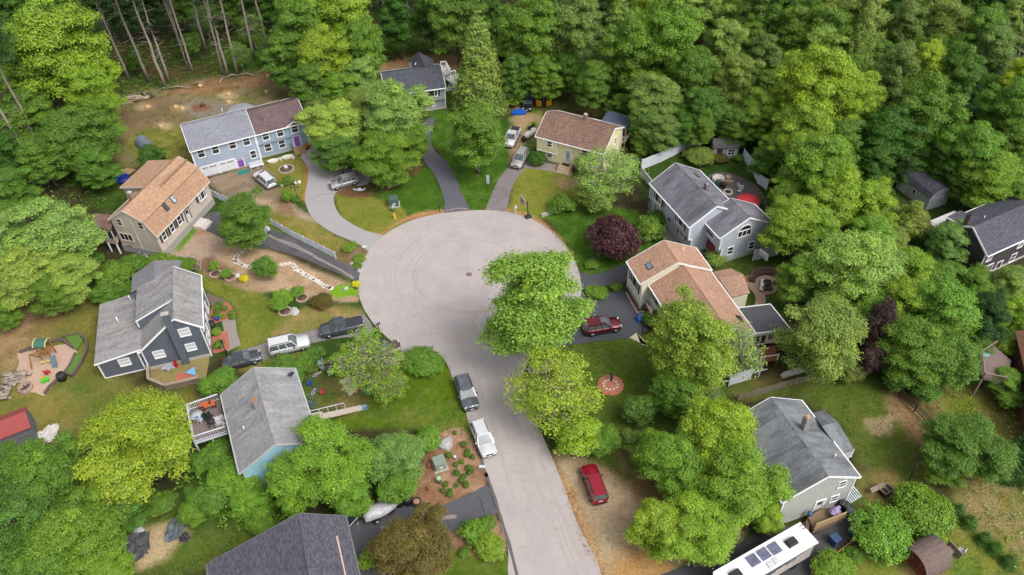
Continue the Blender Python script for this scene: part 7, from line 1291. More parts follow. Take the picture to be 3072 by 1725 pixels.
logs("stacked_logs", "stack of cut logs at the left end of the clearing", [G(290, 262), G(330, 255), G(365, 248)], 46, 1.6, 2.4, .17, C(170, 152, 134), .25, .25)
logs("branch_pile", "tangled pile of long branches at the right end of the clearing", [G(690, 195), G(715, 215), G(735, 238)], 60, 1.6, 3.6, .09, C(164, 142, 122), -.9, .4)
zcl = zoom(2.427, 300, 200)
for i, (a, b_) in enumerate((((430, 185), (500, 165)), ((500, 165), (660, 162)), ((225, 225), (300, 198)), ((300, 198), (345, 222)), ((870, 130), (915, 88)), ((915, 88), (1010, 68)), ((1010, 68), (1130, 72)), ((1160, 50), (1258, 5)), ((680, 135), (770, 128)))):
    A, B = G(*zcl(*a)), G(*zcl(*b_)); mb = MB(); mb.tube([Vector((0, 0, .2)), (B - A) / 2 + Vector((0, .2, .5)), (B - A) + Vector((0, 0, .15))], [.16, .13, .08], 7); solo("fallen_trunk", mb, BARKP, "fallen bare trunk on the upper edge of the clearing, %s" % (('third from left', 'fourth from left', 'leftmost', 'second from left', 'sixth from left', 'seventh from left', 'eighth from left', 'rightmost', 'fifth from left')[i]), "fallen trunk", A, 0, "fallen trunks along the clearing")
for i, (x, y) in enumerate(((345, 295), (598, 305), (550, 295), (935, 260), (935, 205), (728, 140), (1215, 185), (1225, 70), (745, 285), (440, 435), (375, 225))):
    mb = MB(); mb.lathe((0, 0, 0), [(.5, 0), (.36, .15), (.33, .38), (.02, .4)], 11); mb.box((.3, .2, .1), (.5, .3, .15), .6); solo("tree_stump", mb, M("cut_wood", C(206, 172, 124), .85, .25, 6) if i not in (8, 10) else BARKD, "tree stump in the clearing behind the blue garage house, %s" % ("fifth from left", "sixth from left", "beside the pale sawdust", "lower orange one", "upper orange one", "at the wood edge", "by the bright weeds", "beside the branch pile", "dark one right of the gravel", "nearest the lower weeds", "dark one near the log stack")[i], "stump", G(*zcl(x, y)), 0, "stumps in the clearing")
# terrace of the slate blue house
W0 = [(630, 1150), (640, 1300), (810, 1372), (1165, 1290), (1180, 1140)]; P = [G(*zcc(*p)) for p in W0]; o = thing("retaining_wall", "stone and timber retaining wall holding the terrace below the slate blue house", "retaining wall", P[1]); mb = MB()
for a, b_ in ((0, 1), (1, 2), (2, 3)): mb.bar(P[a] - P[1] + Vector((0, 0, .42)), P[b_] - P[1] + Vector((0, 0, .42)), .3, .85)
mb.build("wall", M("terrace_block", C(132, 116, 102), .9, .28, 6), o); mb = MB()
for a, b_ in ((0, 1), (1, 2), (2, 3)): mb.bar(P[a] - P[1] + Vector((0, 0, .88)), P[b_] - P[1] + Vector((0, 0, .88)), .36, .1)
mb.build("coping", M("terrace_cap", C(164, 148, 130), .9, .2, 6), o)
mb = MB(); mb.prism([tuple(G(*zcc(*p)))[:2] for p in ((635, 1150), (645, 1296), (812, 1366), (1160, 1285), (1230, 1240), (1270, 1010), (1000, 1080))], 0, .03); e_ = mb.build("terrace_soil", M("terrace_grass", C(150, 136, 84), .95, .25, 4, big=.2)); e_["kind"] = "structure"
mb = MB(); mb.prism([tuple(G(*zcc(*p)))[:2] for p in smooth([(900, 1250), (940, 1200), (1060, 1185), (1120, 1230), (1080, 1280), (960, 1300)])], 0, .06); e_ = mb.build("mulch_bed", M("red_mulch", C(184, 108, 90), .95, .2, 8)); e_["kind"] = "structure"
mb = MB(); [mb.box((rnd.uniform(-.7, .6), rnd.uniform(-.4, .4), rnd.uniform(.1, .4)), (rnd.uniform(.4, .9), rnd.uniform(.2, .5), rnd.uniform(.1, .3)), rnd.uniform(0, 3), tilt=(rnd.uniform(-.5, .5), .3)) for _ in range(12)]; on(mb, "tarp_heap", M("silver_tarp2", C(186, 190, 198), .5, .2, 2), "crumpled silver tarpaulin heap by the slate blue house wall", "tarpaulin", zcc(850, 1140), 0, .4)
mb = MB(); mb.box((0, 0, .4), (.4, .5, .8), taper=.6, tilt=(.2, 0)); mb.box((.1, .1, .9), (.2, .3, .3)); on(mb, "red_lawn_tool", M("tool_red", C(178, 40, 48), .4), "red garden machine beside the silver tarpaulin", "machine", zcc(915, 1130), 0)
mb = MB(); mb.slab([(-.8, -.2, .25), (.7, -.7, .2), (.1, .7, .3)], .03); on(mb, "blue_tarp", M("blue_tarp_cloth", C(120, 180, 222), .6), "small pale blue tarp corner on the red mulch", "tarpaulin", zcc(1085, 1190), 0)
# front garden of the slate blue house
mb = MB(); mb.prism([tuple(G(*zcc(*p)))[:2] for p in smooth([(1290, 500), (1440, 445), (1510, 520), (1530, 590), (1380, 650), (1290, 660)])], 0, .05); mb.prism([tuple(G(*zcc(*p)))[:2] for p in ((1290, 820), (1300, 980), (1330, 990), (1480, 940), (1455, 760), (1370, 750))], 0, .05); e_ = mb.build("flower_bed", M("red_mulch", C(184, 108, 90))); e_["kind"] = "structure"
mb = MB(); mb.prism([tuple(G(*zcc(*p)))[:2] for p in ((1240, 350), (1400, 420), (1440, 440), (1290, 490), (1240, 420))], 0, .12); e_ = mb.build("gravel_bed", M("dark_bed", C(120, 104, 96), .95, .2, 6)); e_["kind"] = "structure"
for i, (x, y) in enumerate(((1340, 500), (1345, 540), (1400, 590), (1325, 590), (1505, 600), (1490, 560), (1370, 465), (1330, 760), (1360, 890), (1420, 510))): tree('shrub', *zcc(x, y), 9 if i not in (7, 8) else 14, ('green', 'mid', 'bright', 'green', 'mid')[i % 5], .8)
for x, y, lab in ((1350, 635, "blue pot at the slate blue house flower bed"),): mb = MB(); mb.lathe((0, 0, 0), [(.2, 0), (.32, .5), (.26, .5), (.2, .3)], 12); on(mb, "plant_pot", M("cobalt_pot", C(40, 66, 150), .3), lab, "pot", zcc(x, y), .05)
mb = MB(); mb.tube([(0, 0, 0), (0, 0, 2.3)], .07, 8); mb.lathe((0, 0, 2.3), [(.05, 0), (.16, .12), (.2, .4), (.05, .5)], 8); on(mb, "lamp_post", BLACK, "black lamp post between the slate blue house and the charcoal saloon", "lamp post", zcc(1450, 1010), 0)
mb = MB(); mb.lathe((0, 0, 0), [(.5, 0), (.55, 1.0), (.3, 1.1)], 14); on(mb, "rain_barrel", BLACK, "dark barrel in front of the slate blue house porch", "barrel", zcc(1290, 720), 0)
for i, (x, y) in enumerate(((985, 85), (1095, 92))):
    mb = MB(); q = [(-1.3, 0), (1.3, 0)]; [mb.bar(a, b_, .07) for a, b_ in (((-1.2, 0, .1), (1.2, 0, .1)), ((-1.2, .7, 1.5), (1.2, .7, 1.5)), ((-1.2, 0, .1), (-1.2, .7, 1.5)), ((1.2, 0, .1), (1.2, .7, 1.5)), ((0, 0, .1), (0, .7, 1.5)), ((-1.2, .35, .8), (1.2, .35, .8)))]; on(mb, "trellis_frame", M("frame_grey", C(188, 184, 178), .7), ("left", "right")[i] + " pale garden frame above the slate blue house roof", "frame", zcc(x, y), 0, -.4)
# stepping stones, rings and boulders
zb2_ = zoom(2.8, 600, 720); zst = zoom(2.8, 600, 720)
stones = [(685, 207), (715, 202), (755, 200), (780, 210), (795, 228), (805, 248), (835, 262), (855, 275), (880, 290), (900, 303), (920, 315), (945, 325), (965, 335), (990, 350), (1015, 365), (1035, 380), (1055, 393), (1080, 402), (1100, 407), (345, 105), (325, 120), (305, 138), (300, 155), (302, 172), (300, 188), (325, 195), (345, 205), (368, 213), (400, 225), (425, 228)]
for i, (x, y) in enumerate(stones):
    mb = MB(); n = rnd.randint(5, 7); mb.prism([(rnd.uniform(.36, .52) * math.cos(k * 6.283 / n + .3), rnd.uniform(.28, .42) * math.sin(k * 6.283 / n + .3)) for k in range(n)], 0, .07); on(mb, "stepping_stone", M("pale_flagstone", C(226, 214, 202), .85, .08, 3), ("pale flagstone in the long winding path of the straw mulch, %s from its lower end" % (["first"] + ORD[1:])[18 - i] if i < 19 else "pale flagstone in the short path under the leafy yard tree, %s from its top" % (["first"] + ORD[1:])[i - 19]), "stepping stone", zst(x, y), 0, rnd.uniform(0, 3), "pale stepping stones in the straw mulch")
def ring_(px, r, label, k=18):
    mb = MB()
    for i in range(k): a = i * 6.283 / k; mb.box((r * math.cos(a), r * math.sin(a), .08), (.26, 6.0 * r / k, .16), a)
    mb.lathe((0, 0, 0), [(r, 0), (r, .06), (.02, .08)], 18, mi=1, cap=False); solo("tree_ring", mb, [M("ring_block", C(182, 162, 146), .9, .15), M("ring_soil", C(104, 82, 68), .95, .2)], label, "planting ring", G(*px))
for p, r, l in (((133, 287), .72, "leftmost stone ring round a young tree"), ((258, 315), .72, "stone ring round a young tree beside the yellow shrub"), ((860, 490), .75, "stone ring under the young tree left of the dark round bush"), ((717, 603), .8, "stone ring under the wide young tree beside the grey boulder")): ring_(zst(*p), r, l)
def boulder(px, s, mat, label, sd_=1, cat="boulder", name="boulder", z=0):
    r_ = random.Random(sd_); bm = bmesh.new(); bmesh.ops.create_icosphere(bm, subdivisions=2, radius=1)
    for v in bm.verts: v.co = Vector((v.co.x * s[0], v.co.y * s[1], max(-.1, v.co.z) * s[2])) * r_.uniform(.82, 1.12)
    me = bpy.data.meshes.new(name); bm.to_mesh(me); bm.free(); me.materials.append(mat); o = bpy.data.objects.new(name, me); COL.objects.link(o); o.location = G(*px, z); o.rotation_euler = (0, 0, r_.uniform(0, 3)); o["label"] = label; o["category"] = cat; return o
import bmesh
PALS = M("pale_boulder", C(188, 184, 180), .9, .2, 4, bump=.5)
boulder(zst(797, 600), (.75, .65, .35), PALS, "flat grey boulder on the lawn right of the wide young tree", 3); boulder(zst(315, 303), (.4, .35, .35), M("white_stone", C(224, 222, 218), .8, .08), "white stone left of the yellow shrub", 4)
boulder(zoom(1.686, 1200, 1240)(232, 158), (1.0, .8, .85), PALS, "large grey boulder in the mulch above the green electrical box", 5)
for i, (x, y) in enumerate(((1275, 198), (1318, 205), (1348, 200), (1300, 232), (1325, 240), (1340, 260))): boulder(zst(x, y), (.35, .3, .28), PALS, "grey edging boulder by the mouth of the worn drive, %s" % ("leftmost of the upper row", "middle of the upper row", "rightmost of the upper row", "leftmost of the lower ones", "middle of the lower ones", "lowest")[i], 10 + i)
boulder(zst(1225, 408), (.4, .35, .3), PALS, "grey stone in the bright green patch near the turning circle", 30); boulder(zst(1308, 402), (.35, .3, .25), BARKD, "dark stone right of the yellow shrub by the turning circle", 31)
mb = MB(); [mb.box((rnd.uniform(-1.6, 1.6), rnd.uniform(-.35, .35), .12), (rnd.uniform(.3, .6), rnd.uniform(.2, .4), .25), rnd.uniform(0, 3)) for _ in range(34)]; on(mb, "rubble_edge", M("pale_rubble", C(206, 192, 180), .9, .25, 3), "row of pale broken stones below the tan gambrel house windows", "stones", zb_(1390, 1110), 0, 1.26)
# utility boxes, hydrant, mailboxes
zc2 = zoom(3.348, 768, 432)
def box_cab(px, s, mat, label, rz=0.0, name="electrical_box", pad=True, z=0):
    o = thing(name, label, "utility box", G(*px, z), rz); mb = MB(); mb.box((0, 0, s[2] / 2 + .08), s, taper=.96); mb.build("cabinet", mat, o); mb = MB(); mb.box((0, 0, s[2] + .1), (s[0] * 1.04, s[1] * 1.04, .08)); mb.build("lid", mat, o)
    if pad: mb = MB(); mb.box((0, 0, .06), (s[0] * 1.25, s[1] * 1.25, .12)); mb.build("pad", CONC, o)
    mb = MB(); mb.box((0, -s[1] / 2 - .01, s[2] * .5), (s[0] * .28, .02, s[2] * .25)); mb.build("label_plate", PLATE, o)
GB = M("green_cabinet", C(104, 124, 112), .5, .06)
box_cab(zc2(1390, 612), (1.35, 1.3, 1.25), M("dark_green_cabinet", C(84, 106, 98), .5, .06), "dark green electrical box on the lawn above the yellow hydrant", .15)
zs4 = zoom(1.686, 1200, 1240); box_cab(zs4(202, 270), (1.25, 1.15, 1.15), M("grey_green_cabinet", C(142, 156, 142), .5, .1), "grey-green electrical box in the mulch bed beside the street", .35)
def bollard(px, h, r, mat, label, top=None):
    o = thing("utility_pedestal", label, "utility box", G(*px)); mb = MB(); mb.lathe((0, 0, 0), [(r, 0), (r, h * .6), (r * 1.15, h * .62), (r * 1.15, h * .96), (r * .8, h)], 10); mb.build("cabinet", mat, o); mb = MB(); mb.lathe((0, 0, h), [(r * .8, 0), (.01, .06)], 10, cap=False); mb.build("cap", top or mat, o)
PG = M("pale_green_plastic", C(156, 196, 162), .5, .06); bollard(zc2(1380, 675), 1.0, .22, PG, "pale green utility pedestal between the dark green box and the hydrant"); bollard(zs4(198, 350), 1.0, .24, PG, "pale green utility pedestal in the mulch bed beside the street"); bollard(zs4(278, 230), .5, .14, VIN, "small white utility post in the mulch bed beside the street")
o = thing("fire_hydrant", "yellow fire hydrant on the grass at the edge of the turning circle", "fire hydrant", G(*zc2(1392, 745))); YH = M("hydrant_yellow", C(236, 196, 26), .45, .05)
mb = MB(); mb.lathe((0, 0, 0), [(.2, 0), (.2, .06), (.14, .08), (.14, .62), (.19, .64), (.19, .7)], 12); mb.build("barrel", YH, o); mb = MB(); mb.lathe((0, 0, .7), [(.17, 0), (.14, .12), (.05, .18), (.04, .24)], 12); mb.build("bonnet", YH, o); mb = MB(); mb.tube([(-.26, 0, .48), (.26, 0, .48)], .07, 8); mb.tube([(0, -.24, .42), (0, 0, .42)], .09, 8); mb.build("outlet", YH, o)
def mailbox(px, rz, mat, label, ph=1.05, pmat=None):
    o = thing("mailbox", label, "mailbox", G(*px), rz); mb = MB(); mb.box((0, 0, ph / 2), (.1, .1, ph)); mb.build("post", pmat or WOODG, o)
    mb = MB(); V = []; pr = [(-.13, 0), (.13, 0)] + [(.13 * math.cos(a), .13 + .13 * math.sin(a)) for a in np.linspace(0, math.pi, 7)]; n = len(pr); mb.add([(-.3, y, ph + z) for y, z in pr] + [(.3, y, ph + z) for y, z in pr], [tuple(range(n)), tuple(range(2 * n - 1, n - 1, -1))] + [((i + 1) % n, i, n + i, n + (i + 1) % n) for i in range(n)]); mb.build("box", mat, o)
    mb = MB(); mb.box((.05, -.15, ph + .22), (.04, .02, .2)); mb.build("flag", M("flag_red", C(190, 40, 40), .5), o)
mailbox(zst(1392, 110), .1, VIN, "white mailbox at the mouth of the grey curved drive"); mailbox(zoom(2.141, 580, 880)(1194, 240), .6, M("mail_green", C(52, 96, 88), .5), "dark green mailbox on a black post above the thin spring tree", 1.15, BLACK); mailbox(zs4(418, 300), -.1, VIN, "white mailbox at the left edge of the street below the white car"); mailbox(zc2(1845, 680), .2, BLACK, "black mailbox at the foot of the dark curved drive", pmat=BLACK)
zbb = zoom(6.618, 1500, 600); mailbox(zbb(310, 270), 1.2, VIN, "white mailbox on a white post in a green tuft near the basketball hoop", pmat=VIN)
mailbox(zoom(3.348, 768, 864)(1775, 640), .3, M("grey_box", C(170, 174, 180), .5), "grey mailbox behind the clipped round hedge")
for x, y, l in ((1545, 1446, ""),): pass
# basketball hoops
def hoop(px, rz, label, h=3.05, white=False):
    o = thing("basketball_hoop", label, "basketball hoop", G(*px), rz); mb = MB(); mb.box((0, 0, .12), (1.1, .85, .22), taper=.8); mb.build("base", M("hoop_base", C(52, 58, 66), .5), o)
    mb = MB(); mb.bar((0, 0, .2), (.1, 0, h - .2), .12); mb.bar((.1, 0, h - .6), (.75, 0, h + .1), .08); mb.build("pole", BLACK, o)
    mb = MB(); mb.box((.8, 0, h + .25), (.05, 1.5, .95)); mb.build("backboard", M("board_grey", C(186, 188, 192), .3, .08) if white else M("board_clear", C(120, 122, 124), .3, .1), o); mb = MB(); [mb.bar(a, b_, .06) for a, b_ in (((.84, -.76, h - .24), (.84, .76, h - .24)), ((.84, -.76, h + .74), (.84, .76, h + .74)), ((.84, -.76, h - .24), (.84, -.76, h + .74)), ((.84, .76, h - .24), (.84, .76, h + .74)))]; mb.build("board_frame", M("frame_pale", C(206, 206, 206), .5), o)
    mb = MB(); mb.tube([(1.1 + .23 * math.cos(a), .23 * math.sin(a), h) for a in np.linspace(0, 6.283, 13)], .025, 5, cap=False); mb.build("rim", M("rim_orange", C(220, 90, 50), .5), o)
hoop(zbb(560, 340), 3.5, "portable basketball hoop with black base at the upper right edge of the turning circle"); hoop(zoom(3.143, 1840, 700)(1330, 385), .5, "portable basketball hoop on the grass above the stone fire circle", 2.8, True)
mb = MB(); mb.bar((0, 0, .25), (2.4, 1.0, .25), .3, .5); on(mb, "low_wall", M("lime_wall", C(186, 176, 162), .9, .15), "short pale stone wall right of the basketball hoop", "wall", zbb(820, 330), 0, .0); mb = MB(); mb.bar((0, 0, .4), (2.6, 1.6, .4), .1, .8); on(mb, "white_gutter_panel", VIN, "short white panel beside the green shrub above the dark lawn", "panel", zbb(1110, 270), 0)
# umbrella, patio things
zpt = zoom(3.41, 2040, 400); o = thing("patio_umbrella", "large open red umbrella behind the grey red-shuttered house", "umbrella", G(*zpt(705, 672), 2.4) * 1.0); p = G(*zpt(705, 672), 2.4); o.location = (p.x, p.y, 0)
mb = MB(); mb.tube([(0, 0, 0), (0, 0, 2.75)], .04, 8); mb.build("pole", DARKMETAL, o); mb = MB(); n = 8; R_ = 1.75; V = [(0, 0, 2.75)] + [(R_ * math.cos(k * 6.283 / n), R_ * math.sin(k * 6.283 / n), 2.15) for k in range(n)] + [(R_ * .5 * math.cos(k * 6.283 / n), R_ * .5 * math.sin(k * 6.283 / n), 2.53) for k in range(n)]
mb.add(V, [(0, 9 + k, 9 + (k + 1) % n) for k in range(n)] + [(9 + k, 1 + k, 1 + (k + 1) % n, 9 + (k + 1) % n) for k in range(n)]); mb.add([(x, y, z - .03) for x, y, z in V], [(0, 9 + (k + 1) % n, 9 + k) for k in range(n)] + [(9 + (k + 1) % n, 1 + (k + 1) % n, 1 + k, 9 + k) for k in range(n)]); mb.build("canopy", M("umbrella_red", C(206, 56, 66), .8, .06), o)
mb = MB(); mb.lathe((0, 0, 0), [(.9, 0), (.95, .55), (.8, .55), (.75, .45), (.02, .4)], 18, cap=False); on(mb, "stone_planter", M("planter_stone", C(206, 198, 190), .9, .12), "round pale stone planter at the top of the patio", "planter", zpt(388, 480), 0)
mb = MB(); mb.lathe((0, 0, 0), [(.7, 0), (.72, .35), (.5, .35), (.48, .1), (.02, .1)], 16, cap=False); on(mb, "fire_bowl", M("planter_stone", C(206, 198, 190)), "round stone fire bowl in the middle of the patio", "fire pit", zpt(488, 612), 0); mb = MB(); mb.lathe((0, 0, 0), [(.46, 0), (.46, .3), (.02, .36)], 14); on(mb, "fire_cover", BLACK, "black lid on the stone fire bowl of the patio", "lid", zpt(488, 612), .05)
mb = MB(); mb.box((0, 0, .4), (1.7, .6, .8)); on(mb, "brick_counter", BRICK, "dark brick counter on the patio", "counter", zpt(480, 530), 0, -.1); mb = MB(); mb.lathe((0, 0, 0), [(.45, 0), (.45, .75), (.4, .8), (.02, .8)], 14); on(mb, "brick_column", M("planter_brick", C(176, 142, 128), .9, .2, 8), "short round brick column right of the stone planter", "column", zpt(488, 480), 0)
mb = MB(); mb.box((0, 0, .5), (.8, .7, 1.0), taper=.9); on(mb, "green_bin", M("bin_green", C(72, 92, 90), .5), "dark green bin left of the brick counter", "bin", zpt(390, 535), 0); mb = MB(); mb.lathe((0, 0, .6), [(.1, 0), (.45, .1), (.4, .4), (.1, .5)], 12); mb.box((0, 0, .3), (.5, .5, .6)); on(mb, "patio_grill", BLACK, "black grill on the patio between bin and fire bowl", "grill", zpt(440, 560), 0)
for k, (x, y) in enumerate(((600, 560), (625, 575), (605, 610))): chair(G(*zpt(x, y)), .5 + k, VIN, ("white patio chair nearest the brick counter", "white patio chair furthest right on the patio", "white patio chair nearest the red umbrella")[k], "white patio chairs")
mb = MB(); mb.lathe((0, 0, 0), [(.5, 0), (.55, .4), (.3, .55)], 14); on(mb, "white_tub", VIN, "white covered tub right of the red umbrella", "tub", zpt(815, 715), 0)
# circular seating of the peach roofed house
o = thing("curved_bench", "curved dark sofa round the brick fire circle behind the peach-roofed house", "sofa", G(*zg(1460, 480))); DS = M("wicker_dark", C(84, 66, 60), .7, .2, 8)
mb = MB()
for k in range(14): a = -.3 + k * .24; mb.box((2.1 * math.cos(a), 2.1 * math.sin(a), .25), (.75, .56, .5), a)
mb.build("seat", DS, o); mb = MB()
for k in range(14): a = -.3 + k * .24; mb.box((2.42 * math.cos(a), 2.42 * math.sin(a), .5), (.2, .62, .75), a)
mb.build("backrest", M("cushion_brown", C(108, 80, 70), .8), o)
mb = MB(); mb.lathe((0, 0, 0), [(.55, 0), (.55, .4), (.02, .42)], 14); on(mb, "fire_table", BLACK, "black round fire table in the brick circle", "table", zg(1448, 478), .05)
for k, (x, y) in enumerate(((1425, 530), (1475, 530), (1530, 480))): mb = MB(); mb.lathe((0, 0, 0), [(.3, 0), (.34, .4), (.02, .45)], 12); on(mb, "round_stool", DS, ("left", "middle", "right")[k] + " dark stool on the brick fire circle", "stool", zg(x, y), .05, 0, "stools on the fire circle")
mb = MB(); mb.box((0, 0, .3), (.5, 2.2, .12), tilt=(0, .2)); on(mb, "pale_board", M("pale_cloth", C(230, 214, 190), .7), "cream board lying on the brick fire circle", "board", zg(1400, 500), .05, -.35)
# flagpole with flag
def flag(parent, p, d, w_, h_):
    def F(u, v, wob=.1): return Vector(p) + Vector(d) * (u * w_) + Vector((0, 0, -v * h_)) + Vector((-d[1], d[0], 0)) * (wob * math.sin(u * 7 + v * 2) * u)
    mb = MB(); n = 10
    for s_ in range(13):
        for k in range(n): mb.add([F(k / n, s_ / 13), F((k + 1) / n, s_ / 13), F((k + 1) / n, (s_ + 1) / 13), F(k / n, (s_ + 1) / 13)], [(0, 1, 2, 3)], mi=s_ % 2)
    fo = mb.build("flag", [M("flag_stripe_red", C(190, 40, 56), .8, .03), M("flag_stripe_white", C(236, 230, 232), .8, .03)], parent); mb = MB(); off = Vector((-d[1], d[0], 0)) * .015
    for s_ in (-1, 1): [mb.add([F(k / n, 0) + off * s_, F((k + 1) / n, 0) + off * s_, F((k + 1) / n, 7 / 13) + off * s_, F(k / n, 7 / 13) + off * s_], [(0, 1, 2, 3)]) for k in range(4)]
    for r_ in range(5):
        for c_ in range(4): q = F(.04 + c_ * .095, .05 + r_ * .1); [mb.add([q + off * 1.6 * s_ + Vector(d) * a * .02 * w_ + Vector((0, 0, b_ * .02)) for a, b_ in ((-1, 0), (0, -1), (1, 0), (0, 1))], [(0, 1, 2, 3)], mi=1) for s_ in (-1, 1)]
    mb.build("flag_canton", [M("flag_blue", C(44, 56, 110), .8), MC["flag_stripe_white"]], fo)
p = G(*zg(272, 935)); o = thing("flagpole", "grey flagpole with american style striped flag by the peach-roofed house drive", "flagpole", p); o["label"] = "grey flagpole flying a red and white striped flag beside the black drive"; mb = MB(); mb.tube([(0, 0, 0), (0, 0, 6.0)], [.06, .035], 8); mb.build("pole", DARKMETAL, o); flag(o, (0.04, 0, 5.9), (.35, -.1, -.75), 2.3, .95)
q = hq = None
pf_ = G(*zj(2325, 500), 4.6); o = thing("wall_flag", "striped flag on a short slanted pole at the graphite-roofed house gutter", "flag", G(*zj(2290, 530), 3.8)); mb = MB(); mb.tube([(0, 0, 0), (1.0, .55, .9)], .025, 6); mb.build("pole", WHITE, o); flag(o, (.95, .5, .85), (.1, -.6, 0), 1.3, .8)
mb = MB(); mb.box((0, 0, .35), (1.0, .7, .7), taper=.8); mb.box((.1, 0, .8), (.7, .4, .2), tilt=(.2, .1)); on(mb, "blue_toolbox", M("blue_white_bags", C(62, 112, 190), .5, .3, 3), "blue and white bags heaped at the foot of the flagpole", "bags", zg(250, 820), 0, .4)
mb = MB(); A = [zg(120, 565), zg(225, 755), zg(290, 745)]; Z = [G(*p) for p in A]; [mb.bar(a + Vector((0, 0, .1)), b_ + Vector((0, 0, .1)), .12, .2) for a, b_ in zip(Z[:-1], Z[1:])]; solo("bed_edging", mb, M("lime_wall", C(186, 176, 162)), "pale edging of the flower bed under the cream wall", "edging")
ground_bed = MB(); ground_bed.prism([tuple(G(*zg(*p)))[:2] for p in ((125, 560), (160, 520), (270, 680), (290, 740), (225, 750))], 0, .045); e_ = ground_bed.build("flower_bed", M("dark_mulch", C(110, 78, 66), .95, .2)); e_["kind"] = "structure"
ring2 = MB(); zo = zoom(3.348, 1536, 864); ring2.lathe((0, 0, 0), [(1.6, 0), (1.55, .05), (.02, .08)], 22); on(ring2, "mulch_circle", M("orange_mulch", C(196, 126, 98), .95, .2, 8), "round orange mulch circle in the lawn left of the olive tree", "planting bed", zo(988, 975), 0)
for k in range(11): a = k * 6.283 / 11; c_ = G(*zo(988, 975)); boulder((0, 0), (.17, .14, .14), M("white_stone", C(224, 222, 218), .8, .08), "small white stone in the ring on the orange mulch circle", 60 + k).location = (c_.x + .85 * math.cos(a), c_.y + .75 * math.sin(a), .06); bpy.context.scene.collection.objects[-1]["group"] = "white stones on the orange mulch circle"
mb = MB(); mb.lathe((0, 0, 0), [(.2, 0), (.12, .4), (.26, .9), (.1, 1.3), (.04, 1.6)], 10); mb.box((.2, 0, .9), (.4, .1, .1)); on(mb, "garden_statue", M("bronze_statue", C(88, 84, 74), .5, .15), "dark garden ornament standing in the orange mulch circle", "ornament", zo(1000, 925), .06)
# plants in the mulch bed by the street
for i, (x, y) in enumerate(((278, 98), (323, 155), (340, 205), (367, 220), (313, 245), (350, 275), (245, 210), (283, 257), (350, 300), (287, 300), (322, 320), (306, 340), (285, 365), (334, 360), (232, 357), (216, 390), (254, 388), (250, 410), (345, 190), (362, 290))): tree('shrub', *zs4(x, y), 6 + (i * 7) % 4, 'mid', 1.3, noun='grass_clump', cat='grass clump')
# bins, pots, grill by the boat
zt2 = zoom(3.348, 768, 1293)
for k, (x, y, l) in enumerate(((1440, 740, "left black bin behind the covered boat"), (1525, 725, "right black bin behind the covered boat"))): mb = MB(); mb.lathe((0, 0, 0), [(.42, 0), (.5, .9), (.52, .95), (.2, 1.1)], 14); mb.box((0, 0, 1.08), (.3, .1, .08)); on(mb, "trash_bin", BLACK, l, "bin", zt2(x, y), 0, 0, "black bins by the boat")
mb = MB(); mb.lathe((0, 0, 0), [(.32, 0), (.48, .7), (.5, .72), (.4, .66), (.02, .6)], 14, cap=False); on(mb, "large_pot", M("dark_pot", C(58, 56, 66), .5), "large dark pot with bare soil at the corner of the mulch bed", "pot", zt2(1620, 740), 0); mb = MB(); mb.lathe((0, 0, .64), [(.38, 0), (.02, .05)], 12, cap=False); on(mb, "pot_soil", M("dry_soil", C(190, 148, 118), .9), "dry soil filling the large dark pot", "soil", zt2(1620, 740), 0)
mb = MB(); mb.box((0, 0, .45), (2.4, 1.6, .9), .3, taper=.8); mb.box((.2, 0, .95), (1.4, 1.0, .25), .3, taper=.7); on(mb, "covered_machine", M("black_tarp", C(52, 52, 56), .5, .25, 2), "black covered machine between boat and graphite roof", "machine", zt2(980, 860), 0, .2)
for x, y in ((1745, 360), (1745, 585)): mb = MB(); mb.lathe((0, 0, 0), [(.2, 0), (.28, .4), (.2, .4), (.02, .3)], 12, cap=False); on(mb, "clay_pot", M("terracotta", C(150, 100, 80), .8), ("dark clay pot left of the grey-green box", "clay pot in the lower mulch near the pedestal")[y > 400], "pot", zt2(x, y), 0)
# deck, bins and pool toys of the grey green house
Q = [G(*zi(*p), .9) for p in ((735, 1175), (880, 1090), (1065, 1180), (790, 1290))]; P0 = Vector((Q[3].x, Q[3].y, 0)); o = thing("low_deck", "low brown deck with solid rail and steps behind the motorhome", "deck", P0); BD = M("brown_deck", C(136, 112, 88), .9, .2, 8)
mb = MB(); mb.prism([(p.x - P0.x, p.y - P0.y) for p in Q], 0, .9); mb.build("deck_boards", BD, o); mb = MB(); A, B = Q[3] - P0, Q[2] - P0; mb.bar(A + Vector((0, 0, .95)), B + Vector((0, 0, .95)), .14, .08); [mb.box((A.lerp(B, k / 20).x, A.lerp(B, k / 20).y, 1.35), (.06, .06, .9)) for k in range(21)]; mb.bar(A + Vector((0, 0, .4)), B + Vector((0, 0, .4)), .05, .9); mb.build("railing", WOODT, o)
mb = MB(); [mb.box(((Q[0] - P0).x - .2 + k * -.25, (Q[0] - P0).y - .8 - k * .1, .35 - k * .15), (.35, 1.4, .6 - k * .2), -.4) for k in range(2)]; mb.build("steps", BD, o)
mb = MB(); mb.lathe((0, 0, 0), [(.3, 0), (.62, .25), (.6, .5), (.3, .85), (.1, 1.05)], 10); mb.box((.2, .1, .9), (.5, .3, .25), .5); mb.box((-.3, -.3, .6), (.6, .4, .4), 1); on(mb, "covered_grill", M("lilac_cover", C(160, 142, 180), .7, .15, 2), "grill under a crumpled lilac cover on the low brown deck", "grill", zi(970, 1150), .92)
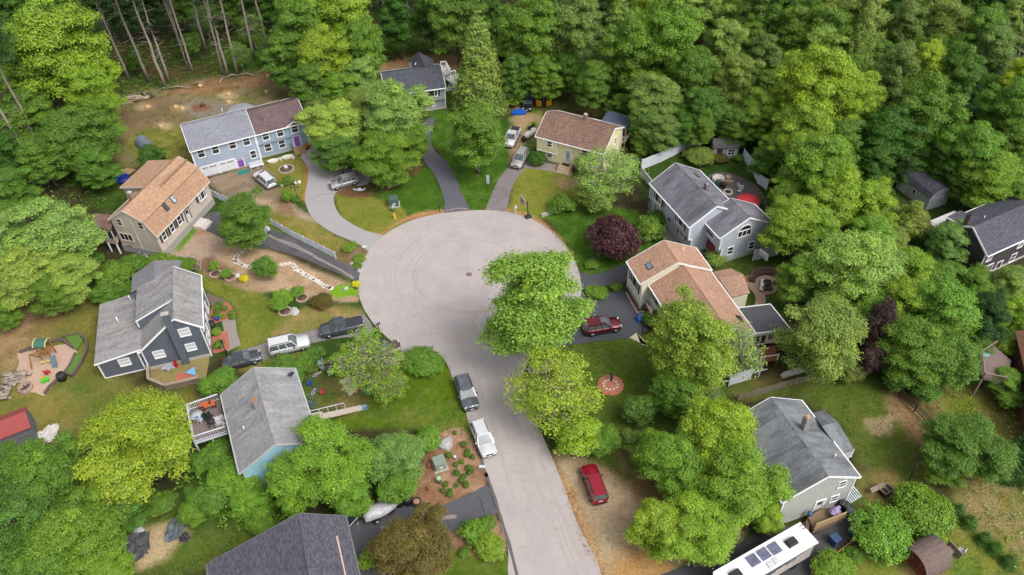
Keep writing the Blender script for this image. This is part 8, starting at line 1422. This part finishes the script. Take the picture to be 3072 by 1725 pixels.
for k, (x, y, col, l) in enumerate(((1100, 1165, C(96, 104, 114), "grey bin right of the lilac covered grill"), (1030, 1090, C(60, 60, 62), "black tub beside the wall under the window"), (1065, 1110, C(56, 56, 58), "black pot between two bins by the wall"), (1140, 1260, C(116, 122, 134), "tall grey bin nearest the two round shrubs"), (1125, 1330, C(70, 112, 136), "blue-topped bin below the tall grey bin"), (965, 1410, C(56, 80, 120), "square blue bin on the black drive"), (1175, 1300, C(52, 54, 58), "black bin tucked behind the grey and blue ones"), (745, 1160, C(50, 96, 150), "small blue bin at the deck door"))):
    mb = MB(); (mb.box((0, 0, .5), (.75, .8, 1.0), taper=1.12) if k == 5 else mb.lathe((0, 0, 0), [(.36, 0), (.42, .85), (.45, .9), (.3, 1.0), (.02, 1.05)] if k < 7 else [(.2, 0), (.24, .45), (.02, .5)], 14)); mb.box((0, 0, 1.05 if k < 7 else .5), (.2, .08, .06)); on(mb, "bin", M("bin_%d" % k, col, .5, .1), l, "bin", zi(x, y), 0 if k != 7 else .92, .5)
mb = MB(); [mb.box((-.9 + k * .26, 0, .35), (.13, 1.3, .05), tilt=(.25, 0)) for k in range(8)]; mb.bar((-1, -.5, .2), (1, -.5, .2), .05); mb.bar((-1, .5, .5), (1, .5, .5), .05); on(mb, "striped_lounger", M("lounger_slats", C(206, 216, 222), .5, .3, 4), "white and blue slatted lounger leaning at the corner of the grey-green house", "lounger", zi(1115, 1000), 0, .5)
zlr = zoom(3.348, 2304, 1293); o = thing("chicken_coop", "small open wooden crate hutch on the grass behind the grey-green house", "hutch", G(*zlr(1170, 620)), .5); mb = MB(); mb.box((0, 0, .35), (1.1, .8, .7)); mb.build("crate", BLACK, o); mb = MB(); [mb.bar(a, b_, .09) for a, b_ in (((-.6, -.45, .75), (.6, -.45, .75)), ((-.6, .45, .75), (.6, .45, .75)), ((-.6, -.45, .75), (-.6, .45, .75)), ((.6, -.45, .75), (.6, .45, .75)), ((0, -.45, .75), (0, .45, .75)))]; mb.build("frame", WOODT, o); mb = MB(); mb.box((-.7, .55, .8), (1.8, .5, .05), -.1, tilt=(.5, 0)); mb.build("open_lid", WOODG, o)
mb = MB(); mb.tube([(0, 0, 0), (0, 0, 3.2)], .06, 7); mb.bar((-.2, .3, 3.1), (.3, -.2, 3.3), .12); on(mb, "yard_light", DARKMETAL, "thin yard light pole on the bare patch right of the grey-green house", "pole", zlr(1410, 500), 0)
mb = MB(); A, B = G(*zoom(3.348, 2304, 864)(125, 915)), G(*zoom(3.348, 2304, 864)(550, 785)); mb.bar(A + Vector((0, 0, .5)), B + Vector((0, 0, .5)), .5, .3); mb.bar(A + Vector((.3, .3, .7)), B + Vector((.3, .3, .7)), .3, .1); solo("gutter_lengths", mb, M("off_white_metal", C(208, 200, 200), .5), "long white boxed lengths stacked beside the rail fence", "boards")
# yellow house yard
zy = zoom(5.114, 1500, 360); o = thing("propane_tank", "white propane tank with rusty end on the grass left of the yellow house", "gas tank", G(*zy(465, 260)), .85); mb = MB(); R_ = .55; V = [(x, r_) for x, r_ in ((-1.5, .05), (-1.42, .3), (-1.2, .5), (-1.0, .55), (1.0, .55), (1.2, .5), (1.42, .3), (1.5, .05))]; mb.tube([(x, 0, .75) for x, _ in V], [r_ for _, r_ in V], 14); mb.build("tank", M("tank_white", C(228, 218, 216), .5, .1, 3), o); mb = MB(); [mb.box((x, 0, .15), (.2, .8, .3)) for x in (-.8, .8)]; mb.build("cradle", M("rust", C(190, 110, 80), .8), o); mb = MB(); mb.lathe((0, 0, 1.28), [(.15, 0), (.15, .15), (.02, .2)], 8); mb.build("valve_cap", DARKMETAL, o)
mb = MB(); mb.lathe((0, 0, 0), [(.3, 0), (.42, .3), (.42, .7), (.25, .95), (.05, 1.0)], 14); on(mb, "black_barrel", BLACK, "black rounded barrel at the lower end of the white propane tank", "barrel", zy(365, 330), 0)
mb = MB(); [mb.bar(a, b_, .1) for a, b_ in (((-.6, -.3, .2), (.6, .3, .9)), ((-.5, .4, .2), (.5, -.2, 1.0)), ((0, 0, .2), (.2, .1, 1.3)))]; mb.box((0, 0, .35), (1.2, .7, .3), .5); on(mb, "scrap_machine", DARKMETAL, "dark scrap machinery at the upper end of the propane tank", "machine", zy(485, 140), 0)
mb = MB(); mb.slab([(-1.2, -.6, .5), (1.2, -.5, .4), (1.0, .7, .6), (-1.0, .6, .5)], .4); on(mb, "blue_tarp_heap", M("bright_blue_tarp", C(30, 96, 196), .5, .15, 3), "bright blue tarp heap near the black car in the shade", "tarpaulin", (1305, 286), 0)
o = thing("snow_plough", "black and yellow twin-blade machine on the shaded grass behind the yellow house", "machine", G(1368, 266), 0); mb = MB(); mb.box((0, 0, .5), (.8, 1.2, .7)); mb.build("body", BLACK, o)
for s_ in (-1, 1): mb = MB(); mb.box((s_ * .9, -.3, .75), (1.0, .12, 1.1), s_ * .5); mb.build("blade", M("plough_yellow", C(226, 166, 40), .5), o)
for k, (x, y, l) in enumerate(((930, 1290, "upper orange flower pot at the yellow house steps"), (925, 1335, "lower orange flower pot at the yellow house steps"))): mb = MB(); mb.lathe((0, 0, 0), [(.2, 0), (.28, .4), (.32, .6), (.1, .7)], 12); on(mb, "flower_pot", M("orange_blooms", C(226, 96, 60), .7, .2), l, "pot", ze_(x, y), 0, 0, "orange flower pots by the yellow house steps")
for k, (x, y) in enumerate(((560, 1150), (640, 1185), (480, 1130))): mb = MB(); mb.lathe((0, 0, 0), [(.34, 0), (.4, .7), (.2, .85)], 12) if k == 1 else mb.box((0, 0, .4), (1.0, .4, .7), taper=.7); on(mb, "stored_item", BLACK, ("dark covered bicycle under the yellow house wall", "black round bin left of the yellow house steps", "dark box beside the rhododendron")[k], "stored item", ze_(x, y), 0)
# blue duplex yard
zd3 = zoom(1.948, 600, 380)
for k, (x, y) in enumerate(((430, 207), (513, 184))): mb = MB(); mb.lathe((0, 0, 0), [(.3, 0), (.42, .4), (.36, .4), (.3, .25), (.02, .22)], 16, cap=False); ob = on(mb, "oval_planter", M("planter_white", C(222, 214, 200), .7), ("left", "right")[k] + " oval white planter trough on the lawn before the blue garage house", "planter", zd3(x, y), 0, .35); ob.scale = (2.4, 1.1, 1)
for k, (x, y) in enumerate(((472, 196), (546, 190))): mb = MB(); mb.lathe((0, 0, 0), [(.25, 0), (.32, .45), (.25, .45), (.02, .3)], 12, cap=False); on(mb, "round_planter", M("planter_grey", C(190, 190, 186), .7), ("pale round pot between the two oval planters", "pale round pot right of the oval planters")[k], "planter", zd3(x, y), 0)
ring_(zd3(505, 250), 1.15, "dark ringed flower bed with stone on the blue house lawn", 22); boulder(zd3(503, 240), (.4, .35, .5), M("white_stone", C(224, 222, 218)), "white stone ornament in the middle of the ringed flower bed", 80)
mb = MB(); mb.box((0, 0, .02), (1.8, 1.1, .04)); on(mb, "door_mat", M("teal_mat", C(36, 128, 116), .9), "teal mat on the gravel in front of the purple door", "mat", zd3(254, 265), .0, .42)
o = thing("white_bench", "white slatted bench and bin store right of the lower purple door", "bench", G(*zd3(335, 240)), .42); mb = MB(); [mb.box((0, -.25 + k * .18, .48), (2.2, .12, .05)) for k in range(4)]; mb.build("seat", VIN, o); mb = MB(); [mb.box((0, .35, .65 + k * .18), (2.2, .05, .12)) for k in range(3)]; mb.build("backrest", VIN, o); mb = MB(); [mb.box((x, y, .24), (.08, .08, .48)) for x in (-1, 0, 1) for y in (-.25, .3)]; mb.build("legs", VIN, o)
tree('shrub', 725, 455, 16, 'green', 1.0); tree('small', 722, 492, 17, 'bright', .7); tree('shrub', 745, 500, 12, 'mid', .8); tree('shrub', 700, 463, 9, 'mid', .6)
mb = MB(); mb.tube([(0, 0, 0), (0, 0, 2.4)], .05, 7); mb.lathe((0, 0, 2.4), [(.05, 0), (.16, .1), (.18, .35), (.03, .45)], 8); mb.bar((-.5, 0, 2.1), (.5, 0, 2.1), .04); mb.lathe((-.5, 0, 2.05), [(.12, 0), (.14, .2), (.02, .25)], 8); mb.lathe((.5, 0, 2.05), [(.12, 0), (.14, .2), (.02, .25)], 8); on(mb, "lamp_post", BLACK, "triple black lamp post in the planted corner by the grey curved drive", "lamp post", zd3(570, 420), 0)
for k, (x, y) in enumerate(((480, 345), (555, 330), (580, 325))): boulder(zd3(x, y), (.3, .3, .35), M("white_stone", C(224, 222, 218)), ("white ornament left of the tall plant by the drive", "white ornament above the triple lamp", "grey ornament beside the drive edge")[k], 90 + k)
mb = MB(); mb.box((0, 0, .3), (.5, .5, .6)); mb.box((.8, .2, .2), (.7, .3, .4), .6); on(mb, "step_ornaments", M("orange_ornament", C(206, 130, 70), .7, .3, 4), "orange ornaments beside the upper purple door steps", "ornament", zd3(625, 120), 0)
mb = MB(); mb.prism([tuple(G(*zd3(*p)) - G(*zd3(650, 150)))[:2] for p in ((622, 140), (668, 130), (662, 165), (645, 170), (625, 155))], 0, .08); on(mb, "stone_step_slab", CONC, "pale concrete slab at the top of the grey curved drive", "slab", zd3(650, 150), 0)
mb = MB(); mb.lathe((0, 0, .1), [(.3, 0), (.3, .35), (.02, .4)], 10); [mb.box((x, 0, .25), (.8, .25, .08), x) for x in (-.6, .6)]; on(mb, "white_wheel_ornament", VIN, "white twin ornament in the dark mulch beside the silver car", "ornament", za3(1040, 470), 0)
mb = MB(); Z = [G(*za3(*p)) for p in ((1320, 440), (1380, 425), (1440, 395), (1500, 350), (1530, 320))]; [mb.bar(a + Vector((0, 0, .2)), b_ + Vector((0, 0, .2)), .4, .4) for a, b_ in zip(Z[:-1], Z[1:])]; solo("stone_wall", mb, M("field_stone", C(166, 150, 132), .9, .3, 4, bump=.5), "low curved stone wall below the big tree by the dark lawn", "wall")
mb = MB(); mb.box((0, 0, .8), (.1, .45, 1.5)); on(mb, "white_board", VIN, "narrow white board standing beside the maple trunk by the yellow house drive", "board", za3(2330, 400), 0, 1.2)
mb = MB(); mb.lathe((0, 0, 0), [(.42, 0), (.42, .85), (.36, .9), (.02, .9)], 16); on(mb, "air_conditioner", M("ac_grey", C(104, 104, 108), .6, .15, 9), "grey round air conditioner unit at the corner of the tan gambrel house", "air conditioner", zb_(822, 1390), 0); mb = MB(); mb.box((0, 0, .05), (1.6, 1.6, .1)); on(mb, "ac_pad", CONC, "tan pad under the grey air conditioner unit", "slab", zb_(825, 1410), 0, .8)
mb = MB(); mb.lathe((0, 0, 0), [(1.3, 0), (1.3, .35), (1.0, .5), (.02, .55)], 16); on(mb, "covered_pool", M("navy_cover", C(24, 40, 130), .5, .1), "dark blue covered round pool in the shaded back lawn", "pool", zb_(565, 355), 0)
mb = MB(); [mb.box((rnd.uniform(-1, 1), rnd.uniform(-.8, .8), .1 + .05 * k), (1.2, .5, .05), rnd.uniform(0, 3)) for k in range(6)]; on(mb, "board_heap", WOODT, "heap of tan boards above the dark blue pool", "boards", zb_(640, 265), 0)
mb = MB(); [mb.add([(x0, 1.2 * math.cos(t_), 1.4 * math.sin(t_)) for x0 in (-2.6, 2.6) for t_ in np.linspace(0, math.pi, 9)], [(i, i + 1, i + 10, i + 9) for i in range(8)] + [tuple(range(9)), tuple(range(17, 8, -1))])]; on(mb, "grey_tarp_tunnel", M("grey_blue_tarp", C(120, 130, 140), .6, .15, 2), "grey tarp-covered tunnel left of the blue garage house", "tunnel", (372, 375), 0, -.9)
mb = MB(); mb.lathe((0, 0, 0), [(2.3, 0), (2.3, .9), (2.2, .95), (.02, 1.0)], 24); on(mb, "grey_pool_cover", M("pool_grey", C(160, 164, 166), .6, .1), "round grey covered pool behind the blue garage house roof", "pool", (608, 288), 0)
for k, (x, y, c_, l) in enumerate(((1250, 885, C(160, 160, 168), "pale rag heap beside the sandy patch"), (1405, 1010, C(216, 214, 206), "white rag at the top of the sandy patch"))): pass
zbl = zoom(3.348, 0, 1293)
for k, (x, y, sx, sy, col, l) in enumerate(((1385, 1170, 1.6, 1.3, C(86, 88, 92), "dark grey tarp on the left of the sandy patch"), (1770, 990, 1.5, .9, C(96, 106, 112), "grey-green tarp on the right of the sandy patch"), (1855, 1085, .5, .5, C(64, 62, 72), "small dark bag below the right tarp"), (1400, 1010, .5, .7, C(206, 214, 212), "pale cloth at the top left of the sandy patch"), (1310, 930, .6, .4, C(206, 186, 170), "pale board above the pale cloth"), (510, 30, 1.3, .8, C(214, 206, 200), "white stone slabs below the red-roofed shed"), (140, 190, .9, .6, C(206, 188, 176), "pale slabs left of the bright tree"), (415, 45, .6, .5, C(218, 212, 206), "single white slab near the stone slabs"))):
    bmn = MB(); n = 9; g = [[(sx * (i / (n - 1) * 2 - 1) + rnd.uniform(-.1, .1), sy * (j / (n - 1) * 2 - 1) + rnd.uniform(-.1, .1), .1 + rnd.uniform(0, .3 if k < 3 else .1)) for j in range(n)] for i in range(n)]
    bmn.add([p for r_ in g for p in r_], [(i * n + j, (i + 1) * n + j, (i + 1) * n + j + 1, i * n + j + 1) for i in range(n - 1) for j in range(n - 1) if (i - 4) ** 2 + (j - 3.5) ** 2 < 19]); on(bmn, "crumpled_tarp" if k < 4 else "pale_slab", M("tarp_%d" % k, col, .7, .2, 3), l, "tarpaulin" if k < 4 else "slab", zbl(x, y), .0, rnd.uniform(0, 2))
tidy(TREES)
